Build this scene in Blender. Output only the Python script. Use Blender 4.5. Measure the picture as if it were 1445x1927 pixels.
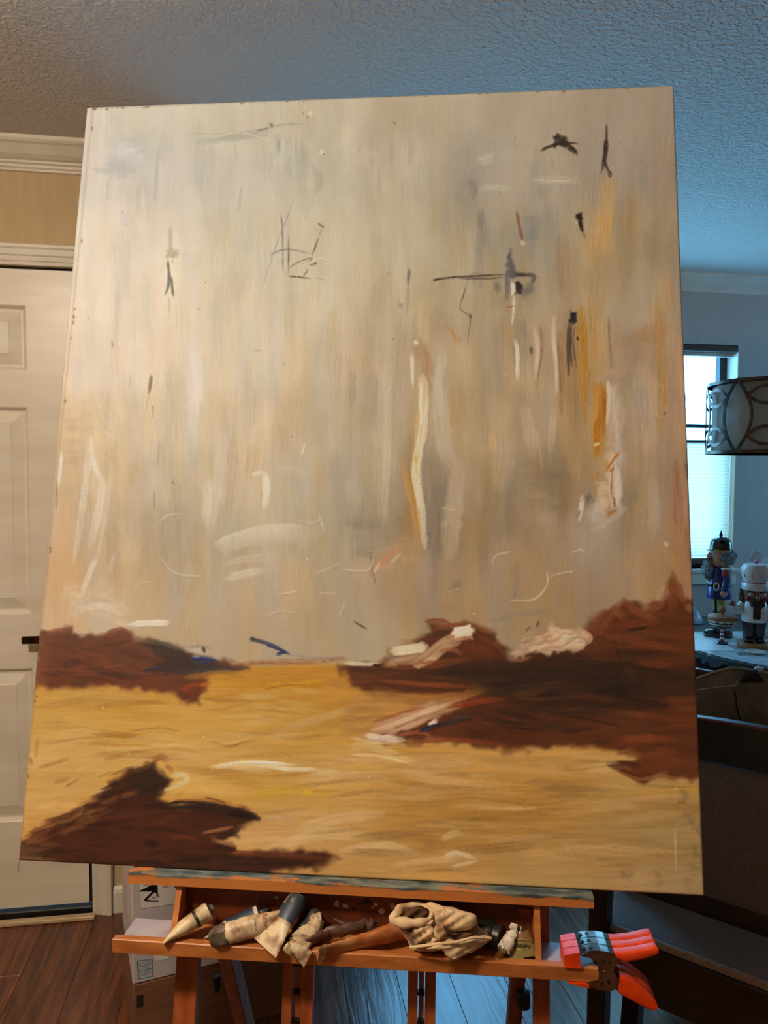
import bpy, bmesh, math, random
import numpy as np
from mathutils import Vector, Matrix, Euler

for o in list(bpy.data.objects):
    bpy.data.objects.remove(o, do_unlink=True)
scene = bpy.context.scene
COL = scene.collection
R = math.radians

# ------------------------------------------------------------------ camera
IMG_W, IMG_H, FPX = 1445, 1927, 1450.0
YAW, PITCH, ROLL, EYE = R(9.1), R(3.15), R(0.3), 1.453
C0 = np.array([0.0, 0.0, EYE])
FW = np.array([math.sin(YAW) * math.cos(PITCH), math.cos(YAW) * math.cos(PITCH), -math.sin(PITCH)])
RT = np.array([math.cos(YAW), -math.sin(YAW), 0.0])
UP = np.cross(RT, FW)
RT, UP = math.cos(ROLL) * RT + math.sin(ROLL) * UP, math.cos(ROLL) * UP - math.sin(ROLL) * RT
cam_data = bpy.data.cameras.new('camera')
cam_data.sensor_fit = 'VERTICAL'
cam_data.sensor_height = 36.0
cam_data.lens = 36.0 * FPX / IMG_H
cam_data.clip_start = 0.02
cam = bpy.data.objects.new('camera', cam_data)
COL.objects.link(cam)
cam.matrix_world = Matrix(((RT[0], UP[0], -FW[0], C0[0]), (RT[1], UP[1], -FW[1], C0[1]),
                           (RT[2], UP[2], -FW[2], C0[2]), (0, 0, 0, 1)))
scene.camera = cam

# ------------------------------------------------------------------ view, world
vs = scene.view_settings
vs.view_transform = 'Standard'
vs.look = 'None'
vs.gamma = 1.0
vs.use_curve_mapping = False
vs.exposure = 0.0
world = bpy.data.worlds.new('overcast_daylight')
scene.world = world
world.use_nodes = True
bgn = world.node_tree.nodes['Background']
bgn.inputs['Color'].default_value = (0.19, 0.58, 1.0, 1)
bgn.inputs['Strength'].default_value = 12.3
LAMP_POS = (-0.95, 0.62, 2.28)
LAMP_COL = (1.0, 0.83, 0.62)
LAMP_STRENGTH = 270.0

# portals only steer the sampling of the daylight that enters by the windows
def portal(name, loc, rot, sx, sz):
    l = bpy.data.lights.new(name, 'AREA')
    l.shape = 'RECTANGLE'; l.size = sx; l.size_y = sz
    l.cycles.is_portal = True
    o = bpy.data.objects.new(name, l); COL.objects.link(o)
    o.location = loc; o.rotation_euler = rot
WALL_Y, FAR_Y, CEIL = 2.565, 3.66, 2.44
portal('window_portal', (1.98, FAR_Y + 0.17, 1.53), (R(-90), 0, 0), 0.9, 1.16)
portal('window_portal', (0.98, FAR_Y + 0.17, 1.53), (R(-90), 0, 0), 0.82, 1.16)
portal('window_portal', (3.97, 2.975, 1.45), (R(-90), 0, R(-90)), 0.76, 1.02)

# ------------------------------------------------------------------ pixel helpers (real depth on known planes)
def proj(p):
    d = np.asarray(p, float) - C0
    z = d @ FW
    return IMG_W / 2 + FPX * (d @ RT) / z, IMG_H / 2 - FPX * (d @ UP) / z
def ray(px, py):
    return ((px - IMG_W / 2) / FPX) * RT - ((py - IMG_H / 2) / FPX) * UP + FW
def at(px, py, Z):
    return Vector(C0 + ray(px, py) * Z)
def onz(px, py, z):
    r = ray(px, py); return Vector(C0 + r * ((z - EYE) / r[2]))
def ony(px, py, y):
    r = ray(px, py); return Vector(C0 + r * (y / r[1]))

# frame of easel and painting: x along the ledge, y away from the viewer
P_ORG = np.array([0.150, 1.317, 0.733])
P_YAW, P_LEAN = R(-14.13), R(12.0)
ER = np.array([math.cos(P_YAW), math.sin(P_YAW), 0]); EB = np.array([-math.sin(P_YAW), math.cos(P_YAW), 0])
def one(px, py, e):
    """point of the pixel on the vertical plane e metres in front of the painting's foot, in easel coordinates"""
    r = ray(px, py); t = (-e - (C0 - P_ORG) @ EB) / (r @ EB); X = C0 + r * t
    return Vector(((X - P_ORG) @ ER, -e, X[2]))
def onez(px, py, z):
    X = np.array(onz(px, py, z)); return Vector(((X - P_ORG) @ ER, (X - P_ORG) @ EB, z))

# ------------------------------------------------------------------ object helpers
def tag(o, label=None, cat=None, group=None, kind=None):
    if label: o['label'] = label
    if cat: o['category'] = cat
    if group: o['group'] = group
    if kind: o['kind'] = kind
    return o
def empty(name, loc=(0, 0, 0), rot=(0, 0, 0), label=None, cat=None, group=None, parent=None):
    o = bpy.data.objects.new(name, None); COL.objects.link(o)
    o.empty_display_size = 0.05
    o.location = loc; o.rotation_euler = rot
    if parent: o.parent = parent
    return tag(o, label, cat, group)
class MB:
    """collects shapes into one bmesh and links it as one object"""
    def __init__(self):
        self.bm = bmesh.new()
    def box(self, c, s, rot=None, bevel=0.0, seg=1, M=None):
        m = Matrix.Translation(Vector(c))
        if rot is not None: m = m @ Euler(rot).to_matrix().to_4x4()
        if M is not None: m = M @ m
        tmp = bmesh.new()
        bmesh.ops.create_cube(tmp, size=1.0)
        bmesh.ops.scale(tmp, vec=Vector(s), verts=tmp.verts)
        if bevel > 0:
            bmesh.ops.bevel(tmp, geom=tmp.edges[:], offset=bevel, segments=seg, affect='EDGES', profile=0.5)
        bmesh.ops.transform(tmp, matrix=m, verts=tmp.verts)
        self._add(tmp); return self
    def _add(self, tmp):
        me = bpy.data.meshes.new('tmp'); tmp.to_mesh(me); tmp.free()
        self.bm.from_mesh(me); bpy.data.meshes.remove(me)
    def bar(self, a, b, w, d, bevel=0.0, side=(1, 0, 0)):
        """rectangular bar from a to b; w measured along side"""
        a, b = Vector(a), Vector(b); z = (b - a).normalized(); x = Vector(side)
        x = (x - z * x.dot(z)).normalized(); y = z.cross(x)
        M = Matrix(((x.x, y.x, z.x, 0), (x.y, y.y, z.y, 0), (x.z, y.z, z.z, 0), (0, 0, 0, 1)))
        M = Matrix.Translation((a + b) / 2) @ M
        return self.box((0, 0, 0), (w, d, (b - a).length), bevel=bevel, M=M)
    def rings(self, rings, cap=True, closed=True):
        bm = self.bm
        vr = [[bm.verts.new(p) for p in r] for r in rings]
        n = len(vr[0])
        for i in range(len(vr) - 1):
            for j in range(n if closed else n - 1):
                k = (j + 1) % n
                try: bm.faces.new((vr[i][j], vr[i][k], vr[i + 1][k], vr[i + 1][j]))
                except ValueError: pass
        if cap and closed:
            for r in (vr[0][::-1], vr[-1]):
                try: bm.faces.new(r)
                except ValueError: pass
        return self
    def lathe(self, prof, seg=24, c=(0, 0, 0), M=None, sx=1.0, sy=1.0):
        """prof: list of (radius, z)"""
        c = Vector(c); rr = []
        for (r, z) in prof:
            r = max(r, 1e-5)
            ring = [c + Vector((r * sx * math.cos(2 * math.pi * k / seg), r * sy * math.sin(2 * math.pi * k / seg), z)) for k in range(seg)]
            rr.append([M @ p for p in ring] if M else ring)
        return self.rings(rr)
    def tube(self, path, rad, seg=8, cap=True):
        path = [Vector(p) for p in path]; n = len(path)
        rad = rad if hasattr(rad, '__len__') else [rad] * n
        rr = []; up = None
        for i, p in enumerate(path):
            t = (path[min(i + 1, n - 1)] - path[max(i - 1, 0)]).normalized()
            if up is None:
                up = Vector((0, 0, 1)) if abs(t.z) < 0.9 else Vector((1, 0, 0))
            x = (up - t * up.dot(t)).normalized(); up = x; y = t.cross(x)
            rr.append([p + (x * math.cos(2 * math.pi * k / seg) + y * math.sin(2 * math.pi * k / seg)) * rad[i] for k in range(seg)])
        return self.rings(rr, cap=cap)
    def loft(self, path, hw, hh, side, seg=20, wob=0.0, seed=1, power=1.0):
        """elliptic sections along path; hw along side, hh along the other axis"""
        rnd = random.Random(seed)
        path = [Vector(p) for p in path]; n = len(path); rr = []
        for i, p in enumerate(path):
            t = (path[min(i + 1, n - 1)] - path[max(i - 1, 0)]).normalized()
            x = Vector(side); x = (x - t * x.dot(t)).normalized(); y = t.cross(x)
            ring = []
            for k in range(seg):
                a = 2 * math.pi * k / seg
                ca, sa = math.cos(a), math.sin(a)
                ca = math.copysign(abs(ca) ** power, ca); sa = math.copysign(abs(sa) ** power, sa)
                w = 1 + wob * rnd.uniform(-1, 1)
                ring.append(p + x * (hw[i] * ca) * w + y * (hh[i] * sa) * w)
            rr.append(ring)
        return self.rings(rr)
    def prism(self, poly, vec, origin=(0, 0, 0)):
        """poly: list of 3-D points, extruded by vec"""
        bm = self.bm; v = Vector(vec); o = Vector(origin)
        a = [bm.verts.new(Vector(p) + o) for p in poly]; b = [bm.verts.new(Vector(p) + o + v) for p in poly]
        n = len(a)
        bm.faces.new(a[::-1]); bm.faces.new(b)
        for i in range(n):
            bm.faces.new((a[i], a[(i + 1) % n], b[(i + 1) % n], b[i]))
        return self
    def sphere(self, c, r, s=(1, 1, 1), u=16, v=10, rot=None):
        tmp = bmesh.new()
        bmesh.ops.create_uvsphere(tmp, u_segments=u, v_segments=v, radius=r)
        m = Matrix.Translation(Vector(c))
        if rot is not None: m = m @ Euler(rot).to_matrix().to_4x4()
        m = m @ Matrix.Diagonal((s[0], s[1], s[2], 1))
        bmesh.ops.transform(tmp, matrix=m, verts=tmp.verts)
        self._add(tmp); return self
    def grid(self, f, nu, nv):
        """f(u, v) -> point, u and v in 0..1"""
        return self.rings([[f(u / nu, v / nv) for u in range(nu + 1)] for v in range(nv + 1)], cap=False, closed=False)
    def build(self, name, mat, parent=None, loc=None, rot=None, smooth=False, angle=40):
        bmesh.ops.recalc_face_normals(self.bm, faces=self.bm.faces)
        me = bpy.data.meshes.new(name); self.bm.to_mesh(me); self.bm.free()
        if smooth:
            for p in me.polygons: p.use_smooth = True
            if angle < 180:
                try: me.set_sharp_from_angle(angle=R(angle))
                except Exception: pass
        if mat: me.materials.append(mat)
        o = bpy.data.objects.new(name, me); COL.objects.link(o)
        if parent: o.parent = parent
        if loc is not None: o.location = loc
        if rot is not None: o.rotation_euler = rot
        return o
def solidify(o, t, offset=0.0):
    m = o.modifiers.new('thickness', 'SOLIDIFY'); m.thickness = t; m.offset = offset
    return o
def struct(o):
    o['kind'] = 'structure'; return o
def text_mesh(name, body, size, mat, parent, M, extrude=0.0004, shear=0.0, align='CENTER'):
    cu = bpy.data.curves.new(name, 'FONT'); cu.body = body; cu.size = size; cu.extrude = extrude; cu.shear = shear
    cu.align_x = align; cu.align_y = 'CENTER'; cu.resolution_u = 3
    t = bpy.data.objects.new('tmp_text', cu); COL.objects.link(t)
    dg = bpy.context.evaluated_depsgraph_get()
    me = bpy.data.meshes.new_from_object(t.evaluated_get(dg))
    bpy.data.objects.remove(t, do_unlink=True); bpy.data.curves.remove(cu)
    me.materials.clear(); me.materials.append(mat)
    me.transform(M)
    o = bpy.data.objects.new(name, me); COL.objects.link(o); o.parent = parent
    return o

# ------------------------------------------------------------------ materials
def sl(v):
    v = v / 255.0
    return v / 12.92 if v <= 0.04045 else ((v + 0.055) / 1.055) ** 2.4
def rgb(r, g, b): return (sl(r), sl(g), sl(b), 1.0)
MATS = {}
def pm(name, col, col2=None, scale=20, stretch=(1, 1, 1), rough=0.6, metal=0.0, bump=0.0, bscale=None, bdist=0.002,
       lo=0.35, hi=0.65, spec=0.5, detail=4.0, coat=0.0, sheen=0.0, trans=0.0, alpha=1.0):
    if name in MATS: return MATS[name]
    m = bpy.data.materials.new(name); m.use_nodes = True
    nt = m.node_tree; N = nt.nodes; L = nt.links
    b = N['Principled BSDF']
    b.inputs['Roughness'].default_value = rough; b.inputs['Metallic'].default_value = metal
    b.inputs['Specular IOR Level'].default_value = spec
    b.inputs['Coat Weight'].default_value = coat
    b.inputs['Sheen Weight'].default_value = sheen
    b.inputs['Transmission Weight'].default_value = trans
    b.inputs['Alpha'].default_value = alpha
    tc = N.new('ShaderNodeTexCoord'); mp = N.new('ShaderNodeMapping')
    mp.inputs['Scale'].default_value = stretch
    L.new(tc.outputs['Object'], mp.inputs['Vector'])
    nz = N.new('ShaderNodeTexNoise'); nz.inputs['Scale'].default_value = scale; nz.inputs['Detail'].default_value = detail
    L.new(mp.outputs[0], nz.inputs['Vector'])
    if col2 is None: col2 = tuple(c * 0.86 for c in col[:3]) + (1,)
    cr = N.new('ShaderNodeValToRGB')
    cr.color_ramp.elements[0].position = lo; cr.color_ramp.elements[0].color = col
    cr.color_ramp.elements[1].position = hi; cr.color_ramp.elements[1].color = col2
    L.new(nz.outputs['Fac'], cr.inputs['Fac']); L.new(cr.outputs['Color'], b.inputs['Base Color'])
    if bump:
        n2 = N.new('ShaderNodeTexNoise'); n2.inputs['Scale'].default_value = bscale or scale * 4; n2.inputs['Detail'].default_value = 3
        L.new(mp.outputs[0], n2.inputs['Vector'])
        bp = N.new('ShaderNodeBump'); bp.inputs['Strength'].default_value = bump; bp.inputs['Distance'].default_value = bdist
        L.new(n2.outputs['Fac'], bp.inputs['Height']); L.new(bp.outputs['Normal'], b.inputs['Normal'])
    MATS[name] = m
    return m
# ================================================================== the room
def wood_floor_mat():
    m = bpy.data.materials.new('floor_wood'); m.use_nodes = True
    nt = m.node_tree; N = nt.nodes; L = nt.links; b = N['Principled BSDF']
    tc = N.new('ShaderNodeTexCoord'); oi = N.new('ShaderNodeObjectInfo')
    ad = N.new('ShaderNodeVectorMath'); ad.operation = 'MULTIPLY_ADD'
    L.new(oi.outputs['Random'], ad.inputs[0]); ad.inputs[1].default_value = (13, 37, 5); L.new(tc.outputs['Object'], ad.inputs[2])
    mp = N.new('ShaderNodeMapping'); mp.inputs['Scale'].default_value = (26, 2.2, 1)
    L.new(ad.outputs[0], mp.inputs['Vector'])
    nz = N.new('ShaderNodeTexNoise'); nz.inputs['Scale'].default_value = 2.2; nz.inputs['Detail'].default_value = 7; nz.inputs['Distortion'].default_value = 0.6
    L.new(mp.outputs[0], nz.inputs['Vector'])
    cr = N.new('ShaderNodeValToRGB'); e = cr.color_ramp.elements
    e[0].position = 0.28; e[0].color = rgb(66, 35, 23); e[1].position = 0.72; e[1].color = rgb(122, 72, 46)
    k = e.new(0.5); k.color = rgb(98, 53, 33)
    L.new(nz.outputs['Fac'], cr.inputs['Fac'])
    hs = N.new('ShaderNodeHueSaturation')
    mr = N.new('ShaderNodeMapRange'); mr.inputs['To Min'].default_value = 0.8; mr.inputs['To Max'].default_value = 1.2
    L.new(oi.outputs['Random'], mr.inputs['Value']); L.new(mr.outputs[0], hs.inputs['Value'])
    L.new(cr.outputs['Color'], hs.inputs['Color']); L.new(hs.outputs['Color'], b.inputs['Base Color'])
    rr = N.new('ShaderNodeMapRange'); rr.inputs['To Min'].default_value = 0.15; rr.inputs['To Max'].default_value = 0.30
    L.new(nz.outputs['Fac'], rr.inputs['Value']); L.new(rr.outputs[0], b.inputs['Roughness'])
    bp = N.new('ShaderNodeBump'); bp.inputs['Strength'].default_value = 0.5; bp.inputs['Distance'].default_value = 0.0015
    L.new(nz.outputs['Fac'], bp.inputs['Height']); L.new(bp.outputs['Normal'], b.inputs['Normal'])
    return m
M_FLOOR = wood_floor_mat()
XL, XR, YB, JX = -2.6, 3.8, -2.4, 0.02

floor = struct(MB().box(((XL + XR) / 2, (YB + 3.9) / 2, -0.053), (XR - XL + 0.4, 3.9 - YB + 0.4, 0.1)).build('floor', M_FLOOR))
pw, pl = 0.152, 1.22
pmesh = None
rnd = random.Random(5)
for i in range(-15, 21):
    off = [0.0, 0.44, 0.83, 0.25, 0.66][i % 5]
    for j in range(-1, 2):
        x = i * pw; y0 = 1.05 + off + j * pl
        if y0 + pl < 1.15 or y0 > 3.62: continue
        if x < JX - 0.1 and y0 > 2.52: continue
        if pmesh is None:
            o = MB().box((0, 0, -0.003), (pw - 0.0010, pl - 0.0010, 0.006), bevel=0.0006).build('plank', M_FLOOR, floor)
            pmesh = o.data
        else:
            o = bpy.data.objects.new('plank', pmesh); COL.objects.link(o); o.parent = floor
        o.location = (x, y0 + pl / 2, 0.0)

def ceiling_mat():
    m = bpy.data.materials.new('ceiling_texture'); m.use_nodes = True
    nt = m.node_tree; N = nt.nodes; L = nt.links; b = N['Principled BSDF']
    b.inputs['Base Color'].default_value = rgb(212, 206, 198); b.inputs["Roughness"].default_value = 0.85
    tc = N.new('ShaderNodeTexCoord')
    n1 = N.new('ShaderNodeTexNoise'); n1.inputs['Scale'].default_value = 75; n1.inputs['Detail'].default_value = 2.5; n1.inputs['Distortion'].default_value = 0.7
    L.new(tc.outputs['Object'], n1.inputs['Vector'])
    cr = N.new('ShaderNodeValToRGB'); cr.color_ramp.elements[0].position = 0.42; cr.color_ramp.elements[1].position = 0.62
    L.new(n1.outputs['Fac'], cr.inputs['Fac'])
    bp = N.new('ShaderNodeBump'); bp.inputs['Strength'].default_value = 0.55; bp.inputs['Distance'].default_value = 0.006
    L.new(cr.outputs['Color'], bp.inputs['Height']); L.new(bp.outputs['Normal'], b.inputs['Normal'])
    return m
struct(MB().box(((XL + XR) / 2, (YB + 3.9) / 2, CEIL + 0.05), (XR - XL + 0.4, 3.9 - YB + 0.4, 0.1)).build('ceiling', ceiling_mat()))

M_WALL = pm('wall_paint', rgb(196, 172, 132), rgb(189, 165, 125), scale=5, stretch=(14, 14, 1.2), rough=0.75, bump=0.12, bscale=160)
M_WALL2 = pm('daylit_wall_paint', rgb(186, 178, 172), rgb(180, 172, 166), scale=5, stretch=(10, 10, 1.2), rough=0.75, bump=0.12, bscale=160)  # wall paint greyed: its look under blue daylight is put into the colour
M_TRIM = pm('trim_paint', rgb(226, 218, 205), rgb(214, 205, 190), scale=8, rough=0.38, bump=0.05, bscale=60)
M_DOOR = pm('door_paint', rgb(228, 221, 206), rgb(216, 207, 190), scale=3, stretch=(1, 1, 5), rough=0.35, bump=0.08, bscale=25)
M_BLACK = pm('black_rubber', rgb(14, 13, 13), rgb(22, 20, 19), rough=0.5)
DX0, DX1, DZ1 = -1.465, -0.545, 2.076

w = MB()
w.box(((XL - 0.2 + DX0) / 2, WALL_Y + 0.08, CEIL / 2), (DX0 - XL + 0.2, 0.16, CEIL))
w.box(((DX0 + DX1) / 2, WALL_Y + 0.08, (DZ1 + CEIL) / 2), (DX1 - DX0, 0.16, CEIL - DZ1))
w.box(((DX1 + JX) / 2, WALL_Y + 0.08, CEIL / 2), (JX - DX1, 0.16, CEIL))
struct(w.build('wall_back', M_WALL))
struct(MB().box((JX - 0.08, (WALL_Y + 0.16 + FAR_Y + 0.2) / 2, CEIL / 2), (0.16, FAR_Y - WALL_Y + 0.04, CEIL)).build('wall_corner', M_WALL))
def holed_wall(name, x0, x1, holes, y0, t, mat):
    w = MB(); xs = x0
    for (a, b2, z0, z1) in holes:
        w.box(((xs + a) / 2, y0 + t / 2, CEIL / 2), (a - xs, t, CEIL))
        w.box(((a + b2) / 2, y0 + t / 2, z0 / 2), (b2 - a, t, z0))
        w.box(((a + b2) / 2, y0 + t / 2, (z1 + CEIL) / 2), (b2 - a, t, CEIL - z1))
        xs = b2
    w.box(((xs + x1) / 2, y0 + t / 2, CEIL / 2), (x1 - xs, t, CEIL))
    return w
struct(holed_wall('wall_far', JX, XR + 0.2, [(0.58, 1.38, 0.95, 2.10), (1.55, 2.43, 0.95, 2.10)], FAR_Y, 0.20, M_WALL).build('wall_far', M_WALL2))
wr = holed_wall('wall_right', YB, FAR_Y, [(2.60, 3.35, 0.95, 1.95)], 0, 0.2, M_WALL).build('wall_right', M_WALL2)  # opening for the added side window
wr.rotation_euler = (0, 0, R(90)); wr.location = (XR + 0.2, 0, 0); struct(wr)
struct(MB().box((XL - 0.1, (YB + WALL_Y) / 2, CEIL / 2), (0.2, WALL_Y - YB, CEIL)).build('wall_left', M_WALL))
struct(MB().box(((XL + XR) / 2, YB - 0.1, CEIL / 2), (XR - XL + 0.4, 0.2, CEIL)).build('wall_front', M_WALL))

# crown mouldings: profile (depth from wall, height below ceiling)
CROWN = [(0, 0), (0.085, 0), (0.085, -0.011), (0.079, -0.017), (0.070, -0.021), (0.060, -0.030), (0.048, -0.042), (0.034, -0.050),
         (0.024, -0.053), (0.024, -0.059), (0.016, -0.063), (0.016, -0.070), (0.010, -0.074), (0.010, -0.080), (0, -0.082)]
def crown(name, a, b, inward):
    a, b, n = Vector(a), Vector(b), Vector(inward)
    poly = [a + n * d + Vector((0, 0, CEIL + z)) for d, z in CROWN]
    return struct(MB().prism(poly, b - a).build(name, M_TRIM))
crown('trim_1', (XL, WALL_Y, 0), (JX + 0.085, WALL_Y, 0), (0, -1, 0))
crown('trim_2', (JX, WALL_Y - 0.085, 0), (JX, FAR_Y, 0), (1, 0, 0))
crown('trim_3', (JX, FAR_Y, 0), (XR, FAR_Y, 0), (0, -1, 0))
crown('trim_4', (XR, YB, 0), (XR, FAR_Y, 0), (-1, 0, 0))
crown('trim_5', (XL, YB, 0), (XL, WALL_Y, 0), (1, 0, 0))
# baseboards
BASE = [(0, 0), (0.015, 0), (0.015, 0.066), (0.011, 0.078), (0.004, 0.085), (0, 0.085)]
def baseboard(name, a, b, inward):
    a, b, n = Vector(a), Vector(b), Vector(inward)
    return struct(MB().prism([a + n * d + Vector((0, 0, z)) for d, z in BASE], b - a).build(name, M_TRIM))
baseboard('baseboard_back', (DX1 + 0.065, WALL_Y, 0), (JX + 0.015, WALL_Y, 0), (0, -1, 0))
baseboard('baseboard_corner', (JX, WALL_Y - 0.015, 0), (JX, FAR_Y, 0), (1, 0, 0))
baseboard('baseboard_far', (JX, FAR_Y, 0), (XR, FAR_Y, 0), (0, -1, 0))
baseboard('baseboard_left', (XL, WALL_Y, 0), (DX0 - 0.065, WALL_Y, 0), (0, -1, 0))
# door casing: profile across the casing width (position 0..0.063, projection)
CAS = [(0, 0), (0, 0.012), (0.010, 0.014), (0.012, 0.017), (0.026, 0.015), (0.030, 0.019), (0.046, 0.022), (0.052, 0.026), (0.060, 0.026), (0.063, 0.020), (0.063, 0)]
def casing(name, a, b, out):
    a, b, o = Vector(a), Vector(b), Vector(out)
    return struct(MB().prism([a + o * d + Vector((0, -h, 0)) for d, h in CAS], b - a).build(name, M_TRIM))
casing('trim_6', (DX1, WALL_Y, 0), (DX1, WALL_Y, DZ1), (1, 0, 0))
casing('trim_7', (DX0, WALL_Y, 0), (DX0, WALL_Y, DZ1), (-1, 0, 0))
casing('trim_8', (DX0 - 0.063, WALL_Y, DZ1), (DX1 + 0.063, WALL_Y, DZ1), (0, 0, 1))

# entry door
DY = WALL_Y + 0.012
DR, DT, DB = -0.560, 2.068, 0.030
door = empty('door_1', ((DX0 + DX1) / 2, DY, 0)); struct(door)
ox = (DX0 + DX1) / 2
cols = [(-1.395, -1.075), (-1.04, -0.720)]
rows = [(1.757, 1.958), (0.988, 1.643), (0.315, 0.814)]
d = MB()
xs = [DX0 + 0.01, cols[0][0], cols[0][1], cols[1][0], cols[1][1], DR]
zs = [DB, rows[2][0], rows[2][1], rows[1][0], rows[1][1], rows[0][0], rows[0][1], DT]
for (a, b2) in ((xs[0], xs[1]), (xs[2], xs[3]), (xs[4], xs[5])):
    d.box(((a + b2) / 2 - ox, 0.02, (DB + DT) / 2), (b2 - a, 0.04, DT - DB))
for (a, b2) in ((xs[1], xs[2]), (xs[3], xs[4])):
    for (z0, z1) in ((zs[0], zs[1]), (zs[2], zs[3]), (zs[4], zs[5]), (zs[6], zs[7])):
        d.box(((a + b2) / 2 - ox, 0.02, (z0 + z1) / 2), (b2 - a, 0.04, z1 - z0))
d.build('door_leaf', M_DOOR, door)
for (a, b2) in cols:
    for (z0, z1) in rows:
        rr = []
        for ins, dy in ((0, 0.0), (0.004, 0.003), (0.010, 0.012), (0.014, 0.013), (0.018, 0.013), (0.050, 0.004), (0.053, 0.0025)):
            rr.append([Vector((a + ins - ox, dy, z0 + ins)), Vector((b2 - ins - ox, dy, z0 + ins)), Vector((b2 - ins - ox, dy, z1 - ins)), Vector((a + ins - ox, dy, z1 - ins))])
        m = MB().rings(rr, cap=False)
        m.bm.faces.new([m.bm.verts.new(p) for p in rr[-1]])
        m.build('panel', M_DOOR, door)
MB().box(((DR + DX1) / 2 - ox, 0.022, (DB + DT) / 2), (DX1 - DR, 0.03, DT - DB)).box((-0.46 + 0.006, 0.022, 1.05), (0.01, 0.03, 2.04)).box((0, 0.022, DZ1 - 0.004), (DX1 - DX0, 0.03, 0.008)).build('weatherstrip', M_BLACK, door)
M_BRONZE = pm('aged_bronze', rgb(70, 48, 26), rgb(40, 26, 16), scale=60, rough=0.35, metal=0.8)
h = MB().lathe([(0.0, 0), (0.034, 0), (0.034, 0.006), (0.028, 0.010), (0.012, 0.012), (0.010, 0.045), (0.0, 0.047)], 20, M=Matrix.Translation((-0.628 - ox, 0, 0.915)) @ Matrix.Rotation(R(90), 4, 'X')).build('handle_rose', M_BRONZE, door, smooth=True)
MB().box((-0.680 - ox, -0.050, 0.915), (0.116, 0.012, 0.024), bevel=0.003).build('lever_handle', M_BRONZE, door)
# threshold with dark sill in front of the door
th = empty('trim_9', (ox, 0, 0)); struct(th)
M_THR = pm('threshold_wood', rgb(196, 176, 140), rgb(168, 146, 112), scale=12, stretch=(1, 8, 1), rough=0.6)
MB().box((0, DY + 0.015, 0.013), (DX1 - DX0, 0.07, 0.026), bevel=0.003).build('door_sill', M_BLACK, th)
MB().box((0.004, WALL_Y - 0.034, 0.007), (DX1 - DX0 + 0.016, 0.025, 0.014), bevel=0.003).build('threshold_strip', M_THR, th)

# windows of the far wall (the wider one stands behind the canvas)
M_FRAME = pm('window_frame_dark', rgb(26, 30, 38), rgb(34, 38, 46), rough=0.45)
def glass_mat():
    m = bpy.data.materials.new('window_glass'); m.use_nodes = True
    nt = m.node_tree; N = nt.nodes; L = nt.links
    N.remove(N['Principled BSDF'])
    t = N.new('ShaderNodeBsdfTransparent'); t.inputs['Color'].default_value = (0.93, 0.96, 0.97, 1)
    g = N.new('ShaderNodeBsdfGlossy'); g.inputs['Roughness'].default_value = 0.02
    mx = N.new('ShaderNodeMixShader'); mx.inputs['Fac'].default_value = 0.05
    L.new(t.outputs[0], mx.inputs[1]); L.new(g.outputs[0], mx.inputs[2]); L.new(mx.outputs[0], N['Material Output'].inputs['Surface'])
    return m
M_GLASS = glass_mat()
def shade_mat():
    m = bpy.data.materials.new('cellular_fabric'); m.use_nodes = True
    nt = m.node_tree; N = nt.nodes; L = nt.links
    N.remove(N['Principled BSDF'])
    d = N.new('ShaderNodeBsdfDiffuse'); d.inputs['Color'].default_value = rgb(214, 205, 186)
    t = N.new('ShaderNodeBsdfTranslucent'); t.inputs['Color'].default_value = rgb(255, 226, 200)
    mx = N.new('ShaderNodeMixShader'); mx.inputs['Fac'].default_value = 0.5
    L.new(d.outputs[0], mx.inputs[1]); L.new(t.outputs[0], mx.inputs[2]); L.new(mx.outputs[0], N['Material Output'].inputs['Surface'])
    return m
M_SHADE = shade_mat()
M_VAL = pm('valance_wood', rgb(84, 66, 54), rgb(62, 46, 38), scale=14, stretch=(1, 6, 6), rough=0.5)
M_CORD = pm('shade_cord', rgb(215, 210, 200), rough=0.7)
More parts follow.
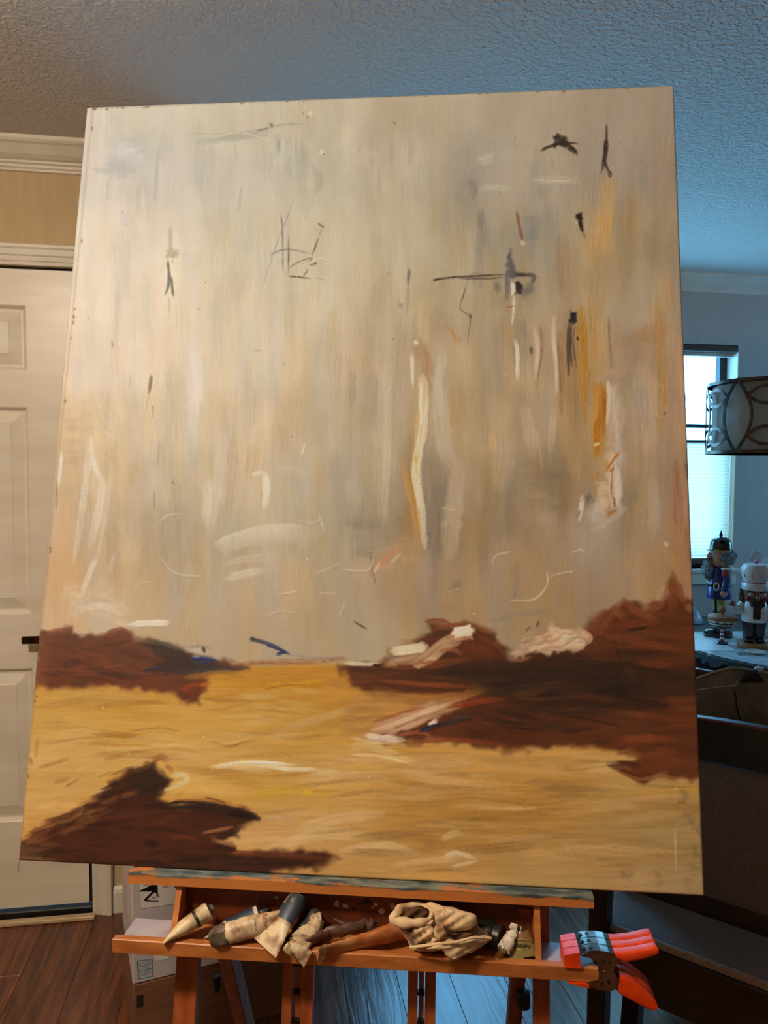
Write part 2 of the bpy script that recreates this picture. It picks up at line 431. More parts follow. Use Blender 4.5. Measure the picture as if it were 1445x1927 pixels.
def window(name, x0, x1, z0, z1, y, rail=None, shade=None):
    wn = empty(name, ((x0 + x1) / 2, y, z0)); struct(wn)
    cx, W, Hh, gy = 0.0, x1 - x0, z1 - z0, 0.115
    f = MB()
    for s in (-1, 1): f.box((s * (W / 2 - 0.0225), gy, Hh / 2), (0.045, 0.04, Hh))
    for zz in (0.02, Hh - 0.02): f.box((0, gy, zz), (W - 0.09, 0.04, 0.04))
    f.build('window_frame', M_FRAME, wn)
    r = (rail if rail else (z0 + z1) / 2) - z0
    MB().box((0, gy, r), (W - 0.09, 0.036, 0.016)).build('meeting_rail', M_FRAME, wn)
    for (a, b2) in ((0.04, r - 0.008), (r + 0.008, Hh - 0.04)):
        MB().box((0, gy, (a + b2) / 2), (W - 0.09, 0.004, b2 - a)).build('pane', M_GLASS, wn)
    MB().box((-W / 2 + 0.003, 0.05, Hh / 2), (0.006, 0.10, Hh)).box((W / 2 - 0.003, 0.05, Hh / 2), (0.006, 0.10, Hh)).build('window_jamb', M_TRIM, wn)
    MB().box((0, 0.038, -0.012), (W + 0.06, 0.125, 0.024), bevel=0.006, seg=2).box((0, -0.008, -0.052), (W + 0.02, 0.016, 0.056)).build('window_sill', M_TRIM, wn)
    MB().box((0, 0.022, Hh - 0.019), (W - 0.006, 0.05, 0.036), bevel=0.008, seg=2).build('valance', M_VAL, wn)
    MB().box((0, 0.045, Hh - 0.046), (W - 0.03, 0.03, 0.018)).build('head_rail', M_CORD, wn)
    if shade:
        zt = shade - z0
        MB().box((0, 0.045, zt), (W - 0.012, 0.026, 0.014), bevel=0.003).build('shade_rail', M_FRAME, wn)
        MB().box((0, 0.045, 0.034), (W - 0.012, 0.028, 0.03), bevel=0.004).build('bottom_rail', M_VAL, wn)
        n = 34; pts = []
        for k in range(2 * n + 1):
            z = 0.05 + (zt - 0.05) * k / (2 * n)
            pts.append((0.045 - (0.010 if k % 2 else 0.0), z))
        sh = MB().rings([[Vector((-W / 2 + 0.008, yy, z)), Vector((W / 2 - 0.008, yy, z))] for yy, z in pts], cap=False, closed=False).build('cellular_shade', M_SHADE, wn)
        for s in (-0.30, 0.175, 0.318):
            MB().tube([(s, 0.045, zt), (s, 0.045, Hh - 0.05)], 0.0012, 5).build('cord', M_CORD, wn)
    return wn
window('window_1', 1.55, 2.43, 0.95, 2.10, FAR_Y, rail=1.690, shade=1.607)
window('window_2', 0.58, 1.38, 0.95, 2.10, FAR_Y)
w3 = window('added_window', -0.375, 0.375, 0.95, 1.95, 0.0)  # unseen side window, added for blue light on the far wall and pendant
w3.location = (XR, 2.975, 0.95); w3.rotation_euler = (0, 0, R(-90))

# ceiling lamp of the entry, left of the viewer: a frosted bowl on a brass plate
lamp = empty('ceiling_lamp', (LAMP_POS[0], LAMP_POS[1], CEIL), label='frosted bowl ceiling lamp glowing warm above the entry', cat='lamp')
M_BRASS = pm('brushed_brass', rgb(170, 130, 70), rgb(140, 104, 52), rough=0.3, metal=0.9)
def emit_mat(name, col, s):
    m = bpy.data.materials.new(name); m.use_nodes = True
    b = m.node_tree.nodes['Principled BSDF']
    b.inputs['Base Color'].default_value = (0.8, 0.75, 0.7, 1)
    b.inputs['Emission Color'].default_value = (*col, 1); b.inputs['Emission Strength'].default_value = s
    return m
MB().lathe([(0, -0.001), (0.125, -0.001), (0.125, -0.03), (0.115, -0.036), (0.02, -0.040), (0.014, -0.112), (0, -0.112)], 32).build('lamp_plate', M_BRASS, lamp, smooth=True)
MB().lathe([(0, -0.110), (0.090, -0.110), (0.112, -0.125), (0.102, -0.160), (0.075, -0.190), (0.04, -0.207), (0, -0.211)], 32).build('lamp_bowl', emit_mat('glowing_glass', LAMP_COL, LAMP_STRENGTH), lamp, smooth=True)
# ================================================================== the painting
PW, PH, PD = 1.220, 1.524, 0.022
painting = empty('painting', tuple(P_ORG), (-P_LEAN, 0, P_YAW),
                 label='large abstract landscape painting on canvas, cream sky over ochre and dark brown land', cat='painting')
p_rot = np.array(Euler((-P_LEAN, 0, P_YAW)).to_matrix())

X0, Y0, BW, BH = 20, 145, 1330, 1560          # working buffer, one cell for each photo pixel
rng = np.random.default_rng(7)
def nz2(h, w, sy, sx, seed):
    g = np.random.default_rng(seed).random((int(h / sy) + 3, int(w / sx) + 3)).astype(np.float32) * 2 - 1
    yy = np.arange(h, dtype=np.float32) / sy; xx = np.arange(w, dtype=np.float32) / sx
    iy = yy.astype(int); ix = xx.astype(int)
    fy = yy - iy; fx = xx - ix
    fy = (fy * fy * (3 - 2 * fy))[:, None]; fx = (fx * fx * (3 - 2 * fx))[None, :]
    a = g[iy][:, ix]; b = g[iy][:, ix + 1]; c = g[iy + 1][:, ix]; d = g[iy + 1][:, ix + 1]
    return (a * (1 - fx) + b * fx) * (1 - fy) + (c * (1 - fx) + d * fx) * fy
def fbm(sy, sx, seed, n=3):
    s = 0; a = 1.0; t = 0
    for k in range(n):
        s = s + a * nz2(BH, BW, max(sy / 2 ** k, 1.2), max(sx / 2 ** k, 1.2), seed + 31 * k); t += a; a *= 0.55
    return s / t
GX, GY = np.meshgrid(np.arange(BW, dtype=np.float32) + X0, np.arange(BH, dtype=np.float32) + Y0)

SKY = [
 (180,220,214,200,176),(300,220,207,194,168),(450,215,200,186,158),(600,210,188,173,143),(800,200,173,155,126),(1000,195,160,142,116),(1150,190,152,133,108),(1270,190,142,122,98),
 (165,330,222,206,184),(300,330,206,195,175),(450,330,202,190,165),(600,330,192,178,150),(750,330,182,165,136),(900,330,160,146,122),(1000,330,164,147,120),(1150,330,152,134,110),(1280,330,148,126,102),
 (160,450,233,213,189),(300,450,222,206,182),(450,450,208,194,168),(600,450,200,185,156),(750,450,186,169,139),(900,450,162,146,121),(1000,450,154,138,115),(1150,450,162,135,100),(1280,450,148,126,100),
 (150,560,238,215,191),(300,560,228,208,182),(450,560,212,193,165),(600,560,200,182,152),(750,560,186,165,132),(900,560,166,147,119),(1000,560,160,138,110),(1100,560,150,126,97),(1200,560,164,140,112),(1285,560,153,127,98),
 (140,680,233,208,181),(280,680,228,204,176),(400,680,221,200,172),(500,680,205,183,152),(650,680,190,167,136),(760,680,176,150,118),(850,680,170,146,115),(950,680,165,141,110),(1050,680,158,131,100),(1130,680,160,124,84),(1200,680,158,134,108),(1290,680,160,124,94),
 (130,800,214,180,140),(250,800,211,186,151),(350,800,214,191,159),(450,800,200,175,140),(600,800,180,158,129),(700,800,172,150,121),(850,800,168,143,112),(950,800,165,139,107),(1050,800,150,125,94),(1130,800,158,120,78),(1200,800,158,136,112),(1290,800,158,122,92),
 (120,900,206,170,130),(200,900,200,174,140),(350,900,186,165,133),(420,900,194,170,136),(550,900,179,158,130),(650,900,166,146,119),(800,900,160,136,105),(900,900,164,139,109),(1050,900,137,114,87),(1150,900,164,137,105),(1230,900,153,130,105),(1295,900,148,112,86),
 (110,1000,200,161,122),(200,1000,190,164,131),(350,1000,173,151,121),(500,1000,184,163,133),(600,1000,166,147,119),(700,1000,148,128,103),(800,1000,153,126,94),(850,1000,143,121,95),(1000,1000,146,121,93),(1100,1000,156,134,110),(1200,1000,153,129,102),(1295,1000,148,111,85),
 (100,1080,195,155,115),(200,1080,186,157,123),(350,1080,168,146,116),(500,1080,176,154,125),(650,1080,159,139,111),(750,1080,157,128,97),(850,1080,150,128,101),(1000,1080,148,124,96),(1150,1080,149,125,98),(1250,1080,146,118,90),(1300,1080,142,106,78),
 (90,1140,199,164,127),(200,1140,193,167,136),(350,1140,180,158,128),(500,1140,172,150,122),(650,1140,161,141,113),(800,1140,151,129,101),(1000,1140,145,122,93),(1100,1140,142,115,86),
 (350,1200,175,150,118),(450,1200,168,146,118),(600,1200,162,142,115),(700,1200,158,138,108),(900,1200,150,125,95)]
LAND = [
 (100,1270,182,132,72),(300,1280,180,128,64),(500,1275,182,126,54),(650,1280,166,110,48),(850,1300,150,100,50),
 (80,1350,185,139,78),(300,1350,188,140,74),(500,1350,180,132,67),(650,1350,165,119,61),
 (60,1420,190,146,90),(200,1420,192,148,88),(400,1420,190,145,84),(600,1420,184,138,78),(800,1420,176,129,73),(1000,1420,168,123,69),(1150,1420,165,125,76),(1300,1440,160,120,75),
 (60,1500,180,135,80),(200,1500,176,129,72),(400,1500,185,138,72),(600,1500,180,135,74),(800,1500,165,118,60),(1000,1500,158,113,59),(1200,1500,152,113,67),(1310,1500,150,115,75),
 (100,1570,165,115,63),(500,1570,186,142,92),(650,1570,178,133,82),(800,1570,152,107,57),(1000,1570,150,109,63),(1200,1570,142,109,71),(1310,1570,141,111,76),
 (450,1640,172,127,77),(650,1640,170,125,76),(800,1640,164,121,75),(1000,1640,155,116,71),(1200,1640,145,112,75),(1310,1660,140,110,78)]
def idw(samples, sx, sy):
    step = 12
    gx, gy = GX[::step, ::step], GY[::step, ::step]
    num = np.zeros(gx.shape + (3,), np.float64); den = np.zeros(gx.shape)
    for (x, y, r, g, b) in samples:
        w = np.exp(-(((gx - x) / sx) ** 2 + ((gy - y) / sy) ** 2)) + 1e-9 / (1 + (gx - x) ** 2 + (gy - y) ** 2)
        num += w[..., None] * np.array([r, g, b]); den += w
    sm = (num / den[..., None]).astype(np.float32) / 255
    yy = (np.arange(BH) / step); xx = (np.arange(BW) / step)
    iy = np.minimum(yy.astype(int), sm.shape[0] - 2); ix = np.minimum(xx.astype(int), sm.shape[1] - 2)
    fy = np.clip(yy - iy, 0, 1)[:, None, None]; fx = np.clip(xx - ix, 0, 1)[None, :, None]
    return ((sm[iy][:, ix] * (1 - fx) + sm[iy][:, ix + 1] * fx) * (1 - fy) + (sm[iy + 1][:, ix] * (1 - fx) + sm[iy + 1][:, ix + 1] * fx) * fy).astype(np.float32)
SKY = [(x, y, r - (9 if (y > 880 and x > 700) else 0) + 2, g - (9 if (y > 880 and x > 700) else 0), b - (7 if (y > 880 and x > 700) else 0) - (5 if y > 420 else 1)) for x, y, r, g, b in SKY]
SKY = [(x, y, r + (7 if y > 1070 else 0), g + (3 if y > 1070 else 0), b) for x, y, r, g, b in SKY]
LAND = [(x, y, r + 9, g + 3, b - (14 if y < 1400 else 8)) for x, y, r, g, b in LAND]
A = idw(SKY, 62, 52)
Hh = np.zeros((BH, BW), np.float32)                     # relief in millimetres
LANDC = idw(LAND, 90, 42)
hor = 1252 + 6 * nz2(BH, BW, 40, 60, 3)
wl = np.clip((GY - hor) / 16 + 0.5, 0, 1)[..., None]
A = A * (1 - wl) + LANDC * wl

def smooth(x): x = np.clip(x, 0, 1); return x * x * (3 - 2 * x)
# brush grain: upright streaks in the sky, level ones in the land
vs1 = fbm(150, 13, 11, 3); vs2 = fbm(260, 40, 17, 3); vs3 = fbm(60, 5, 23, 2)
cl1 = fbm(85, 60, 61, 3); cl2 = fbm(34, 110, 67, 3)
hs1 = fbm(9, 120, 41, 3); hs2 = fbm(28, 260, 47, 3); hs3 = fbm(3.2, 70, 53, 2)
sk = 1 - wl[..., 0]
sprd = (smooth((GY - 160) / 500) * 0.5 + 0.5) * (1 - 0.65 * smooth((GY - 960) / 130))
lum = sk * sprd * (0.026 * vs1 + 0.042 * vs2 + 0.010 * vs3 + 0.040 * cl1) + wl[..., 0] * (0.026 * hs1 + 0.03 * hs2 + 0.016 * hs3 + 0.03 * cl2)
A = A + lum[..., None] * np.array([1.0, 1.0, 0.98], np.float32)
warm = sk * (0.042 * fbm(190, 26, 71, 3) * smooth((GY - 380) / 350))
A = A + warm[..., None] * np.array([0.9, 0.0, -1.3], np.float32)
cool = sk * np.clip(fbm(120, 34, 77, 2) - 0.05, 0, 1) * smooth((700 - GY) / 300)
A = A * (1 - 0.12 * cool[..., None]) + 0.12 * cool[..., None] * A.mean(axis=2, keepdims=True) * np.array([0.94, 0.97, 0.98], np.float32)
wv = fbm(40, 9, 83, 3)
Hh += sk * (0.10 * vs3 + 0.08 * nz2(BH, BW, 14, 2.4, 5)) + wl[..., 0] * (0.10 * hs3 + 0.07 * nz2(BH, BW, 2.2, 18, 6))

def crom(pts, step=3.0):
    P = [np.array(p, float) for p in pts]
    if len(P) == 2: P = [P[0], (P[0] * 2 + P[1]) / 3, (P[0] + P[1] * 2) / 3, P[1]]
    P = [2 * P[0] - P[1]] + P + [2 * P[-1] - P[-2]]
    out = []
    for i in range(1, len(P) - 2):
        n = max(2, int(np.linalg.norm(P[i + 1] - P[i]) / step))
        for k in range(n):
            t = k / n; t2, t3 = t * t, t ** 3
            out.append(0.5 * (2 * P[i] + (P[i + 1] - P[i - 1]) * t + (2 * P[i - 1] - 5 * P[i] + 4 * P[i + 1] - P[i + 2]) * t2 + (3 * P[i] - P[i - 1] - 3 * P[i + 1] + P[i + 2]) * t3))
    out.append(P[-2])
    return np.array(out, np.float32)
SEED = [100]
def stroke(pts, w, col, a=1.0, soft=0.5, dry=0.4, h=0.0, taper=(0.15, 0.25), var=0.06, jit=0.0):
    """brush stroke along pts (photo pixels), w wide; dry = how broken the bristles are; h = relief"""
    a = min(1.0, a * 1.18)
    SEED[0] += 1; sd = SEED[0]; rg = np.random.default_rng(sd)
    S = crom(pts)
    if jit: S = S + np.cumsum(rg.normal(0, jit, S.shape), axis=0) * 0.3
    hw = w / 2.0
    pad_ = hw * 0.5
    x0 = int(max(S[:, 0].min() - hw - pad_ - 3 - X0, 0)); x1 = int(min(S[:, 0].max() + hw + pad_ + 4 - X0, BW))
    y0 = int(max(S[:, 1].min() - hw - pad_ - 3 - Y0, 0)); y1 = int(min(S[:, 1].max() + hw + pad_ + 4 - Y0, BH))
    if x1 <= x0 or y1 <= y0: return
    gx, gy = GX[y0:y1, x0:x1], GY[y0:y1, x0:x1]
    best = np.full(gx.shape, 1e9, np.float32); idx = np.zeros(gx.shape, np.int32)
    for i, (sx, sy) in enumerate(S):
        d2 = (gx - sx) ** 2 + (gy - sy) ** 2
        m = d2 < best
        best[m] = d2[m]; idx[m] = i
    T = np.gradient(S, axis=0); T /= np.linalg.norm(T, axis=1, keepdims=True) + 1e-6
    n = len(S); t = idx / max(n - 1, 1)
    cross = (gx - S[idx, 0]) * -T[idx, 1] + (gy - S[idx, 1]) * T[idx, 0]
    along = idx * 3.0 + (gx - S[idx, 0]) * T[idx, 0] + (gy - S[idx, 1]) * T[idx, 1]
    dist = np.sqrt(best)
    tw = np.ones_like(t)
    if taper[0] > 0: tw *= np.clip(t / taper[0], 0.0, 1) ** 0.6
    if taper[1] > 0: tw *= np.clip((1 - t) / taper[1], 0.0, 1) ** 0.6
    wob = nz2(1, int(n * 3) + 40, 1, 14, sd + 7)[0]
    wa = wob[np.clip(along.astype(int) + 10, 0, len(wob) - 1)]
    hwl = np.maximum(hw * (0.5 + 0.5 * tw) * (1 + 0.16 * wa) * 1.22, 0.9)
    mask = smooth((hwl - dist) / (hw * soft + 0.6) + 0.25)
    bt = nz2(64, int(n * 3) + 60, 2.4 if w > 8 else 5, 55, sd + 3)
    ci = np.clip(((cross / hw) * 0.5 + 0.5) * 62, 0, 63).astype(int); ai = np.clip(along.astype(int) + 20, 0, bt.shape[1] - 1)
    br = bt[ci, ai]
    ends = np.clip(np.minimum(t / 0.25, (1 - t) / 0.35), 0, 1)
    mask = mask * np.clip(1 - dry * np.clip(br + 0.55 - 0.6 * ends, 0, 1) * (1.6 if w > 7 else 0.8), 0, 1)
    if taper[0] > 0 or taper[1] > 0: mask *= np.clip(0.7 + 0.3 * tw, 0, 1)
    c = np.array(col, np.float32) / 255
    cc = c[None, None] + (1.3 * var * br)[..., None]
    m3 = (mask * a)[..., None]
    A[y0:y1, x0:x1] = A[y0:y1, x0:x1] * (1 - m3) + cc * m3
    if h: Hh[y0:y1, x0:x1] += h * mask * (0.65 + 0.6 * br)
def blob(poly, col, a=1.0, feather=8, rag=6, rs=14, stretch=(1, 1), var=0.05, h=0.0, vstr=(12, 60), grain=0.0):
    """ragged area of paint inside poly (photo pixels)"""
    SEED[0] += 1; sd = SEED[0]
    P = np.array(poly, np.float32); pad = rag + feather + 4
    x0 = int(max(P[:, 0].min() - pad - X0, 0)); x1 = int(min(P[:, 0].max() + pad - X0, BW))
    y0 = int(max(P[:, 1].min() - pad - Y0, 0)); y1 = int(min(P[:, 1].max() + pad - Y0, BH))
    gx, gy = GX[y0:y1, x0:x1].copy(), GY[y0:y1, x0:x1].copy(); hgt, wdt = gx.shape
    gx += rag * (nz2(hgt, wdt, rs * stretch[1], rs * stretch[0], sd) + 0.3 * nz2(hgt, wdt, rs * 0.3 * stretch[1], rs * 0.55 * stretch[0], sd + 1))
    gy += rag * (nz2(hgt, wdt, rs * stretch[1], rs * stretch[0], sd + 2) + 0.3 * nz2(hgt, wdt, rs * 0.3 * stretch[1], rs * 0.55 * stretch[0], sd + 3))
    ins = np.zeros(gx.shape, bool); dm = np.full(gx.shape, 1e9, np.float32)
    for i in range(len(P)):
        ax, ay = P[i]; bx, by = P[(i + 1) % len(P)]
        cond = (ay > gy) != (by > gy)
        xi = (bx - ax) * (gy - ay) / ((by - ay) if by != ay else 1e-6) + ax
        ins ^= cond & (gx < xi)
        dx, dy = bx - ax, by - ay; L2 = dx * dx + dy * dy + 1e-6
        tt = np.clip(((gx - ax) * dx + (gy - ay) * dy) / L2, 0, 1)
        dm = np.minimum(dm, (gx - ax - tt * dx) ** 2 + (gy - ay - tt * dy) ** 2)
    sdist = np.sqrt(dm) * np.where(ins, 1, -1)
    mask = smooth(sdist / feather * 0.5 + 0.5)
    v = nz2(hgt, wdt, vstr[0], vstr[1], sd + 5) + 0.6 * nz2(hgt, wdt, max(vstr[0] / 3, 1.3), max(vstr[1] / 3, 1.3), sd + 6)
    if grain: mask = mask * np.clip(1 - grain * np.clip(v + 0.2, 0, 1), 0, 1)
    c = np.array(col, np.float32) / 255
    cc = c[None, None] * (1 + (var * 2.2 * v)[..., None]); m3 = (mask * a)[..., None]
    A[y0:y1, x0:x1] = A[y0:y1, x0:x1] * (1 - m3) + cc * m3
    if h: Hh[y0:y1, x0:x1] += h * mask * (0.7 + 0.5 * v)

# loose veils of paint drawn down the sky
rv = random.Random(21)
for k in range(330):
    x = rv.uniform(120, 1300); y = rv.uniform(190, 1080); ln = rv.uniform(40, 190) * (0.6 if y < 350 else 1.0)
    ix, iy = int(min(max(x - X0, 0), BW - 1)), int(min(max(y + ln / 2 - Y0, 0), BH - 1))
    base = A[iy, ix] * 255
    u = rv.random()
    if u < 0.40: c = base * 1.0 + np.array([18, 17, 15])
    elif u < 0.68: c = base * 0.90 + np.array([-2, 0, 2])
    elif u < 0.86 and y > 330: c = base * 0.97 + np.array([4, -5, -20])
    else: c = base * 0.93 + np.array([-6, -1, 5])
    if y > 820: ln *= 0.7
    stroke([(x, y), (x + rv.uniform(-5, 5), y + ln / 2), (x + rv.uniform(-9, 9), y + ln)], rv.uniform(8, 42), c, rv.uniform(0.18, 0.45), 0.9, 0.7, 0.08 if u < 0.4 else 0.0, (0.3, 0.4), 0.02)
for k in range(120):
    x = rv.uniform(60, 1200); y = rv.uniform(1265, 1660); ln = rv.uniform(60, 260)
    ix, iy = int(min(max(x + ln / 2 - X0, 0), BW - 1)), int(min(max(y - Y0, 0), BH - 1))
    base = A[iy, ix] * 255; u = rv.random()
    c = base + np.array([14, 13, 12]) if u < 0.4 else (base * 0.92 + np.array([0, -4, -8]) if u < 0.75 else base + np.array([8, 2, -14]))
    s = rv.uniform(-10, 10)
    stroke([(x, y), (x + ln / 2, y + s * 0.3 - 4), (x + ln, y + s)], rv.uniform(5, 22), c, rv.uniform(0.25, 0.55), 0.6, 0.7, 0.12, (0.3, 0.4), 0.03)
# ---- named passages of the picture, from the top down
S, B = stroke, blob
# grey veils, upper left
B([(205,255),(260,252),(272,300),(262,330),(200,330),(196,290)], (205,198,186), 0.55, 16, 8, 24)
S([(172,318),(200,322),(260,318)], 10, (190,182,168), 0.5, 0.7, 0.5)
S([(300,270),(296,310),(292,380)], 7, (186,178,166), 0.6, 0.6, 0.4)
S([(203,340),(202,380)], 6, (196,186,172), 0.6); S([(230,400),(245,425)], 20, (208,198,184), 0.4)
S([(370,268),(430,258),(505,248)], 17, (176,167,148), 0.7, 0.6, 0.5, 0, (0.4, 0.1))
S([(340,250),(420,252),(480,245),(508,240)], 2.5, (190,160,120), 0.6, 0.5, 0.4)
S([(480,247),(505,241),(512,236)], 3, (105,98,88), 0.8, 0.5, 0.4); S([(508,232),(514,240)], 6, (110,104,95), 0.6); S([(515,237),(540,234),(575,232)], 4, (150,142,125), 0.6)
B([(520,258),(548,256),(552,300),(585,304),(590,325),(528,328)], (176,168,148), 0.55, 10, 5, 16, vstr=(40, 10))
S([(523,262),(525,285)], 8, (158,150,132), 0.6); S([(440,262),(445,300),(425,325)], 5, (182,172,152), 0.5)
S([(390,262),(450,250),(520,268)], 3, (222,205,175), 0.6); S([(580,210),(588,217)], 8, (215,195,165), 0.8, h=0.5); S([(602,284),(610,290)], 7, (220,200,170), 0.8, h=0.5)
S([(570,213),(572,215)], 3, (90,70,50), 0.7); S([(577,220),(579,222)], 3, (90,70,50), 0.7); S([(608,289),(610,292)], 3, (100,80,60), 0.7)
S([(595,320),(602,340),(592,365)], 14, (160,150,128), 0.45); S([(735,250),(738,310)], 12, (160,150,130), 0.5); S([(672,285),(675,300)], 10, (190,172,145), 0.5)
S([(742,230),(743,234)], 3, (60,40,25), 0.8)
S([(380,300),(378,360)], 22, (196,186,164), 0.35); S([(455,350),(448,400)], 6, (178,168,150), 0.45)
for (x, y, l, w, c, a) in [(330,330,120,26,(222,206,184),.4),(355,360,150,22,(222,208,186),.4),(260,470,90,30,(234,214,190),.4),(190,440,120,24,(240,220,198),.4),
   (420,520,140,20,(208,180,145),.35),(300,500,120,18,(240,212,184),.4),(235,560,150,26,(240,216,190),.4),(365,620,190,22,(232,214,190),.5),(640,420,120,40,(205,188,160),.4),(690,380,90,60,(196,178,150),.3),
   (750,480,120,26,(190,172,140),.4),(820,440,90,40,(192,174,144),.35),(900,300,60,18,(142,132,114),.35),(905,400,80,16,(128,118,104),.4),(930,360,110,20,(172,156,130),.35),
   (1000,420,70,18,(128,120,108),.4),(1048,380,120,10,(150,138,120),.4),(1075,320,70,22,(152,138,116),.3),(1060,420,140,18,(150,132,108),.35),(1210,300,60,16,(132,120,104),.4),(1270,420,160,22,(138,118,94),.4)]:
    S([(x, y), (x + 2, y + l / 2), (x - 1, y + l)], w, c, a, 0.7, 0.6, 0.0, (0.3, 0.35), 0.02)
# smears and pale knocks, upper middle
S([(880,340),(892,350),(890,372)], 16, (128,118,102), 0.55); S([(905,395),(905,430)], 12, (126,112,96), 0.5); S([(900,460),(905,520)], 14, (140,126,106), 0.45)
B([(895,300),(925,285),(935,292),(912,310)], (182,166,138), 0.7, 5, 4, 8, h=0.2); S([(905,355),(930,352),(960,355)], 12, (182,166,138), 0.6, h=0.2); S([(1010,340),(1050,338),(1090,342)], 14, (176,158,130), 0.6, h=0.25)
S([(1000,338),(1060,340),(1080,338)], 3, (205,186,156), 0.6, h=0.3)
B([(990,410),(1012,405),(1015,450),(990,452)], (122,114,104), 0.5, 8, 5, 14)
B([(1015,355),(1030,350),(1030,395),(1012,395)], (138,128,114), 0.4, 10, 5, 14)
# dark bird-like marks
S([(1018,284),(1030,277),(1052,271)], 5, (58,44,32), 0.9, 0.4, 0.5); B([(1041,256),(1060,257),(1074,268),(1064,277),(1044,274)], (40,28,20), 0.9, 3, 5, 7, grain=0.5)
S([(1060,268),(1088,270)], 4, (46,32,22), 0.9); S([(1066,274),(1078,282),(1086,292)], 9, (48,34,26), 0.85, 0.5, 0.7); S([(1045,250),(1070,262)], 4, (70,56,44), 0.7); S([(1040,300),(1042,320)], 6, (140,120,96), 0.3)
S([(1141,232),(1141,262),(1138,290)], 4, (72,48,28), 0.8); S([(1141,262),(1139,288),(1134,318)], 9, (40,26,18), 0.92, 0.4, 0.4); S([(1137,298),(1143,318),(1150,328),(1147,332),(1141,318)], 4, (48,32,22), 0.9); S([(1134,315),(1130,328)], 3, (70,50,34), 0.8)
S([(1138,330),(1134,352)], 4, (165,118,70), 0.5)
B([(1084,402),(1096,400),(1097,414),(1086,415)], (26,18,16), 0.95, 2.5, 3, 6); S([(1090,412),(1094,428),(1098,438)], 8, (36,24,18), 0.9, 0.4, 0.6); S([(1097,438),(1103,450)], 3, (90,70,50), 0.6)
# the crossing mark
S([(818,527),(850,522),(900,519),(955,516)], 4, (66,52,40), 0.9, 0.4, 0.5); S([(815,528),(830,524)], 5, (52,36,26), 0.9); S([(860,524),(920,524),(950,521)], 4, (82,66,50), 0.7); S([(885,518),(895,513),(905,517),(890,530)], 2.5, (120,84,56), 0.7)
B([(952,520),(954,488),(960,470),(966,486),(972,512),(970,524)], (78,72,68), 0.88, 4, 3, 8, vstr=(30, 6)); S([(955,505),(955,545),(953,568)], 10, (98,90,82), 0.75, 0.6, 0.6); S([(968,515),(1000,518)], 8, (60,48,40), 0.85, 0.5, 0.7); S([(990,516),(1005,520),(1000,535)], 8, (84,72,62), 0.7)
B([(967,532),(978,528),(984,542),(976,552),(968,546)], (30,20,18), 0.95, 2.5, 4, 6); B([(978,540),(1000,528),(1004,545),(990,562),(980,560)], (100,92,84), 0.7, 6, 5, 9); S([(934,530),(936,550)], 12, (112,102,90), 0.6); S([(905,528),(904,545)], 6, (128,116,100), 0.5)
S([(964,532),(966,545),(963,556)], 7, (214,196,166), 0.95, 0.4, 0.3, 0.8); S([(967,556),(966,590),(963,612)], 5, (208,188,158), 0.85, 0.4, 0.6, 0.6); S([(952,578),(970,576)], 3, (150,90,50), 0.7); S([(1000,520),(1025,524)], 2, (110,90,72), 0.6)
S([(880,528),(872,555),(866,580),(880,592),(885,605),(882,625),(879,652)], 2.6, (74,44,26), 0.85, 0.5, 0.3); S([(884,590),(887,600)], 3, (60,34,20), 0.8)
S([(834,612),(848,622),(862,648)], 7, (172,122,68), 0.7, 0.6, 0.5); S([(862,630),(866,650)], 4, (168,116,60), 0.6); S([(972,395),(976,420),(984,458)], 6, (128,88,58), 0.8); S([(982,452),(985,462)], 7, (196,170,140), 0.8, h=0.4)
S([(770,505),(768,535)], 6, (104,94,84), 0.7); S([(768,535),(766,590)], 4, (138,122,102), 0.5); S([(752,570),(755,580)], 8, (130,118,100), 0.5)
# charcoal lines
S([(529,400),(531,430),(532,480),(533,508),(540,519)], 3, (104,94,92), 0.9, 0.4, 0.3); S([(559,362),(540,410),(520,460),(497,532)], 2.4, (130,118,108), 0.65, 0.5, 0.5); S([(508,480),(528,471),(550,470),(588,478)], 3, (120,108,104), 0.8)
S([(543,440),(543,480),(543,520)], 2.8, (92,58,34), 0.85); S([(543,520),(560,521),(585,524)], 3.2, (52,30,18), 0.95); S([(541,506),(562,493),(583,486),(586,489),(565,500)], 2.6, (100,76,62), 0.8)
S([(587,482),(594,462),(600,446)], 3.6, (92,82,76), 0.85); S([(600,446),(606,428)], 3, (126,114,104), 0.7); S([(598,420),(611,429)], 3.6, (92,86,80), 0.75); S([(577,504),(577,512),(570,519)], 3, (84,52,32), 0.8); S([(582,500),(596,495)], 5, (104,94,86), 0.6); S([(592,494),(595,496)], 3.5, (34,26,22), 0.9)
S([(560,504),(600,486),(625,492)], 2.4, (224,208,180), 0.8, h=0.4); S([(570,519),(600,520),(622,527)], 2.4, (224,208,180), 0.7, h=0.4); S([(590,522),(612,526)], 2, (110,72,44), 0.6)
S([(320,425),(320,455),(319,478)], 8, (186,172,146), 0.7); B([(312,470),(334,470),(334,484),(314,485)], (176,156,124), 0.8, 3, 4, 6, grain=0.4); S([(334,477),(365,480)], 2.5, (190,172,146), 0.5)
S([(316,490),(318,520),(316,540),(310,556)], 5, (92,84,72), 0.85, 0.5, 0.6); S([(314,492),(322,530),(326,556)], 4, (110,98,80), 0.8, 0.5, 0.6); S([(322,520),(326,558)], 5, (100,88,70), 0.8); S([(319,556),(318,600)], 2.5, (176,142,96), 0.7)
S([(285,705),(282,730),(280,742)], 6, (106,92,78), 0.85, 0.5, 0.5); S([(280,742),(274,778)], 2.5, (150,134,114), 0.7); S([(287,762),(289,787)], 3, (112,82,54), 0.8); S([(211,640),(212,655)], 4, (150,130,105), 0.5); S([(245,706),(243,735)], 3, (200,160,120), 0.6)
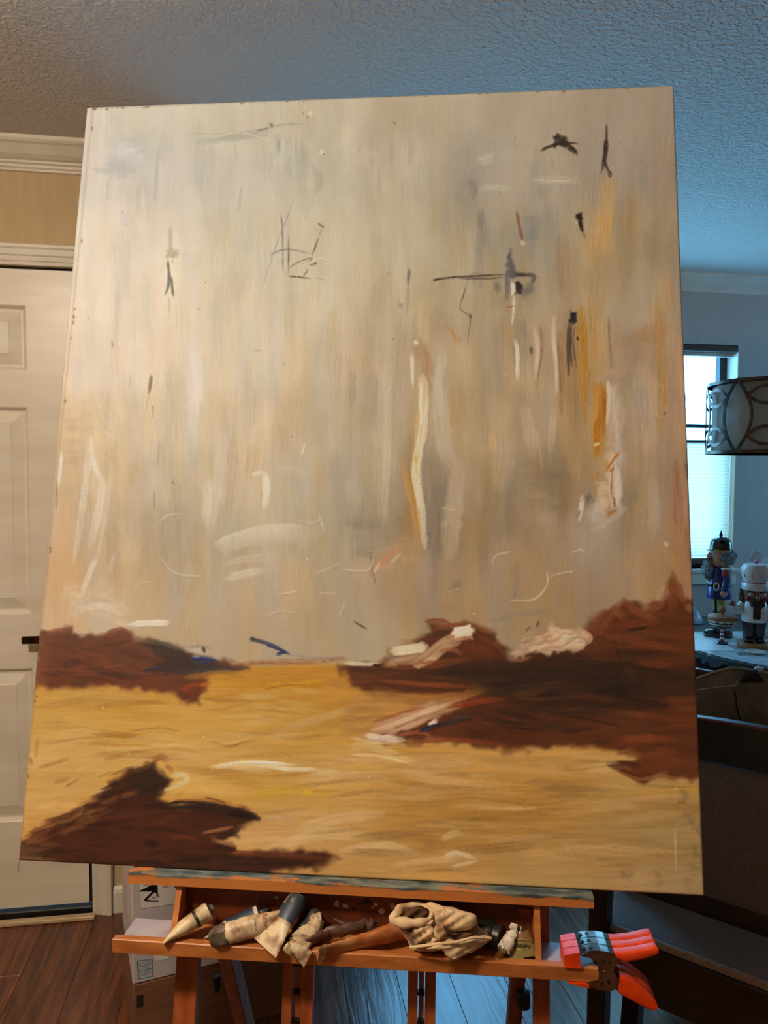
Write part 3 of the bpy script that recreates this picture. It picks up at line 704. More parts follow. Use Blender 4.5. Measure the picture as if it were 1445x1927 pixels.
S([(481,730),(480,770),(478,800)], 4, (168,150,130), 0.6); S([(478,660),(492,660)], 3, (160,130,90), 0.6); S([(290,925),(291,960)], 5, (140,122,100), 0.5); S([(664,700),(662,770)], 12, (150,132,110), 0.5); S([(322,906),(330,912)], 3, (110,86,60), 0.6)
# ochre in the upper sky, right
S([(1142,330),(1138,400),(1118,470),(1110,500)], 34, (186,140,78), 0.45, 0.8, 0.6); S([(1140,400),(1142,480)], 22, (184,138,76), 0.55, 0.7, 0.5); S([(1108,440),(1112,480)], 14, (176,132,78), 0.5); S([(1058,440),(1060,560)], 24, (150,116,80), 0.5); S([(1072,590),(1075,700),(1078,800)], 28, (140,102,62), 0.4)
S([(1094,575),(1097,650),(1100,770)], 17, (168,116,44), 0.8, 0.6, 0.55, 0.15); S([(1112,560),(1118,640),(1116,740)], 16, (170,122,60), 0.6, 0.7, 0.6); S([(1052,620),(1054,660),(1056,780)], 12, (140,100,66), 0.55)
S([(1130,600),(1134,690),(1128,760)], 20, (176,140,94), 0.5); S([(1145,590),(1147,640),(1152,700)], 5, (128,98,76), 0.6, 0.5, 0.5); S([(1100,720),(1102,800)], 8, (166,112,44), 0.7)
B([(1116,722),(1138,716),(1142,745),(1136,830),(1128,850),(1118,862),(1116,810)], (168,112,40), 0.9, 6, 4, 12, vstr=(80, 5), h=0.25); S([(1138,728),(1139,780),(1134,820)], 9, (146,82,20), 0.9, 0.5, 0.4, 0.3); S([(1126,780),(1122,820),(1122,856)], 9, (160,96,22), 0.85, 0.5, 0.5, 0.3)
B([(1126,705),(1150,695),(1165,712),(1155,735),(1128,722)], (166,132,100), 0.6, 8, 5, 12)
B([(1144,720),(1158,722),(1172,760),(1172,900),(1166,960),(1150,955),(1138,900),(1146,840)], (186,158,132), 0.72, 9, 6, 12, vstr=(40, 7), h=0.5); S([(1144,716),(1146,750),(1142,800)], 7, (208,182,150), 0.85, h=0.6); S([(1160,880),(1163,920),(1162,950)], 10, (206,186,164), 0.9, h=0.7); S([(1150,850),(1152,880),(1150,940)], 12, (196,160,124), 0.8, h=0.6)
S([(1118,838),(1128,834)], 5, (216,180,124), 0.9, h=0.5); S([(1166,850),(1150,872),(1140,888)], 5, (166,100,42), 0.85, h=0.4); S([(1160,862),(1145,890)], 4, (214,196,170), 0.9, h=0.6); S([(1154,868),(1150,920),(1152,940)], 3, (128,84,52), 0.8); S([(1117,900),(1126,890)], 6, (172,108,48), 0.8); S([(1146,888),(1155,880)], 4, (150,90,40), 0.8)
B([(1122,905),(1140,905),(1150,950),(1130,960)], (198,162,122), 0.75, 5, 5, 10, h=0.4, grain=0.3); S([(1160,960),(1148,966),(1138,972)], 6, (160,96,36), 0.9); S([(1155,935),(1157,955)], 4, (120,72,36), 0.8)
B([(1112,945),(1130,940),(1140,975),(1120,990),(1108,985)], (190,164,138), 0.75, 8, 7, 12, h=0.5); S([(1096,932),(1094,955),(1090,980)], 8, (200,180,154), 0.85, h=0.4); B([(1098,932),(1112,930),(1116,945),(1102,956)], (104,88,76), 0.8, 5, 6, 9, grain=0.5); S([(1180,955),(1140,985),(1110,1000)], 10, (176,152,128), 0.5); S([(1092,960),(1085,975)], 5, (120,100,84), 0.6)
# black upright
B([(1070,584),(1076,588),(1083,584),(1083,608),(1072,608)], (24,18,18), 0.95, 2.5, 3, 6); S([(1075,606),(1073,650),(1076,690)], 4, (50,36,28), 0.9); S([(1071,608),(1069,650),(1070,705)], 7, (82,60,50), 0.75); S([(1083,608),(1078,640),(1083,680),(1085,692)], 3, (66,50,40), 0.85); S([(1085,634),(1088,640)], 4, (24,18,16), 0.9); S([(999,652),(1000,668)], 6, (100,82,70), 0.8)
# pale curved drags
S([(1005,615),(1012,660),(1006,715)], 8, (192,166,132), 0.85, 0.5, 0.4, 0.5); S([(1014,610),(1020,650),(1010,730)], 5, (138,104,76), 0.7); S([(1043,595),(1042,640),(1048,690),(1048,740)], 8, (198,170,136), 0.9, 0.5, 0.35, 0.6); S([(1050,650),(1056,740)], 6, (136,98,72), 0.7); S([(970,640),(974,665),(973,715)], 8, (214,194,160), 0.9, 0.4, 0.4, 0.8); S([(967,640),(969,720)], 3, (140,116,92), 0.6); S([(985,600),(988,640)], 10, (140,112,90), 0.5)
S([(985,760),(995,800),(1005,860)], 24, (186,160,126), 0.55, 0.7, 0.6, 0.15); S([(935,740),(940,800),(945,860),(940,920)], 40, (184,156,118), 0.5, 0.8, 0.6, 0.15); S([(925,815),(930,850)], 14, (200,158,102), 0.5); S([(1040,780),(1036,850)], 14, (190,160,118), 0.45)
S([(1010,800),(1020,880),(1030,900)], 3, (186,160,128), 0.5, h=0.3)
# patches, centre right
B([(1020,880),(1070,860),(1075,950),(1060,1010),(1030,980)], (118,97,72), 0.5, 22, 12, 30); B([(995,830),(1015,890),(1045,960),(1050,1010),(1000,1000),(985,900)], (156,130,100), 0.35, 18, 8, 30)
B([(800,910),(812,880),(840,862),(850,900),(845,1000),(825,1050),(806,1040)], (124,104,82), 0.65, 14, 8, 20, vstr=(50, 10)); S([(820,900),(815,980),(808,1030)], 14, (128,108,86), 0.5); S([(805,1000),(806,1010)], 8, (96,84,72), 0.6)
S([(826,720),(830,790),(840,850),(862,890)], 30, (190,166,134), 0.6, 0.7, 0.6, 0.15); S([(865,870),(855,950),(846,1050)], 32, (184,158,124), 0.6, 0.7, 0.6, 0.2); S([(835,660),(824,720),(832,780)], 16, (198,178,148), 0.6, h=0.2)
S([(790,640),(802,680),(800,750)], 22, (160,116,80), 0.6, 0.7, 0.5); S([(786,650),(790,680)], 12, (168,128,92), 0.5)
S([(796,706),(798,745),(796,810),(786,860),(784,900),(792,950),(797,1000),(800,1030)], 15, (214,190,148), 0.95, 0.35, 0.35, 1.0, (0.06, 0.3)); S([(785,770),(782,840),(784,900)], 6, (196,160,92), 0.7); S([(793,720),(794,800)], 5, (228,206,168), 0.8, h=0.5)
S([(775,664),(776,690),(777,728)], 7, (216,196,164), 0.85, 0.4, 0.8, 0.7); S([(782,640),(784,648)], 8, (220,200,170), 0.95, 0.4, 0.1, 0.9)
S([(757,860),(765,910),(780,960),(790,1040)], 13, (176,130,66), 0.8, 0.6, 0.5, 0.15); S([(768,880),(785,985)], 6, (166,112,46), 0.6); B([(706,1045),(740,1020),(780,1010),(790,1050),(760,1065),(720,1075),(704,1062)], (176,136,98), 0.5, 14, 8, 16); S([(712,1070),(728,1050),(752,1028)], 10, (186,122,80), 0.65, 0.6, 0.6, 0.3); S([(702,1078),(715,1060)], 6, (206,166,126), 0.7, h=0.4); S([(735,1060),(755,1040)], 6, (196,160,122), 0.6, h=0.3)
S([(720,540),(722,700),(715,850),(720,980)], 30, (196,174,140), 0.4, 0.8, 0.6, 0.1); S([(728,680),(730,790),(724,960)], 16, (206,182,146), 0.5, 0.7, 0.6, 0.2); S([(700,700),(698,800)], 22, (150,132,112), 0.35); B([(660,985),(700,970),(720,1010),(700,1050),(668,1040)], (128,112,92), 0.5, 16, 9, 20); S([(697,1035),(700,1070),(708,1104)], 2.6, (84,66,50), 0.85); S([(660,1000),(662,1060)], 6, (140,124,106), 0.6)
# right flank
S([(1190,640),(1230,625),(1260,615)], 34, (156,112,68), 0.5, 0.8, 0.5); S([(1238,560),(1244,650),(1246,720)], 18, (164,116,66), 0.55, 0.7, 0.5); S([(1244,690),(1246,760),(1242,820)], 14, (160,110,58), 0.65, 0.6, 0.5); S([(1255,520),(1262,590)], 12, (172,124,70), 0.5); B([(1178,640),(1215,612),(1230,640),(1210,680),(1190,720)], (140,112,82), 0.4, 14, 8, 18)
S([(1205,720),(1210,820)], 22, (144,124,106), 0.4); S([(1290,560),(1294,620)], 8, (150,104,72), 0.4); S([(1250,775),(1252,782)], 5, (108,88,76), 0.7); S([(1272,870),(1276,940),(1278,1010)], 20, (138,90,62), 0.6, 0.7, 0.5); S([(1292,870),(1296,905)], 12, (106,84,66), 0.5); S([(1228,900),(1230,970),(1225,1020)], 20, (176,150,120), 0.45); S([(1283,700),(1292,800)], 12, (176,140,112), 0.5); S([(1290,990),(1296,1060)], 8, (140,84,54), 0.6); S([(1250,1020),(1258,1028)], 8, (186,162,136), 0.7, h=0.4)
B([(1240,1000),(1200,1040),(1190,1010),(1210,960)], (140,116,88), 0.35, 14, 8, 20)
# left flank: pale drags over warm ground
B([(120,790),(165,770),(160,900),(110,960)], (204,162,112), 0.4, 22, 10, 24); S([(116,850),(112,890),(108,920)], 9, (228,212,186), 0.85, h=0.4); S([(107,905),(106,960)], 4, (150,104,62), 0.6)
S([(170,830),(158,930),(148,1000),(138,1060)], 12, (226,204,174), 0.7, 0.6, 0.6, 0.3); S([(170,820),(176,870),(196,920)], 9, (230,210,182), 0.8, 0.5, 0.5, 0.5); S([(195,900),(186,960),(170,1030)], 16, (226,204,174), 0.7, 0.6, 0.6, 0.4); S([(210,870),(200,960),(182,1060)], 9, (216,190,154), 0.6, 0.6, 0.6, 0.3); S([(150,960),(150,1040)], 20, (196,168,136), 0.4)
S([(180,1050),(160,1100),(150,1130)], 10, (232,208,176), 0.7, 0.5, 0.7, 0.6); S([(215,1040),(205,1080)], 8, (228,204,172), 0.6, h=0.5); B([(130,1110),(180,1100),(225,1130),(240,1160),(180,1165),(130,1150)], (216,186,150), 0.55, 16, 10, 18, h=0.3, vstr=(10, 24)); S([(140,1150),(190,1140),(230,1158)], 12, (224,198,164), 0.6, h=0.4)
S([(365,650),(372,700),(370,780)], 20, (232,214,190), 0.55, 0.7, 0.5); S([(352,690),(356,760)], 14, (222,202,178), 0.5); S([(420,800),(414,880),(400,950),(395,1010)], 24, (212,190,158), 0.5, 0.7, 0.6, 0.2); S([(392,900),(388,990)], 14, (216,196,166), 0.5); S([(440,820),(436,900),(430,965)], 16, (184,148,100), 0.5); S([(480,840),(470,900)], 26, (190,152,104), 0.4); S([(530,800),(535,850)], 20, (184,150,112), 0.35); S([(180,740),(200,800),(240,820)], 40, (214,190,156), 0.3)
S([(210,985),(215,1090)], 26, (176,146,110), 0.4); S([(280,960),(282,1080)], 26, (168,142,112), 0.4); S([(330,900),(334,1040)], 18, (164,140,112), 0.4)
S([(498,888),(502,915),(499,955)], 13, (224,206,178), 0.9, 0.4, 0.4, 0.6); S([(474,893),(486,890),(495,886)], 9, (218,200,172), 0.7, h=0.4); S([(478,900),(474,945)], 10, (196,176,146), 0.6); S([(520,880),(560,885),(590,895)], 8, (200,180,152), 0.4); S([(575,832),(568,858)], 4, (214,196,166), 0.8, h=0.5)
for k in range(13):
    o = k * 3.4
    S([(398 + k * 2, 1024 + o * 0.6), (440, 1004 + o * 0.75), (500, 990 + o * 0.8), (560, 988 + o * 0.85), (606 - k * 4, 1004 + o)], 3.5, (216 - 2 * k, 195 - 2 * k, 164 - 2 * k), 0.62, 0.4, 0.5, 0.35, (0.1, 0.35))
S([(420,1064),(460,1052),(520,1048)], 12, (196,174,142), 0.55, h=0.3); S([(424,1088),(460,1080),(500,1072)], 14, (210,190,160), 0.7, 0.5, 0.6, 0.4); S([(560,985),(606,990),(600,1010)], 14, (178,156,126), 0.5); S([(600,965),(610,1000)], 4, (200,178,148), 0.6, h=0.4)
S([(296,985),(315,970),(345,966)], 3, (206,186,156), 0.7, h=0.5); S([(300,830),(296,880)], 5, (150,134,114), 0.35); S([(355,1060),(352,1110)], 18, (186,166,138), 0.4)
for pts in ([(520,1120),(545,1116),(560,1112)], [(590,1080),(620,1070),(640,1060)], [(600,1115),(626,1118),(634,1112)], [(925,1060),(935,1045),(960,1038)], [(1028,1070),(1030,1100),(1005,1128),(960,1130)], [(500,1160),(530,1150),(560,1155)], [(560,980),(590,985),(610,975)], [(640,1070),(690,1075),(704,1050)], [(300,1050),(330,1080),(380,1086)], [(1075,1040),(1095,1034)], [(1080,1075),(1050,1080),(1035,1086)], [(650,1130),(640,1160)], [(1090,1030),(1100,1040)], [(830,955),(860,960)], [(250,1120),(262,1100),(280,1096)]):
    S(pts, 3.4, (196,172,140), 0.55, 0.4, 0.2, 0.9, (0.1, 0.1))
B([(845,1095),(866,1090),(872,1108),(850,1116)], (116,96,76), 0.6, 5, 6, 8, grain=0.6); S([(845,1112),(866,1108)], 3, (190,166,136), 0.7, h=0.4); S([(820,1134),(838,1140),(858,1146)], 8, (156,112,76), 0.75); S([(940,1160),(990,1155),(1040,1152)], 10, (128,108,88), 0.4); S([(920,1170),(960,1165)], 8, (130,112,96), 0.4)
S([(664,1168),(680,1178),(694,1186)], 3.2, (60,46,38), 0.95); B([(690,1130),(720,1100),(730,1150),(700,1160)], (140,122,100), 0.3, 16, 8, 20)
# ---- left headland
B([(68,1200),(84,1188),(110,1183),(138,1181),(143,1195),(186,1199),(214,1186),(244,1187),(252,1202),(300,1207),(338,1221),(372,1238),(404,1240),(430,1248),(470,1256),(440,1265),(392,1270),(384,1296),(374,1322),(350,1326),(330,1307),(280,1298),(200,1291),(110,1291),(66,1290)], (88,41,23), 0.96, 7, 6, 15, var=0.05, vstr=(10, 50))
B([(66,1260),(200,1250),(330,1275),(330,1300),(200,1290),(66,1290)], (104,46,22), 0.5, 14, 6, 16, vstr=(6, 60)); S([(100,1282),(180,1236),(240,1205)], 12, (98,42,22), 0.55, 0.7, 0.5); S([(180,1232),(200,1250),(212,1285)], 12, (118,52,28), 0.7, 0.5, 0.4, 0.2); S([(200,1195),(225,1186),(246,1194)], 12, (120,62,36), 0.8, 0.5, 0.4, 0.2); S([(84,1195),(110,1188),(134,1188)], 10, (122,64,36), 0.6); B([(70,1196),(100,1196),(86,1288),(66,1288)], (126,70,40), 0.45, 10, 5, 12)
B([(262,1205),(300,1208),(345,1222),(376,1242),(440,1258),(430,1266),(330,1269),(282,1264),(310,1240)], (46,32,25), 0.9, 9, 5, 12, vstr=(5, 36)); S([(270,1205),(310,1212),(350,1226)], 7, (92,74,56), 0.6)
S([(330,1266),(390,1263),(450,1259),(466,1256)], 9, (52,46,48), 0.8, 0.5, 0.5, 0.2); S([(268,1264),(286,1259),(308,1257)], 5, (32,36,60), 0.8, 0.4, 0.4, 0.4); S([(345,1222),(372,1224),(396,1232)], 11, (188,166,140), 0.85, 0.5, 0.6, 0.4); S([(352,1218),(380,1216),(400,1222)], 6, (150,128,104), 0.6); S([(381,1217),(386,1228)], 5, (60,42,32), 0.8); B([(356,1236),(392,1234),(412,1246),(368,1256)], (54,48,50), 0.7, 5, 5, 9, grain=0.4)
S([(358,1240),(382,1239),(412,1243)], 5.5, (28,40,92), 0.8, 0.4, 0.5, 0.6); S([(372,1248),(396,1244)], 4, (32,44,96), 0.7, h=0.5); S([(362,1234),(376,1238)], 4, (150,150,160), 0.5)
S([(470,1203),(482,1205),(500,1210),(520,1217),(543,1230)], 6.5, (44,46,62), 0.8, 0.4, 0.5, 0.4, (0.05, 0.5)); S([(500,1213),(520,1220),(546,1232)], 5.5, (28,36,76), 0.8, 0.4, 0.5, 0.4); S([(472,1200),(480,1204)], 6, (28,30,48), 0.95); S([(538,1226),(520,1232)], 6, (30,36,70), 0.8); S([(545,1232),(600,1238),(650,1236)], 4, (130,120,106), 0.5)
S([(446,1250),(520,1246),(600,1244),(655,1240)], 10, (150,98,62), 0.75, 0.5, 0.5, 0.2); S([(480,1242),(560,1243),(620,1240)], 4, (176,134,96), 0.6); S([(240,1176),(270,1173),(318,1172)], 10, (236,216,186), 0.92, 0.35, 0.4, 0.7, (0.3, 0.05)); S([(215,1170),(245,1175)], 12, (210,186,154), 0.5)
# ochre fields below the horizon
S([(350,1274),(420,1270),(520,1276),(620,1280)], 16, (178,120,38), 0.6, 0.6, 0.5); S([(500,1288),(545,1290),(585,1284),(612,1278)], 9, (192,134,26), 0.85, 0.5, 0.4, 0.3); S([(495,1298),(530,1290),(580,1288)], 4, (150,100,32), 0.7, h=0.5); S([(340,1300),(362,1290),(384,1286)], 12, (126,48,18), 0.85, 0.5, 0.5); S([(350,1310),(366,1304),(380,1296)], 14, (106,40,16), 0.75); S([(376,1290),(396,1284)], 7, (176,84,30), 0.7); S([(660,1290),(678,1287),(706,1285)], 5, (36,38,62), 0.85, 0.4, 0.3, 0.4); S([(618,1284),(680,1296)], 12, (160,106,44), 0.5)
S([(70,1330),(150,1318),(280,1306)], 14, (170,116,52), 0.5); S([(180,1330),(240,1322),(320,1322)], 10, (166,110,44), 0.6); S([(240,1376),(300,1370),(340,1376)], 3.4, (146,96,44), 0.7); S([(400,1395),(430,1404),(458,1396),(478,1392)], 5, (158,106,44), 0.85, h=0.6); S([(200,1412),(270,1408),(330,1404),(370,1408)], 8, (208,166,100), 0.7, h=0.5); S([(240,1418),(300,1408)], 4, (140,92,40), 0.6)
S([(520,1376),(600,1352),(700,1322)], 14, (190,146,86), 0.6); S([(420,1390),(520,1374),(620,1350)], 12, (184,138,76), 0.5); S([(60,1420),(130,1400),(200,1392)], 10, (204,160,98), 0.5); S([(56,1425),(60,1440)], 8, (150,100,46), 0.6); S([(70,1390),(66,1430)], 8, (168,118,58), 0.5)
for k in range(26):
    x = rv.uniform(60, 260); y = rv.uniform(1430, 1540)
    S([(x, y), (x + rv.uniform(20, 60), y - rv.uniform(6, 26))], rv.uniform(3, 9), rv.choice([(204,160,98), (150,98,48), (190,142,80), (124,74,36)]), 0.5, 0.5, 0.6, 0.35)
S([(395,1446),(440,1438),(490,1438),(540,1446),(590,1447)], 10, (226,204,164), 0.85, 0.5, 0.5, 0.5); S([(440,1436),(500,1434),(560,1440)], 4, (240,222,188), 0.8, h=0.4); S([(540,1446),(600,1452),(640,1450)], 8, (206,172,124), 0.6)
S([(470,1496),(540,1488),(620,1492)], 18, (194,146,48), 0.6, 0.7, 0.5); S([(570,1490),(590,1494)], 8, (204,156,40), 0.7); S([(560,1470),(660,1462),(740,1470)], 20, (196,152,92), 0.5); S([(560,1560),(640,1540),(720,1530)], 20, (200,160,110), 0.5); S([(500,1600),(600,1570),(700,1575)], 22, (200,160,112), 0.5); S([(640,1600),(720,1590),(790,1606)], 14, (204,166,116), 0.55); S([(480,1548),(520,1540),(560,1546)], 10, (176,136,92), 0.5)
S([(650,1408),(700,1404),(760,1430),(800,1446)], 16, (204,164,106), 0.6, 0.6, 0.6, 0.2); S([(790,1440),(830,1436),(870,1440)], 16, (170,120,60), 0.6); S([(660,1420),(720,1424),(780,1440)], 6, (220,184,130), 0.6, h=0.3); S([(720,1446),(780,1440),(830,1428)], 12, (168,118,56), 0.5)
B([(1000,1490),(1040,1474),(1120,1478),(1126,1490),(1060,1500)], (136,92,42), 0.65, 12, 6, 20, (2.5, 1), vstr=(5, 60)); B([(780,1560),(860,1530),(980,1534),(1080,1512),(1130,1500),(1000,1550),(880,1558),(830,1590),(800,1600)], (136,92,42), 0.55, 16, 7, 24, (2.5, 1), vstr=(5, 60)); S([(840,1612),(900,1600),(1000,1590)], 22, (134,92,46), 0.5); S([(760,1520),(880,1500),(1000,1510)], 24, (150,104,48), 0.4)
S([(830,1580),(850,1570),(870,1568)], 12, (186,146,94), 0.8, 0.6, 0.5, 0.3); S([(866,1574),(960,1578),(1060,1570)], 10, (172,130,80), 0.5); S([(832,1614),(860,1606),(896,1616)], 9, (206,172,128), 0.8, 0.5, 0.6, 0.4); S([(850,1630),(900,1620)], 6, (200,164,120), 0.6); S([(1270,1560),(1272,1640)], 5, (176,140,98), 0.5, h=0.3)
for (x, y) in [(1288,1500),(1300,1540),(1310,1600),(1305,1640),(1295,1660),(1240,1655),(1180,1650),(1312,1560)]:
    B([(x - 10, y - 12), (x + 8, y - 10), (x + 6, y + 12), (x - 8, y + 10)], (112,84,52), 0.5, 5, 8, 8, grain=0.6)
S([(1315,1480),(1320,1580),(1322,1670)], 8, (120,90,56), 0.35)
# ---- right land mass
B([(640,1252),(700,1248),(722,1244),(752,1222),(770,1208),(800,1192),(812,1188),(806,1168),(830,1172),(850,1178),(890,1176),(928,1190),(946,1218),(962,1238),(990,1220),(1050,1192),(1090,1192),(1108,1168),(1150,1150),(1172,1128),(1210,1142),(1250,1132),(1262,1090),(1270,1086),(1284,1122),(1340,1150),(1345,1466),(1240,1460),(1214,1470),(1180,1452),(1144,1438),(1196,1434),(1200,1420),(1150,1408),(1050,1404),(990,1412),(960,1416),(880,1396),(790,1396),(730,1396),(702,1388),(760,1350),(840,1336),(790,1322),(700,1304),(655,1290)], (76,33,15), 0.97, 9, 7, 17, var=0.07, vstr=(8, 70))
B([(700,1300),(780,1312),(850,1318),(870,1330),(770,1345),(740,1365),(690,1384),(640,1380),(650,1320)], (164,112,56), 0.75, 12, 6, 16, (2, 1), vstr=(6, 60)); S([(690,1306),(760,1312),(860,1310),(920,1298)], 14, (158,100,44), 0.7, 0.6, 0.6); S([(880,1300),(920,1288),(960,1296),(1000,1302)], 16, (128,76,34), 0.7)
B([(760,1268),(900,1240),(1180,1236),(1345,1255),(1345,1300),(1190,1350),(1060,1352),(960,1330),(900,1290)], (40,23,13), 0.85, 26, 9, 34, (2, 1), vstr=(9, 80)); S([(900,1284),(960,1290),(1040,1304),(1090,1306)], 16, (34,22,14), 0.7, 0.7, 0.5); S([(960,1256),(1040,1248),(1150,1250)], 14, (44,24,14), 0.65); S([(1160,1190),(1180,1260),(1185,1330)], 30, (64,36,20), 0.4, 0.8); S([(820,1268),(900,1272),(1000,1280)], 10, (52,26,14), 0.6); S([(1190,1326),(1240,1330),(1260,1324)], 10, (38,22,14), 0.6); S([(1130,1185),(1200,1188),(1300,1196)], 12, (78,40,20), 0.6); S([(1000,1322),(1060,1310)], 12, (38,24,16), 0.6); S([(1255,1380),(1300,1392),(1340,1410)], 8, (70,40,22), 0.6)
B([(890,1340),(960,1330),(1100,1360),(1080,1390),(960,1400),(860,1388)], (64,29,15), 0.6, 16, 8, 24, (2, 1), vstr=(7, 70)); S([(700,1250),(800,1252),(900,1236)], 12, (118,56,26), 0.6); S([(655,1256),(700,1262),(760,1262)], 8, (66,34,20), 0.6); S([(720,1282),(800,1288),(880,1292)], 8, (128,60,24), 0.6); S([(780,1396),(860,1392),(960,1404)], 8, (116,48,26), 0.7)
B([(1010,1350),(1150,1345),(1300,1370),(1340,1440),(1200,1400),(1080,1395)], (78,36,17), 0.5, 18, 8, 28, (2, 1), vstr=(7, 70))
for pts in ([(1110,1190),(1128,1162),(1140,1150)], [(1120,1195),(1150,1160),(1165,1132)], [(1170,1128),(1200,1150),(1240,1170)], [(1150,1140),(1180,1170)], [(1266,1088),(1268,1120),(1262,1150)], [(1274,1100),(1284,1130)], [(1250,1135),(1220,1150)]):
    S(pts, 14, (116,60,32), 0.7, 0.6, 0.7, 0.15)
S([(1266,1072),(1268,1095)], 5, (120,76,50), 0.7); S([(1290,1140),(1304,1150)], 10, (140,90,58), 0.5); S([(1235,1130),(1250,1100)], 10, (164,132,100), 0.5)
# pale rocks
S([(800,1170),(830,1168),(850,1176)], 8, (124,72,42), 0.8); S([(812,1186),(840,1178),(880,1176),(925,1190)], 8, (120,62,32), 0.8, 0.5, 0.6, 0.2); B([(872,1200),(905,1196),(940,1222),(930,1240),(880,1240),(862,1228)], (84,34,16), 0.85, 6, 5, 10, (1, 1), vstr=(14, 10)); S([(900,1196),(930,1212),(955,1236)], 6, (96,44,22), 0.8)
B([(728,1222),(760,1212),(800,1212),(806,1228),(780,1250),(726,1252)], (150,112,76), 0.85, 5, 4, 8, vstr=(6, 24)); S([(738,1226),(765,1223),(802,1217)], 18, (212,188,146), 0.95, 0.3, 0.3, 0.8, (0.05, 0.1)); S([(735,1244),(770,1238),(790,1230)], 8, (166,126,90), 0.8); S([(650,1248),(690,1250),(715,1249)], 7, (206,180,142), 0.8, 0.4, 0.5, 0.5); S([(700,1252),(718,1252)], 5, (36,22,14), 0.8)
S([(784,1250),(808,1236),(838,1212),(866,1200)], 24, (172,128,90), 0.95, 0.4, 0.4, 0.6, (0.2, 0.1)); S([(780,1254),(796,1250),(820,1238)], 10, (202,160,116), 0.9, h=0.7); S([(826,1226),(852,1222),(868,1232)], 8, (140,80,48), 0.7); S([(850,1196),(872,1192),(890,1188)], 20, (198,150,104), 0.6); S([(853,1191),(870,1188),(888,1186)], 18, (228,206,160), 0.98, 0.25, 0.15, 1.1, (0.03, 0.05)); S([(884,1196),(890,1204)], 6, (150,110,70), 0.8)
B([(958,1238),(980,1212),(1005,1200),(1030,1190),(1038,1170),(1052,1182),(1090,1180),(1108,1196),(1104,1210),(1080,1230),(1060,1224),(1030,1232),(1005,1226),(985,1236)], (184,144,106), 0.97, 4, 4, 8, var=0.06, vstr=(5, 20), h=0.5)
for k in range(24):
    x = rv.uniform(975, 1075); y = rv.uniform(1192, 1224)
    S([(x, y), (x + rv.uniform(10, 28), y - rv.uniform(4, 14))], rv.uniform(2.5, 5), rv.choice([(204,164,122), (166,122,86), (214,178,138), (150,106,74)]), 0.75, 0.4, 0.5, 0.6)
S([(988,1188),(1000,1178)], 5, (128,72,44), 0.7); S([(1010,1180),(1014,1170)], 6, (116,62,36), 0.8); S([(1092,1186),(1110,1200),(1100,1214)], 10, (190,146,108), 0.7, h=0.5); S([(956,1240),(980,1242),(1000,1236)], 6, (160,104,72), 0.6)
# lower pale drag with blue
S([(692,1386),(740,1366),(800,1342),(850,1326),(872,1320)], 30, (172,124,88), 0.9, 0.45, 0.5, 0.5, (0.12, 0.35)); S([(700,1376),(750,1360),(800,1340),(850,1324)], 9, (204,162,118), 0.85, 0.4, 0.5, 0.6); S([(688,1384),(710,1388),(762,1393)], 12, (218,184,150), 0.95, 0.35, 0.35, 0.9); S([(720,1378),(770,1366),(806,1352)], 8, (192,146,106), 0.7, h=0.5); S([(745,1384),(790,1378),(812,1386)], 7, (150,76,46), 0.7); S([(740,1372),(770,1358)], 5, (150,84,54), 0.7)
S([(806,1366),(815,1360),(822,1356)], 9, (216,182,150), 0.95, 0.3, 0.2, 1.0); S([(790,1378),(805,1370),(830,1364),(852,1356)], 8, (26,23,38), 0.9, 0.4, 0.5, 0.4); S([(796,1376),(808,1371)], 4, (34,44,86), 0.7, h=0.4); S([(840,1364),(870,1352),(890,1352)], 10, (44,34,36), 0.7); S([(840,1330),(890,1322),(956,1314)], 10, (124,48,22), 0.8, 0.5, 0.5, 0.25); S([(700,1360),(760,1340),(800,1330)], 6, (140,70,36), 0.6); S([(660,1388),(700,1396),(760,1400)], 6, (210,170,124), 0.6)
# right point
S([(1142,1438),(1165,1446),(1195,1462),(1216,1470)], 11, (70,30,14), 0.9, 0.4, 0.5, 0.2); S([(1150,1436),(1190,1436),(1240,1436)], 10, (66,30,14), 0.85); B([(1196,1420),(1250,1410),(1320,1430),(1340,1466),(1250,1458),(1200,1440)], (92,44,20), 0.7, 8, 5, 16, (2, 1), vstr=(6, 50)); S([(1160,1450),(1200,1466),(1240,1462),(1300,1466)], 7, (126,74,36), 0.7, 0.6, 0.7); S([(1160,1420),(1190,1410),(1200,1416)], 8, (110,56,26), 0.6)
# ---- dark shape, lower left
B([(20,1640),(30,1590),(60,1566),(110,1556),(140,1540),(168,1522),(196,1500),(214,1484),(204,1472),(236,1452),(256,1446),(288,1438),(300,1456),(326,1466),(312,1482),(300,1500),(330,1516),(400,1516),(456,1520),(490,1540),(450,1554),(444,1566),(452,1576),(402,1580),(440,1594),(438,1606),(520,1604),(580,1598),(634,1616),(600,1632),(500,1645),(400,1650),(240,1645),(20,1640)], (52,21,11), 0.97, 9, 7, 16, var=0.06, vstr=(9, 60))
B([(250,1450),(286,1442),(296,1458),(324,1466),(306,1484),(296,1500),(262,1490),(240,1470)], (40,22,14), 0.8, 8, 5, 10); S([(300,1518),(360,1514),(420,1522),(486,1540)], 16, (36,20,14), 0.85, 0.5, 0.5, 0.2); S([(430,1530),(470,1536),(488,1542)], 14, (26,16,14), 0.85, 0.4, 0.6, 0.2); S([(400,1576),(440,1568),(452,1556)], 8, (44,24,16), 0.8); S([(404,1590),(430,1598),(446,1600)], 9, (46,24,16), 0.8); S([(260,1626),(380,1620),(500,1622),(600,1626)], 12, (38,20,14), 0.75, 0.6, 0.5); S([(420,1606),(520,1608),(620,1616)], 10, (92,42,22), 0.7)
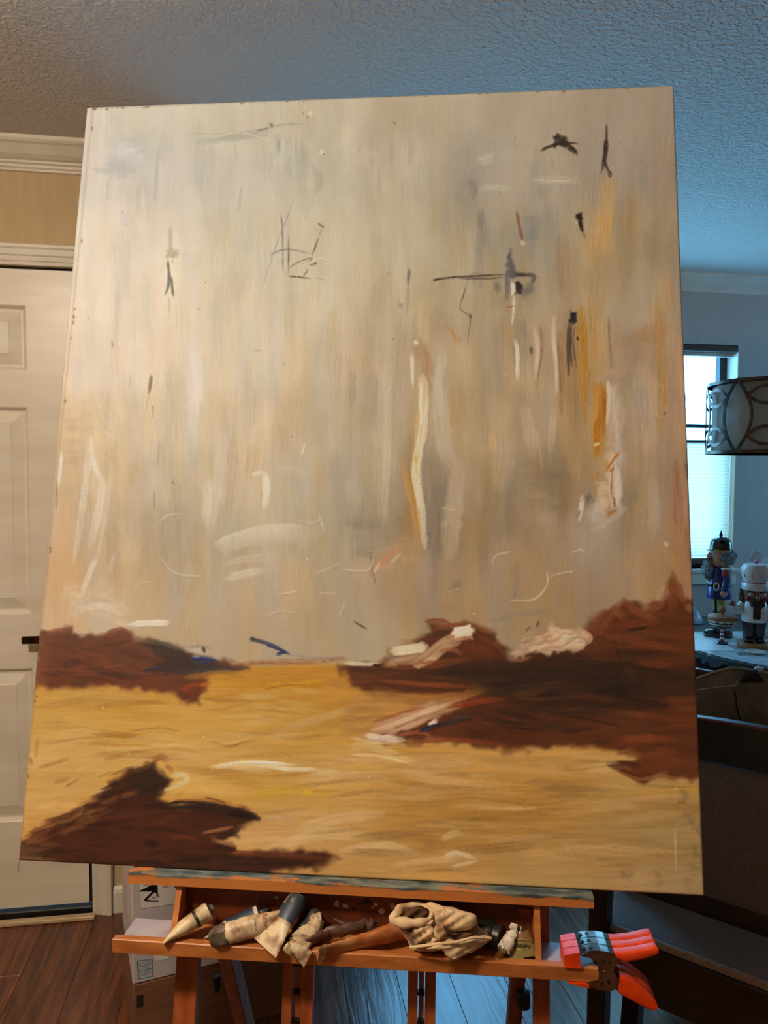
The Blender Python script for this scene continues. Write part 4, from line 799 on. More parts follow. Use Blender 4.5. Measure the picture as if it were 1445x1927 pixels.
B([(100,1560),(260,1520),(420,1545),(400,1600),(200,1612),(60,1608)], (70,30,16), 0.5, 20, 8, 26); S([(320,1580),(350,1572),(370,1580)], 10, (104,40,26), 0.6); S([(380,1568),(420,1560),(440,1556)], 6, (164,104,62), 0.6); S([(330,1506),(400,1506),(440,1512)], 5, (150,84,34), 0.7); S([(384,1500),(410,1506),(430,1516)], 3, (90,36,18), 0.8); S([(290,1430),(304,1424),(316,1432)], 12, (136,62,34), 0.75); S([(312,1440),(326,1452)], 10, (150,84,44), 0.6); S([(262,1420),(300,1424),(360,1424)], 10, (170,112,58), 0.5); S([(320,1462),(345,1458),(350,1470),(322,1482)], 9, (206,180,124), 0.8, 0.5, 0.5, 0.4); S([(308,1486),(330,1482)], 6, (206,176,118), 0.7); S([(330,1500),(345,1490)], 8, (184,130,50), 0.6)
B([(22,1590),(50,1580),(90,1590),(70,1640),(22,1640)], (120,84,50), 0.45, 10, 10, 10, grain=0.7); S([(60,1585),(110,1590)], 10, (110,62,34), 0.5); S([(90,1562),(92,1564)], 6, (238,196,160), 0.95, 0.3, 0.1, 0.8); S([(40,1612),(120,1622)], 8, (128,96,60), 0.5, 0.5, 0.8); S([(80,1548),(130,1544),(170,1520)], 16, (134,86,44), 0.6, 0.6, 0.7); S([(60,1570),(120,1555)], 12, (120,70,36), 0.6, 0.6, 0.7)
# loose brushwork inside and along the rims of the dark passages
def inside(poly, x, y):
    r = False
    for i in range(len(poly)):
        ax, ay = poly[i]; bx, by = poly[(i + 1) % len(poly)]
        if (ay > y) != (by > y) and x < (bx - ax) * (y - ay) / (by - ay) + ax: r = not r
    return r
def work(poly, n, pal, lo, hi, seed, slope=0.15, ragged=None, keep=None):
    rw = random.Random(seed); xs_ = [p[0] for p in poly]; ys_ = [p[1] for p in poly]; k = 0
    while k < n:
        x, y = rw.uniform(min(xs_), max(xs_)), rw.uniform(min(ys_), max(ys_)); k += 1
        ln = rw.uniform(lo, hi); sl_ = rw.uniform(-slope, slope)
        if not inside(poly, x, y) or not inside(poly, x + ln, y + ln * sl_): continue
        if keep and keep(x, y): continue
        S([(x, y), (x + ln / 2, y + ln * sl_ * 0.5 + rw.uniform(-4, 4)), (x + ln, y + ln * sl_)], rw.uniform(4, 16), rw.choice(pal), rw.uniform(0.25, 0.6), 0.7, 0.6, 0.12, (0.3, 0.4), 0.02)
    if ragged:
        for i in range(len(poly) - 1):
            (ax, ay), (bx, by) = poly[i], poly[i + 1]; m = int(math.hypot(bx - ax, by - ay) / 9)
            for q_ in range(m):
                if rw.random() < 0.45: continue
                t = rw.random(); x, y = ax + (bx - ax) * t, ay + (by - ay) * t
                S([(x - rw.uniform(4, 14), y + rw.uniform(-2, 5)), (x + rw.uniform(4, 18), y - rw.uniform(-3, 6))], rw.uniform(3, 7), rw.choice(ragged), rw.uniform(0.4, 0.8), 0.5, 0.7, 0.15)
for k in range(44):
    t = rv.random(); x = 60 + 190 * t; y = 1574 - 108 * t ** 1.3 + rv.uniform(-16, 22)
    S([(x - rv.uniform(10, 40), y + rv.uniform(4, 16)), (x, y), (x + rv.uniform(10, 40), y - rv.uniform(4, 14))], rv.uniform(4, 13), rv.choice([(88,46,23), (62,28,15), (116,70,34), (58,26,14), (46,20,11)]), rv.uniform(0.35, 0.7), 0.7, 0.7, 0.2)
MASS = [(700,1262),(800,1240),(900,1240),(960,1244),(1100,1200),(1160,1160),(1300,1160),(1316,1455),(1240,1445),(1200,1400),(1060,1396),(960,1404),(880,1386),(860,1350),(960,1320),(900,1296)]
work(MASS, 170, [(50,23,11),(28,16,10),(98,44,20),(112,54,24),(22,15,11),(74,30,13),(36,31,22)], 40, 170, 77, 0.22, None, lambda x, y: y < 1242 and x < 1110)
work([(40,1612),(120,1560),(220,1500),(260,1460),(300,1470),(310,1510),(440,1530),(400,1560),(420,1610),(560,1612),(400,1635),(60,1618)], 90, [(36,15,9),(70,30,15),(84,38,19),(22,12,9),(48,20,12)], 25, 110, 78, 0.3)
work([(72,1200),(130,1188),(240,1192),(330,1225),(420,1250),(330,1265),(330,1295),(200,1288),(72,1284)], 60, [(112,58,33),(72,31,16),(98,44,24),(54,30,20)], 25, 110, 79, 0.35)
work([(60,1300),(330,1310),(640,1290),(640,1380),(600,1470),(60,1440)], 90, [(206,160,96),(170,116,50),(196,146,74),(156,104,46),(212,172,112)], 40, 190, 80, 0.16)
work([(520,1420),(1140,1415),(1310,1480),(1310,1650),(660,1640),(480,1560)], 110, [(186,142,88),(146,102,52),(172,126,70),(196,154,102),(134,94,50)], 50, 220, 81, 0.12)
B([(850,1262),(1010,1246),(1180,1246),(1200,1330),(1060,1340),(960,1312)], (34,21,13), 0.55, 30, 9, 34, (2, 1), vstr=(9, 80))
# worn, darker rim of the canvas
for (a, b) in (((175,203),(1281,160)), ((1281,160),(1326,1685)), ((35,1620),(1326,1685)), ((175,203),(35,1620))):
    S([a, ((a[0] + b[0]) / 2, (a[1] + b[1]) / 2), b], 5, (120,88,62), 0.18, 0.5, 0.9, 0, (0, 0))
for k in range(14):
    t = rv.random(); x = 175 - 140 * t + rv.uniform(1, 3); y = 203 + 1417 * t
    S([(x, y), (x + rv.uniform(-1, 1), y + rv.uniform(3, 9))], 3.4, (120,74,40), 0.7)
for k in range(14):
    t = rv.random(); x = 175 + 1106 * t; y = 203 - 43 * t + rv.uniform(1, 4)
    S([(x, y), (x + rv.uniform(3, 8), y)], 3, (96,66,44), 0.6)
S([(175,205),(182,206)], 4, (110,60,36), 0.9); S([(1270,163),(1280,164)], 4, (90,66,50), 0.8)
for k in range(46):
    x, y = rv.uniform(150, 1280), rv.uniform(200, 1600)
    S([(x, y), (x + rv.uniform(-2, 2), y + rv.uniform(1, 3))], 2.2, rv.choice([(70,46,30), (230,210,180), (90,70,50)]), 0.7)
fine = nz2(BH, BW, 1.3, 1.3, 91) * 0.5 + nz2(BH, BW, 2.6, 2.6, 92) * 0.5
vb = nz2(BH, BW, 26, 1.7, 93) * np.clip(0.4 + fbm(110, 50, 94, 2), 0, 1); hb = nz2(BH, BW, 1.7, 30, 95) * np.clip(0.5 + fbm(50, 120, 96, 2), 0, 1)
wb_ = np.clip((GY - 1235) / 40, 0, 1)
A = np.clip(A * (1 + (0.022 * fine + 0.030 * vb * (1 - wb_) + 0.045 * hb * wb_)[..., None]), 0.01, 0.98)
Hh += 0.10 * vb * (1 - wb_) + 0.14 * hb * wb_

# ---- pigment reflectance = seen colour / light that falls there (one lamp, distance and angle)
LIN = np.where(A <= 0.04045, A / 12.92, ((A + 0.055) / 1.055) ** 2.4).astype(np.float32)
NU, NV = 720, 900
uu, vv = np.meshgrid(np.linspace(0, 1, NU + 1), np.linspace(0, 1, NV + 1))
loc = np.stack([(uu - 0.5) * PW, np.zeros_like(uu), vv * PH], axis=-1)
wpos = loc @ p_rot.T + P_ORG
dd = wpos - C0
zz = dd @ FW
pxs = IMG_W / 2 + FPX * (dd @ RT) / zz - X0
pys = IMG_H / 2 - FPX * (dd @ UP) / zz - Y0
def sample(buf):
    x = np.clip(pxs, 0, BW - 1.01); y = np.clip(pys, 0, BH - 1.01)
    ix, iy = x.astype(int), y.astype(int); fx, fy = x - ix, y - iy
    if buf.ndim == 3: fx, fy = fx[..., None], fy[..., None]
    return (buf[iy, ix] * (1 - fx) + buf[iy, ix + 1] * fx) * (1 - fy) + (buf[iy + 1, ix] * (1 - fx) + buf[iy + 1, ix + 1] * fx) * fy
colr = sample(LIN); hgt = sample(Hh)
# measured fall-off of the lamp light over the canvas: quadratic in u (across) and v (up), per channel
ILL = [[-0.325, 0.554, 2.297, -2.032, -3.113, -0.013, 1.12, -1.753, 0.22, 2.112], [-0.614, 0.598, 2.486, -2.154, -3.221, -0.288, 1.162, -1.621, 0.262, 2.229], [-0.995, 0.643, 2.648, -2.259, -3.39, -0.517, 1.223, -1.509, 0.297, 2.402]]
TESTGREY = False
Q6 = np.stack([np.ones_like(uu), uu, vv, uu * uu, uu * vv, vv * vv, uu ** 3, vv ** 3, uu * uu * vv, uu * vv * vv], axis=-1)
LIGHT = np.exp(np.stack([Q6[..., :len(c)] @ np.array(c, float) for c in ILL], axis=-1))
alb = np.clip(colr / LIGHT, 0.003, 0.9)
if TESTGREY: alb[:] = 0.5; hgt[:] = 0

verts = loc.copy(); verts[..., 1] = -hgt * 0.0009
edge = np.minimum(np.minimum(uu, 1 - uu) * PW, np.minimum(vv, 1 - vv) * PH)
verts[..., 1] += 0.0018 * np.clip(1 - edge / 0.0035, 0, 1) ** 2
nvt = (NU + 1) * (NV + 1)
ii = np.arange(nvt).reshape(NV + 1, NU + 1)
quads = np.stack([ii[:-1, :-1], ii[:-1, 1:], ii[1:, 1:], ii[1:, :-1]], axis=-1).reshape(-1, 4)
# turned-over sides of the canvas
ring = np.concatenate([ii[0, :], ii[1:, -1], ii[-1, -2::-1], ii[-2:0:-1, 0]])
back = verts.reshape(-1, 3)[ring].copy(); back[:, 1] = PD
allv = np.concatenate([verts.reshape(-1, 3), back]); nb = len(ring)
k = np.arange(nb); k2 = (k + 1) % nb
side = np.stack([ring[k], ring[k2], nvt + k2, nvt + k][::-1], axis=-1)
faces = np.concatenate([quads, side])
me = bpy.data.meshes.new('canvas')
me.vertices.add(len(allv)); me.vertices.foreach_set('co', allv.astype(np.float32).ravel())
me.loops.add(faces.size); me.loops.foreach_set('vertex_index', faces.astype(np.int32).ravel())
me.polygons.add(len(faces)); me.polygons.foreach_set('loop_start', (np.arange(len(faces)) * 4).astype(np.int32)); me.polygons.foreach_set('loop_total', np.full(len(faces), 4, np.int32))
me.polygons.foreach_set('use_smooth', np.ones(len(faces), bool))
me.update(calc_edges=True); me.validate()
ca = me.color_attributes.new('pigment', 'FLOAT_COLOR', 'POINT')
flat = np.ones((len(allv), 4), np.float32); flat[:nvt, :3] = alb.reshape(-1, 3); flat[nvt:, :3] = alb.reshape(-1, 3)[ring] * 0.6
ca.data.foreach_set('color', flat.ravel())
def canvas_mat():
    m = bpy.data.materials.new('oil_paint'); m.use_nodes = True
    nt = m.node_tree; N = nt.nodes; L = nt.links; b = N['Principled BSDF']
    at_ = N.new('ShaderNodeAttribute'); at_.attribute_name = 'pigment'
    L.new(at_.outputs['Color'], b.inputs['Base Color'])
    b.inputs['Roughness'].default_value = 0.42; b.inputs['Specular IOR Level'].default_value = 0.42
    tc = N.new('ShaderNodeTexCoord')
    wv1 = N.new('ShaderNodeTexWave'); wv1.inputs['Scale'].default_value = 260; wv1.bands_direction = 'X'; wv1.inputs['Distortion'].default_value = 1.0
    wv2 = N.new('ShaderNodeTexWave'); wv2.inputs['Scale'].default_value = 260; wv2.bands_direction = 'Z'; wv2.inputs['Distortion'].default_value = 1.0
    for q in (wv1, wv2): L.new(tc.outputs['Object'], q.inputs['Vector'])
    mx = N.new('ShaderNodeMath'); mx.operation = 'ADD'; L.new(wv1.outputs['Fac'], mx.inputs[0]); L.new(wv2.outputs['Fac'], mx.inputs[1])
    bp = N.new('ShaderNodeBump'); bp.inputs['Strength'].default_value = 0.25; bp.inputs['Distance'].default_value = 0.0003
    L.new(mx.outputs[0], bp.inputs['Height']); L.new(bp.outputs['Normal'], b.inputs['Normal'])
    return m
me.materials.append(canvas_mat())
cv = bpy.data.objects.new('canvas', me); COL.objects.link(cv); cv.parent = painting
M_PINE = pm('raw_pine', rgb(196, 160, 112), rgb(172, 134, 88), scale=6, stretch=(1, 1, 14), rough=0.7)
bw_ = 0.045
for s in (-1, 1):
    MB().box((s * (PW / 2 - 0.003 - bw_ / 2), PD / 2 + 0.003, PH / 2), (bw_, PD - 0.010, PH - 0.006)).build('stretcher_bar', M_PINE, painting)
for zz_ in (bw_ / 2 + 0.003, PH / 2, PH - bw_ / 2 - 0.003):
    MB().box((0, PD / 2 + 0.003, zz_), (PW - 2 * bw_ - 0.008, PD - 0.010, bw_)).build('stretcher_bar', M_PINE, painting)
# stray canvas thread at the lower corner
MB().tube([(-PW / 2 + 0.002, 0.004, 0.0), (-PW / 2 - 0.001, 0.003, -0.010), (-PW / 2 + 0.001, 0.004, -0.022)], 0.0005, 5).build('loose_thread', pm('blue_thread', rgb(90, 92, 110), rough=0.9), painting)
# ================================================================== the easel
TAN = math.tan(P_LEAN)
easel_base = (P_ORG[0], P_ORG[1], 0.0)
easel = empty('studio_easel', easel_base, (0, 0, P_YAW), label='orange stained wooden studio easel with paint-smeared ledge and supply tray', cat='easel')
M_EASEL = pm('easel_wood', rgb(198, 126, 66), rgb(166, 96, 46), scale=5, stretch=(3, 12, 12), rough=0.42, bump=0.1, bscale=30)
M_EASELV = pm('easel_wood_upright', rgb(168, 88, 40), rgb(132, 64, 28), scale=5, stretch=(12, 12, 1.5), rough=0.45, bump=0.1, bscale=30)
def smear_mat(name, wood, wood2, paint, paint2, thr, zlo, zhi):
    """wood with old paint caked on its upper part"""
    m = bpy.data.materials.new(name); m.use_nodes = True
    nt = m.node_tree; N = nt.nodes; L = nt.links; b = N['Principled BSDF']; b.inputs['Roughness'].default_value = 0.5
    tc = N.new('ShaderNodeTexCoord'); mp = N.new('ShaderNodeMapping'); mp.inputs['Scale'].default_value = (1.0, 3.0, 3.4); L.new(tc.outputs['Object'], mp.inputs[0])
    n1 = N.new('ShaderNodeTexNoise'); n1.inputs['Scale'].default_value = 9; n1.inputs['Detail'].default_value = 6; n1.inputs['Roughness'].default_value = 0.7; L.new(mp.outputs[0], n1.inputs[0])
    n2 = N.new('ShaderNodeTexNoise'); n2.inputs['Scale'].default_value = 26; n2.inputs['Detail'].default_value = 5; L.new(mp.outputs[0], n2.inputs[0])
    sp = N.new('ShaderNodeSeparateXYZ'); L.new(tc.outputs['Object'], sp.inputs[0])
    hz = N.new('ShaderNodeMapRange'); hz.inputs['From Min'].default_value = zlo; hz.inputs['From Max'].default_value = zhi; L.new(sp.outputs['Z'], hz.inputs['Value'])
    ml = N.new('ShaderNodeMath'); ml.operation = 'MULTIPLY'; L.new(n1.outputs['Fac'], ml.inputs[0]); L.new(hz.outputs[0], ml.inputs[1])
    st = N.new('ShaderNodeMapRange'); st.inputs['From Min'].default_value = thr; st.inputs['From Max'].default_value = thr + 0.06; L.new(ml.outputs[0], st.inputs['Value'])
    cw = N.new('ShaderNodeMix'); cw.data_type = 'RGBA'; cw.inputs['A'].default_value = wood; cw.inputs['B'].default_value = wood2; L.new(n2.outputs['Fac'], cw.inputs['Factor'])
    cp = N.new('ShaderNodeValToRGB'); cp.color_ramp.elements[0].position = 0.38; cp.color_ramp.elements[0].color = paint; cp.color_ramp.elements[1].position = 0.6; cp.color_ramp.elements[1].color = paint2; L.new(n2.outputs['Fac'], cp.inputs['Fac'])
    mx = N.new('ShaderNodeMix'); mx.data_type = 'RGBA'; L.new(st.outputs[0], mx.inputs['Factor']); L.new(cw.outputs['Result'], mx.inputs['A']); L.new(cp.outputs['Color'], mx.inputs['B'])
    L.new(mx.outputs['Result'], b.inputs['Base Color'])
    bp = N.new('ShaderNodeBump'); bp.inputs['Strength'].default_value = 0.5; bp.inputs['Distance'].default_value = 0.001; L.new(st.outputs[0], bp.inputs['Height']); L.new(bp.outputs['Normal'], b.inputs['Normal'])
    return m
M_LEDGE = smear_mat('paint_smeared_wood', rgb(210, 136, 74), rgb(192, 116, 58), rgb(52, 74, 86), rgb(128, 136, 128), 0.40, 0.712, 0.732)
LZ = 0.732
MB().prism([(-0.393, -0.024, LZ), (-0.393, -0.001, LZ), (-0.393, 0.033, LZ - 0.008), (-0.393, 0.033, LZ - 0.018), (-0.393, -0.024, LZ - 0.018)], (0.815, 0, 0)).build('canvas_ledge', M_LEDGE, easel)
Z0 = 0.630
MB().box((0.012, -0.0625, 0.6275), (0.828, 0.015, 0.025), bevel=0.0015).build('tray_lip', M_EASEL, easel)
MB().box((0.0135, -0.0225, Z0 - 0.006), (0.619, 0.065, 0.012)).build('tray_floor', M_EASEL, easel)
M_WING = pm('grey_painted_shelf', rgb(186, 176, 182), rgb(160, 148, 154), scale=14, rough=0.4)
for (a, b2) in ((-0.393, -0.306), (0.333, 0.420)):
    MB().box(((a + b2) / 2, -0.0225, Z0 - 0.006), (b2 - a, 0.065, 0.012)).build('side_shelf', M_WING, easel)
for x in (-0.306, 0.323):
    MB().prism([(x, 0.004, 0.714), (x, -0.012, 0.714), (x, -0.054, Z0), (x, 0.004, Z0)], (0.010, 0, 0)).build('divider', M_EASEL, easel)
M_SHADEDW = pm('shaded_back_wood', rgb(120, 56, 26), rgb(92, 40, 18), scale=5, stretch=(3, 12, 12), rough=0.5)  # easel wood darkened: the shade under the ledge is put into the colour
bpan = MB().box((0.0135, 0.007, (Z0 + 0.714) / 2), (0.639, 0.006, 0.714 - Z0)).build('back_panel', M_SHADEDW, easel)
M_DAUB = pm('dried_paint_daub', rgb(206, 186, 166), rgb(170, 146, 128), scale=90, rough=0.6)
M_DAUB2 = pm('dried_blue_daub', rgb(44, 56, 64), rgb(30, 36, 42), scale=90, rough=0.6)
rr_ = random.Random(3)
for (px, py, w_, h_, mt) in [(634, 1701, 10, 13, 0), (648, 1704, 8, 9, 0), (653, 1706, 5, 7, 0), (707, 1703, 8, 8, 0), (700, 1708, 4, 5, 0), (718, 1715, 12, 11, 0), (738, 1705, 10, 14, 0), (520, 1689, 8, 6, 0), (690, 1697, 18, 16, 1), (678, 1701, 9, 8, 1), (666, 1711, 8, 7, 1)]:
    c = one(px, py, -0.0035); k = 0.00095
    pts = [(c.x + math.cos(a) * w_ * k / 2 * rr_.uniform(0.75, 1.15), 0.0042, min(c.z + math.sin(a) * h_ * k / 2 * rr_.uniform(0.75, 1.15), 0.712)) for a in [2 * math.pi * q / 10 for q in range(10)]]
    MB().prism(pts, (0, -0.0008, 0)).build('paint_daub', M_DAUB2 if mt else M_DAUB, bpan)
def yf(z): return 0.034 + (z - 0.733) * TAN          # front plane of the leaning uprights
def upright(name, r0, r1, z0, z1, depth, mat, back=0.0):
    """leaning bar between r0 and r1"""
    poly = [(r0, yf(z0) + back, z0), (r0, yf(z0) + back + depth, z0), (r0, yf(z1) + back + depth, z1), (r0, yf(z1) + back, z1)]
    return MB().prism(poly, (r1 - r0, 0, 0)).build(name, mat, easel)
def rx(px, py):
    z = 0.5
    for _ in range(6):
        v = one(px, py, -yf(z)); z = v.z
    return v.x
for (a, b2) in ((332, 372), (1004, 1034)):
    ra, rb = rx(a, 1806), rx(b2, 1815)
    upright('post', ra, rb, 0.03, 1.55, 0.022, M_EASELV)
M_NOTCH = pm('black_metal', rgb(16, 15, 15), rgb(26, 24, 23), rough=0.4, metal=0.3)
for (a, b2, c2, d2_) in ((533, 551, 568, 590), (768, 786, 800, 820)):
    upright('mast_bar', rx(a, 1825), rx(b2, 1825), 0.06, 1.50, 0.020, M_EASELV)
    upright('mast_bar', rx(c2, 1825), rx(d2_, 1825), 0.06, 1.50, 0.020, M_EASELV)
    upright('ratchet_strip', rx(b2, 1825) + 0.002, rx(c2, 1825) - 0.002, 0.06, 1.50, 0.010, M_EASELV, back=0.008)
    for k in range(9):
        z = 0.20 + 0.046 * k + (0.012 if a > 700 else 0)
        MB().box(((rx(b2, 1825) + rx(c2, 1825)) / 2, yf(z) + 0.004, z), (rx(c2, 1825) - rx(b2, 1825) - 0.001, 0.008, 0.007)).build('ratchet_notch', M_NOTCH, easel)
for zc in (0.10, 1.48):
    MB().box((0.015, yf(zc) + 0.034, zc), (0.74, 0.022, 0.05), bevel=0.002).build('cross_rail', M_EASEL, easel)
for s in (-0.315, 0.345):
    MB().box((s, 0.06, 0.0205), (0.045, 0.60, 0.041), bevel=0.003).build('foot', M_EASEL, easel)
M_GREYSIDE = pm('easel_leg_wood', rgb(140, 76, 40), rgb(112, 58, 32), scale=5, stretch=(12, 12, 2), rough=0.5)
for (p1, p2) in (((433, 1810), (461, 1927)), ((973, 1840), (966, 1927))):
    A1, A2 = one(*p1, -0.12), one(*p2, -0.19)
    dr = (A2 - A1).normalized(); top = A1 - dr * ((0.70 - A1.z) / -dr.z) if dr.z else A1
    bot = A2 + dr * ((A2.z - 0.02) / -dr.z)
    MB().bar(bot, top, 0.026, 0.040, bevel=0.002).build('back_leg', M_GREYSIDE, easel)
def knob(px, py, e, r, hgt, axis='Y'):
    c = one(px, py, e)
    Mx = Matrix.Translation(c) @ (Matrix.Rotation(R(90), 4, 'X') if axis == 'Y' else Matrix.Rotation(R(90), 4, 'Y') if axis == 'X' else Matrix.Identity(4))
    MB().lathe([(0, -hgt / 2), (r * 0.7, -hgt / 2), (r, -hgt / 4), (r, hgt / 4), (r * 0.8, hgt / 2), (0, hgt / 2)], 14, M=Mx).build('tightening_knob', M_NOTCH, easel, smooth=True)
knob(984, 1880, -0.10, 0.019, 0.024, 'X'); knob(335, 1660, -0.012, 0.008, 0.018, 'Z'); knob(1043, 1698, -0.004, 0.008, 0.014, 'Z'); knob(408, 1850, -0.12, 0.008, 0.032, 'Z')

# ================================================================== things lying in the tray
def thing_e(name, base, label, cat, group=None):
    """thing placed in easel coordinates; its parts are given in easel coordinates too"""
    b = Vector(base)
    w = Vector(easel_base) + Matrix.Rotation(P_YAW, 3, 'Z') @ b
    o = empty(name, w, (0, 0, P_YAW), label, cat, group); o['_b'] = tuple(b)
    return o
def put(o, t):
    b = t['_b']; o.location = (-b[0], -b[1], -b[2]); o.parent = t; return o
def lerp(a, b, t): return a + (b - a) * t
def resample(P, hw, hh, t0, t1, n):
    L = [0.0]
    for i in range(1, len(P)): L.append(L[-1] + (P[i] - P[i - 1]).length)
    out, w, h = [], [], []
    for k in range(n):
        s = (t0 + (t1 - t0) * k / (n - 1)) * L[-1]; i = 0
        while i < len(P) - 2 and L[i + 1] < s: i += 1
        f = (s - L[i]) / max(L[i + 1] - L[i], 1e-9)
        out.append(P[i].lerp(P[i + 1], f)); w.append(lerp(hw[i], hw[i + 1], f)); h.append(lerp(hh[i], hh[i + 1], f))
    return out, w, h
G_TUBE = 'paint tubes in the easel tray'
def paint_tube(label, pts, hw, hh, mat, side=(0, 0, 1), band=None, cap=None, wob=0.0, seed=1, ring=None, crimp=None):
    """squeezed oil paint tube; pts = (px, py, e) from the crimped end to the neck"""
    P = [one(*p) for p in pts]
    t = thing_e('paint_tube', (P[0] + P[-1]) / 2 * 1.0 - Vector((0, 0, 0)), label, 'paint tube', G_TUBE)
    bp_, bw2, bh2 = resample(P, hw, hh, 0, 1, 18)
    rn = random.Random(seed)
    if wob:
        bp_ = [p + Vector((rn.uniform(-1, 1), rn.uniform(-1, 1), rn.uniform(-1, 1))) * wob * 0.035 for p in bp_]
    body = put(MB().loft(bp_, bw2, bh2, side, 20, wob, seed).build('tube_body', mat, t, smooth=True, angle=60), t)
    if band:
        q, w2, h2 = resample(P, hw, hh, band[0], band[1], 10)
        put(MB().loft(q, [x + 0.0012 for x in w2], [x + 0.0012 for x in h2], side, 20).build('label_band', band[2], t, smooth=True, angle=60), t)
    if ring:
        q, w2, h2 = resample(P, hw, hh, ring[0], ring[0] + 0.06, 3)
        put(MB().loft(q, [x + 0.0009 for x in w2], [x + 0.0009 for x in h2], side, 20).build('printed_ring', ring[1], t, smooth=True, angle=60), t)
    if crimp:
        q, w2, h2 = resample(P, hw, hh, 0, 0.08, 4)
        put(MB().loft(q, [x * 1.02 for x in w2], [x + 0.0008 for x in h2], side, 16).build('crimped_end', crimp, t, smooth=True, angle=50), t)
    d = (P[-1] - P[-2]).normalized(); r = min(hw[-1], hh[-1])
    zq = d.to_track_quat('Z', 'Y').to_matrix().to_4x4(); Mx = Matrix.Translation(P[-1]) @ zq
    put(MB().lathe([(r * 1.0, -0.002), (r * 0.95, 0.001), (r * 0.5, 0.005), (r * 0.42, 0.010), (0, 0.010)], 16, M=Mx).build('shoulder', M_TIN, t, smooth=True), t)
    if cap:
        put(MB().lathe([(0, 0.004), (r * 0.62, 0.004), (r * 0.66, 0.006), (r * 0.55, 0.020), (0, 0.021)], 12, M=Mx).build('cap', cap, t, smooth=True), t)
    return t, P
M_TIN = pm('dirty_tin', rgb(150, 140, 126), rgb(96, 84, 70), scale=60, rough=0.4, metal=0.6)
M_CREAM = pm('cream_tube', rgb(222, 204, 166), rgb(150, 114, 74), scale=30, rough=0.45, bump=0.2, lo=0.5, hi=0.68)
M_WHITET = pm('white_tube', rgb(216, 206, 190), rgb(178, 158, 130), scale=30, rough=0.42, lo=0.5, hi=0.8)
M_STAIN = pm('paint_stained_tube', rgb(226, 204, 168), rgb(132, 86, 48), scale=34, rough=0.45, bump=0.3, lo=0.46, hi=0.66, detail=6)
M_BLUEL = pm('blue_label', rgb(52, 66, 84), rgb(44, 52, 64), scale=30, rough=0.45)
M_CRUST = pm('paint_crust', rgb(226, 204, 168), rgb(140, 98, 56), scale=46, rough=0.6, bump=0.8, bscale=120, bdist=0.004, lo=0.4, hi=0.7)
M_ORANGET = pm('rust_orange_tube', rgb(176, 100, 54), rgb(206, 154, 100), scale=22, rough=0.45, bump=0.3, lo=0.42, hi=0.62)
M_MAUVE = pm('mauve_brown_tube', rgb(110, 82, 70), rgb(76, 52, 42), scale=40, rough=0.5, bump=0.3)
M_GOLD = pm('olive_gold_tube', rgb(150, 134, 78), rgb(104, 88, 48), scale=40, rough=0.45, metal=0.2, lo=0.4, hi=0.7)
M_SOOT = pm('dark_tube', rgb(30, 26, 24), rgb(52, 40, 30), scale=30, rough=0.5)
M_REDINK = pm('red_print', rgb(170, 34, 30), rough=0.5); M_DARKINK = pm('dark_print', rgb(34, 28, 26), rough=0.5); M_PALEINK = pm('pale_print', rgb(176, 156, 130), rough=0.5)

paint_tube('cream paint tube with a dark printed ring, its flat end over the lip', [(307, 1776, 0.072), (318, 1766, 0.066), (345, 1746, 0.052), (392, 1714, 0.026)], [0.009, 0.0145, 0.0165, 0.0165], [0.0014, 0.005, 0.013, 0.0155], M_CREAM, (0.5, -0.6, 0.6), ring=(0.70, M_DARKINK), seed=3)
tB, PB = paint_tube('long white paint tube with a slate blue label band', [(386, 1768, 0.048), (425, 1748, 0.034), (486, 1722, 0.010)], [0.012, 0.015, 0.0165], [0.002, 0.013, 0.016], M_WHITET, (0.3, -0.6, 0.7), band=(0.42, 0.93, M_BLUEL), cap=M_NOTCH, seed=4)
tC, PC = paint_tube('white paint tube with red lettering and a silvery capped end', [(540, 1728, 0.034), (480, 1742, 0.052), (428, 1757, 0.060)], [0.019, 0.0195, 0.0185], [0.010, 0.0165, 0.0175], M_STAIN, (0, -0.3, 1), seed=5, wob=0.02)
d = (PC[2] - PC[1]).normalized()
put(MB().loft([PC[2] - d * 0.002, PC[2] + d * 0.006, PC[2] + d * 0.022, PC[2] + d * 0.030], [0.0185, 0.0195, 0.017, 0.012], [0.0175, 0.0185, 0.016, 0.011], (0, -0.3, 1), 12, 0.10, 9).build('crusted_cap', M_TIN, tC, smooth=True, angle=35), tC)
def wrap_text(t, body, size, mat, P, hw, hh, frac, side, name='lettering', shear=0.0):
    """lettering wrapped round the tube's girth, on the side that faces the room, reading downwards"""
    q, w2, h2 = resample(P, hw, hh, frac - 0.02, frac + 0.02, 3)
    tt = (q[2] - q[0]).normalized(); x = Vector(side); x = (x - tt * x.dot(tt)).normalized(); y = tt.cross(x)
    v_ = Vector((0.05, -0.85, 0.5)); a0 = math.atan2(v_.dot(y), v_.dot(x))
    dn = (x * -math.sin(a0) + y * math.cos(a0)).z; fl = -1 if dn > 0 else 1
    o = text_mesh(name, body, size, mat, t, Matrix.Identity(4), 0.0, shear)
    for v in o.data.vertices:
        a = a0 + fl * v.co.x / ((w2[1] + h2[1]) / 2)
        v.co = q[1] + tt * -v.co.y + x * ((w2[1] + 0.0016) * math.cos(a)) + y * ((h2[1] + 0.0016) * math.sin(a))
    return put(o, t)
wrap_text(tC, 'Utrecht', 0.0125, M_REDINK, PC, [0.019, 0.0195, 0.0185], [0.010, 0.0165, 0.0175], 0.36, (0, -0.3, 1), shear=0.2)
wrap_text(tC, 'artists oil', 0.0050, M_DARKINK, PC, [0.019, 0.0195, 0.0185], [0.010, 0.0165, 0.0175], 0.52, (0, -0.3, 1))
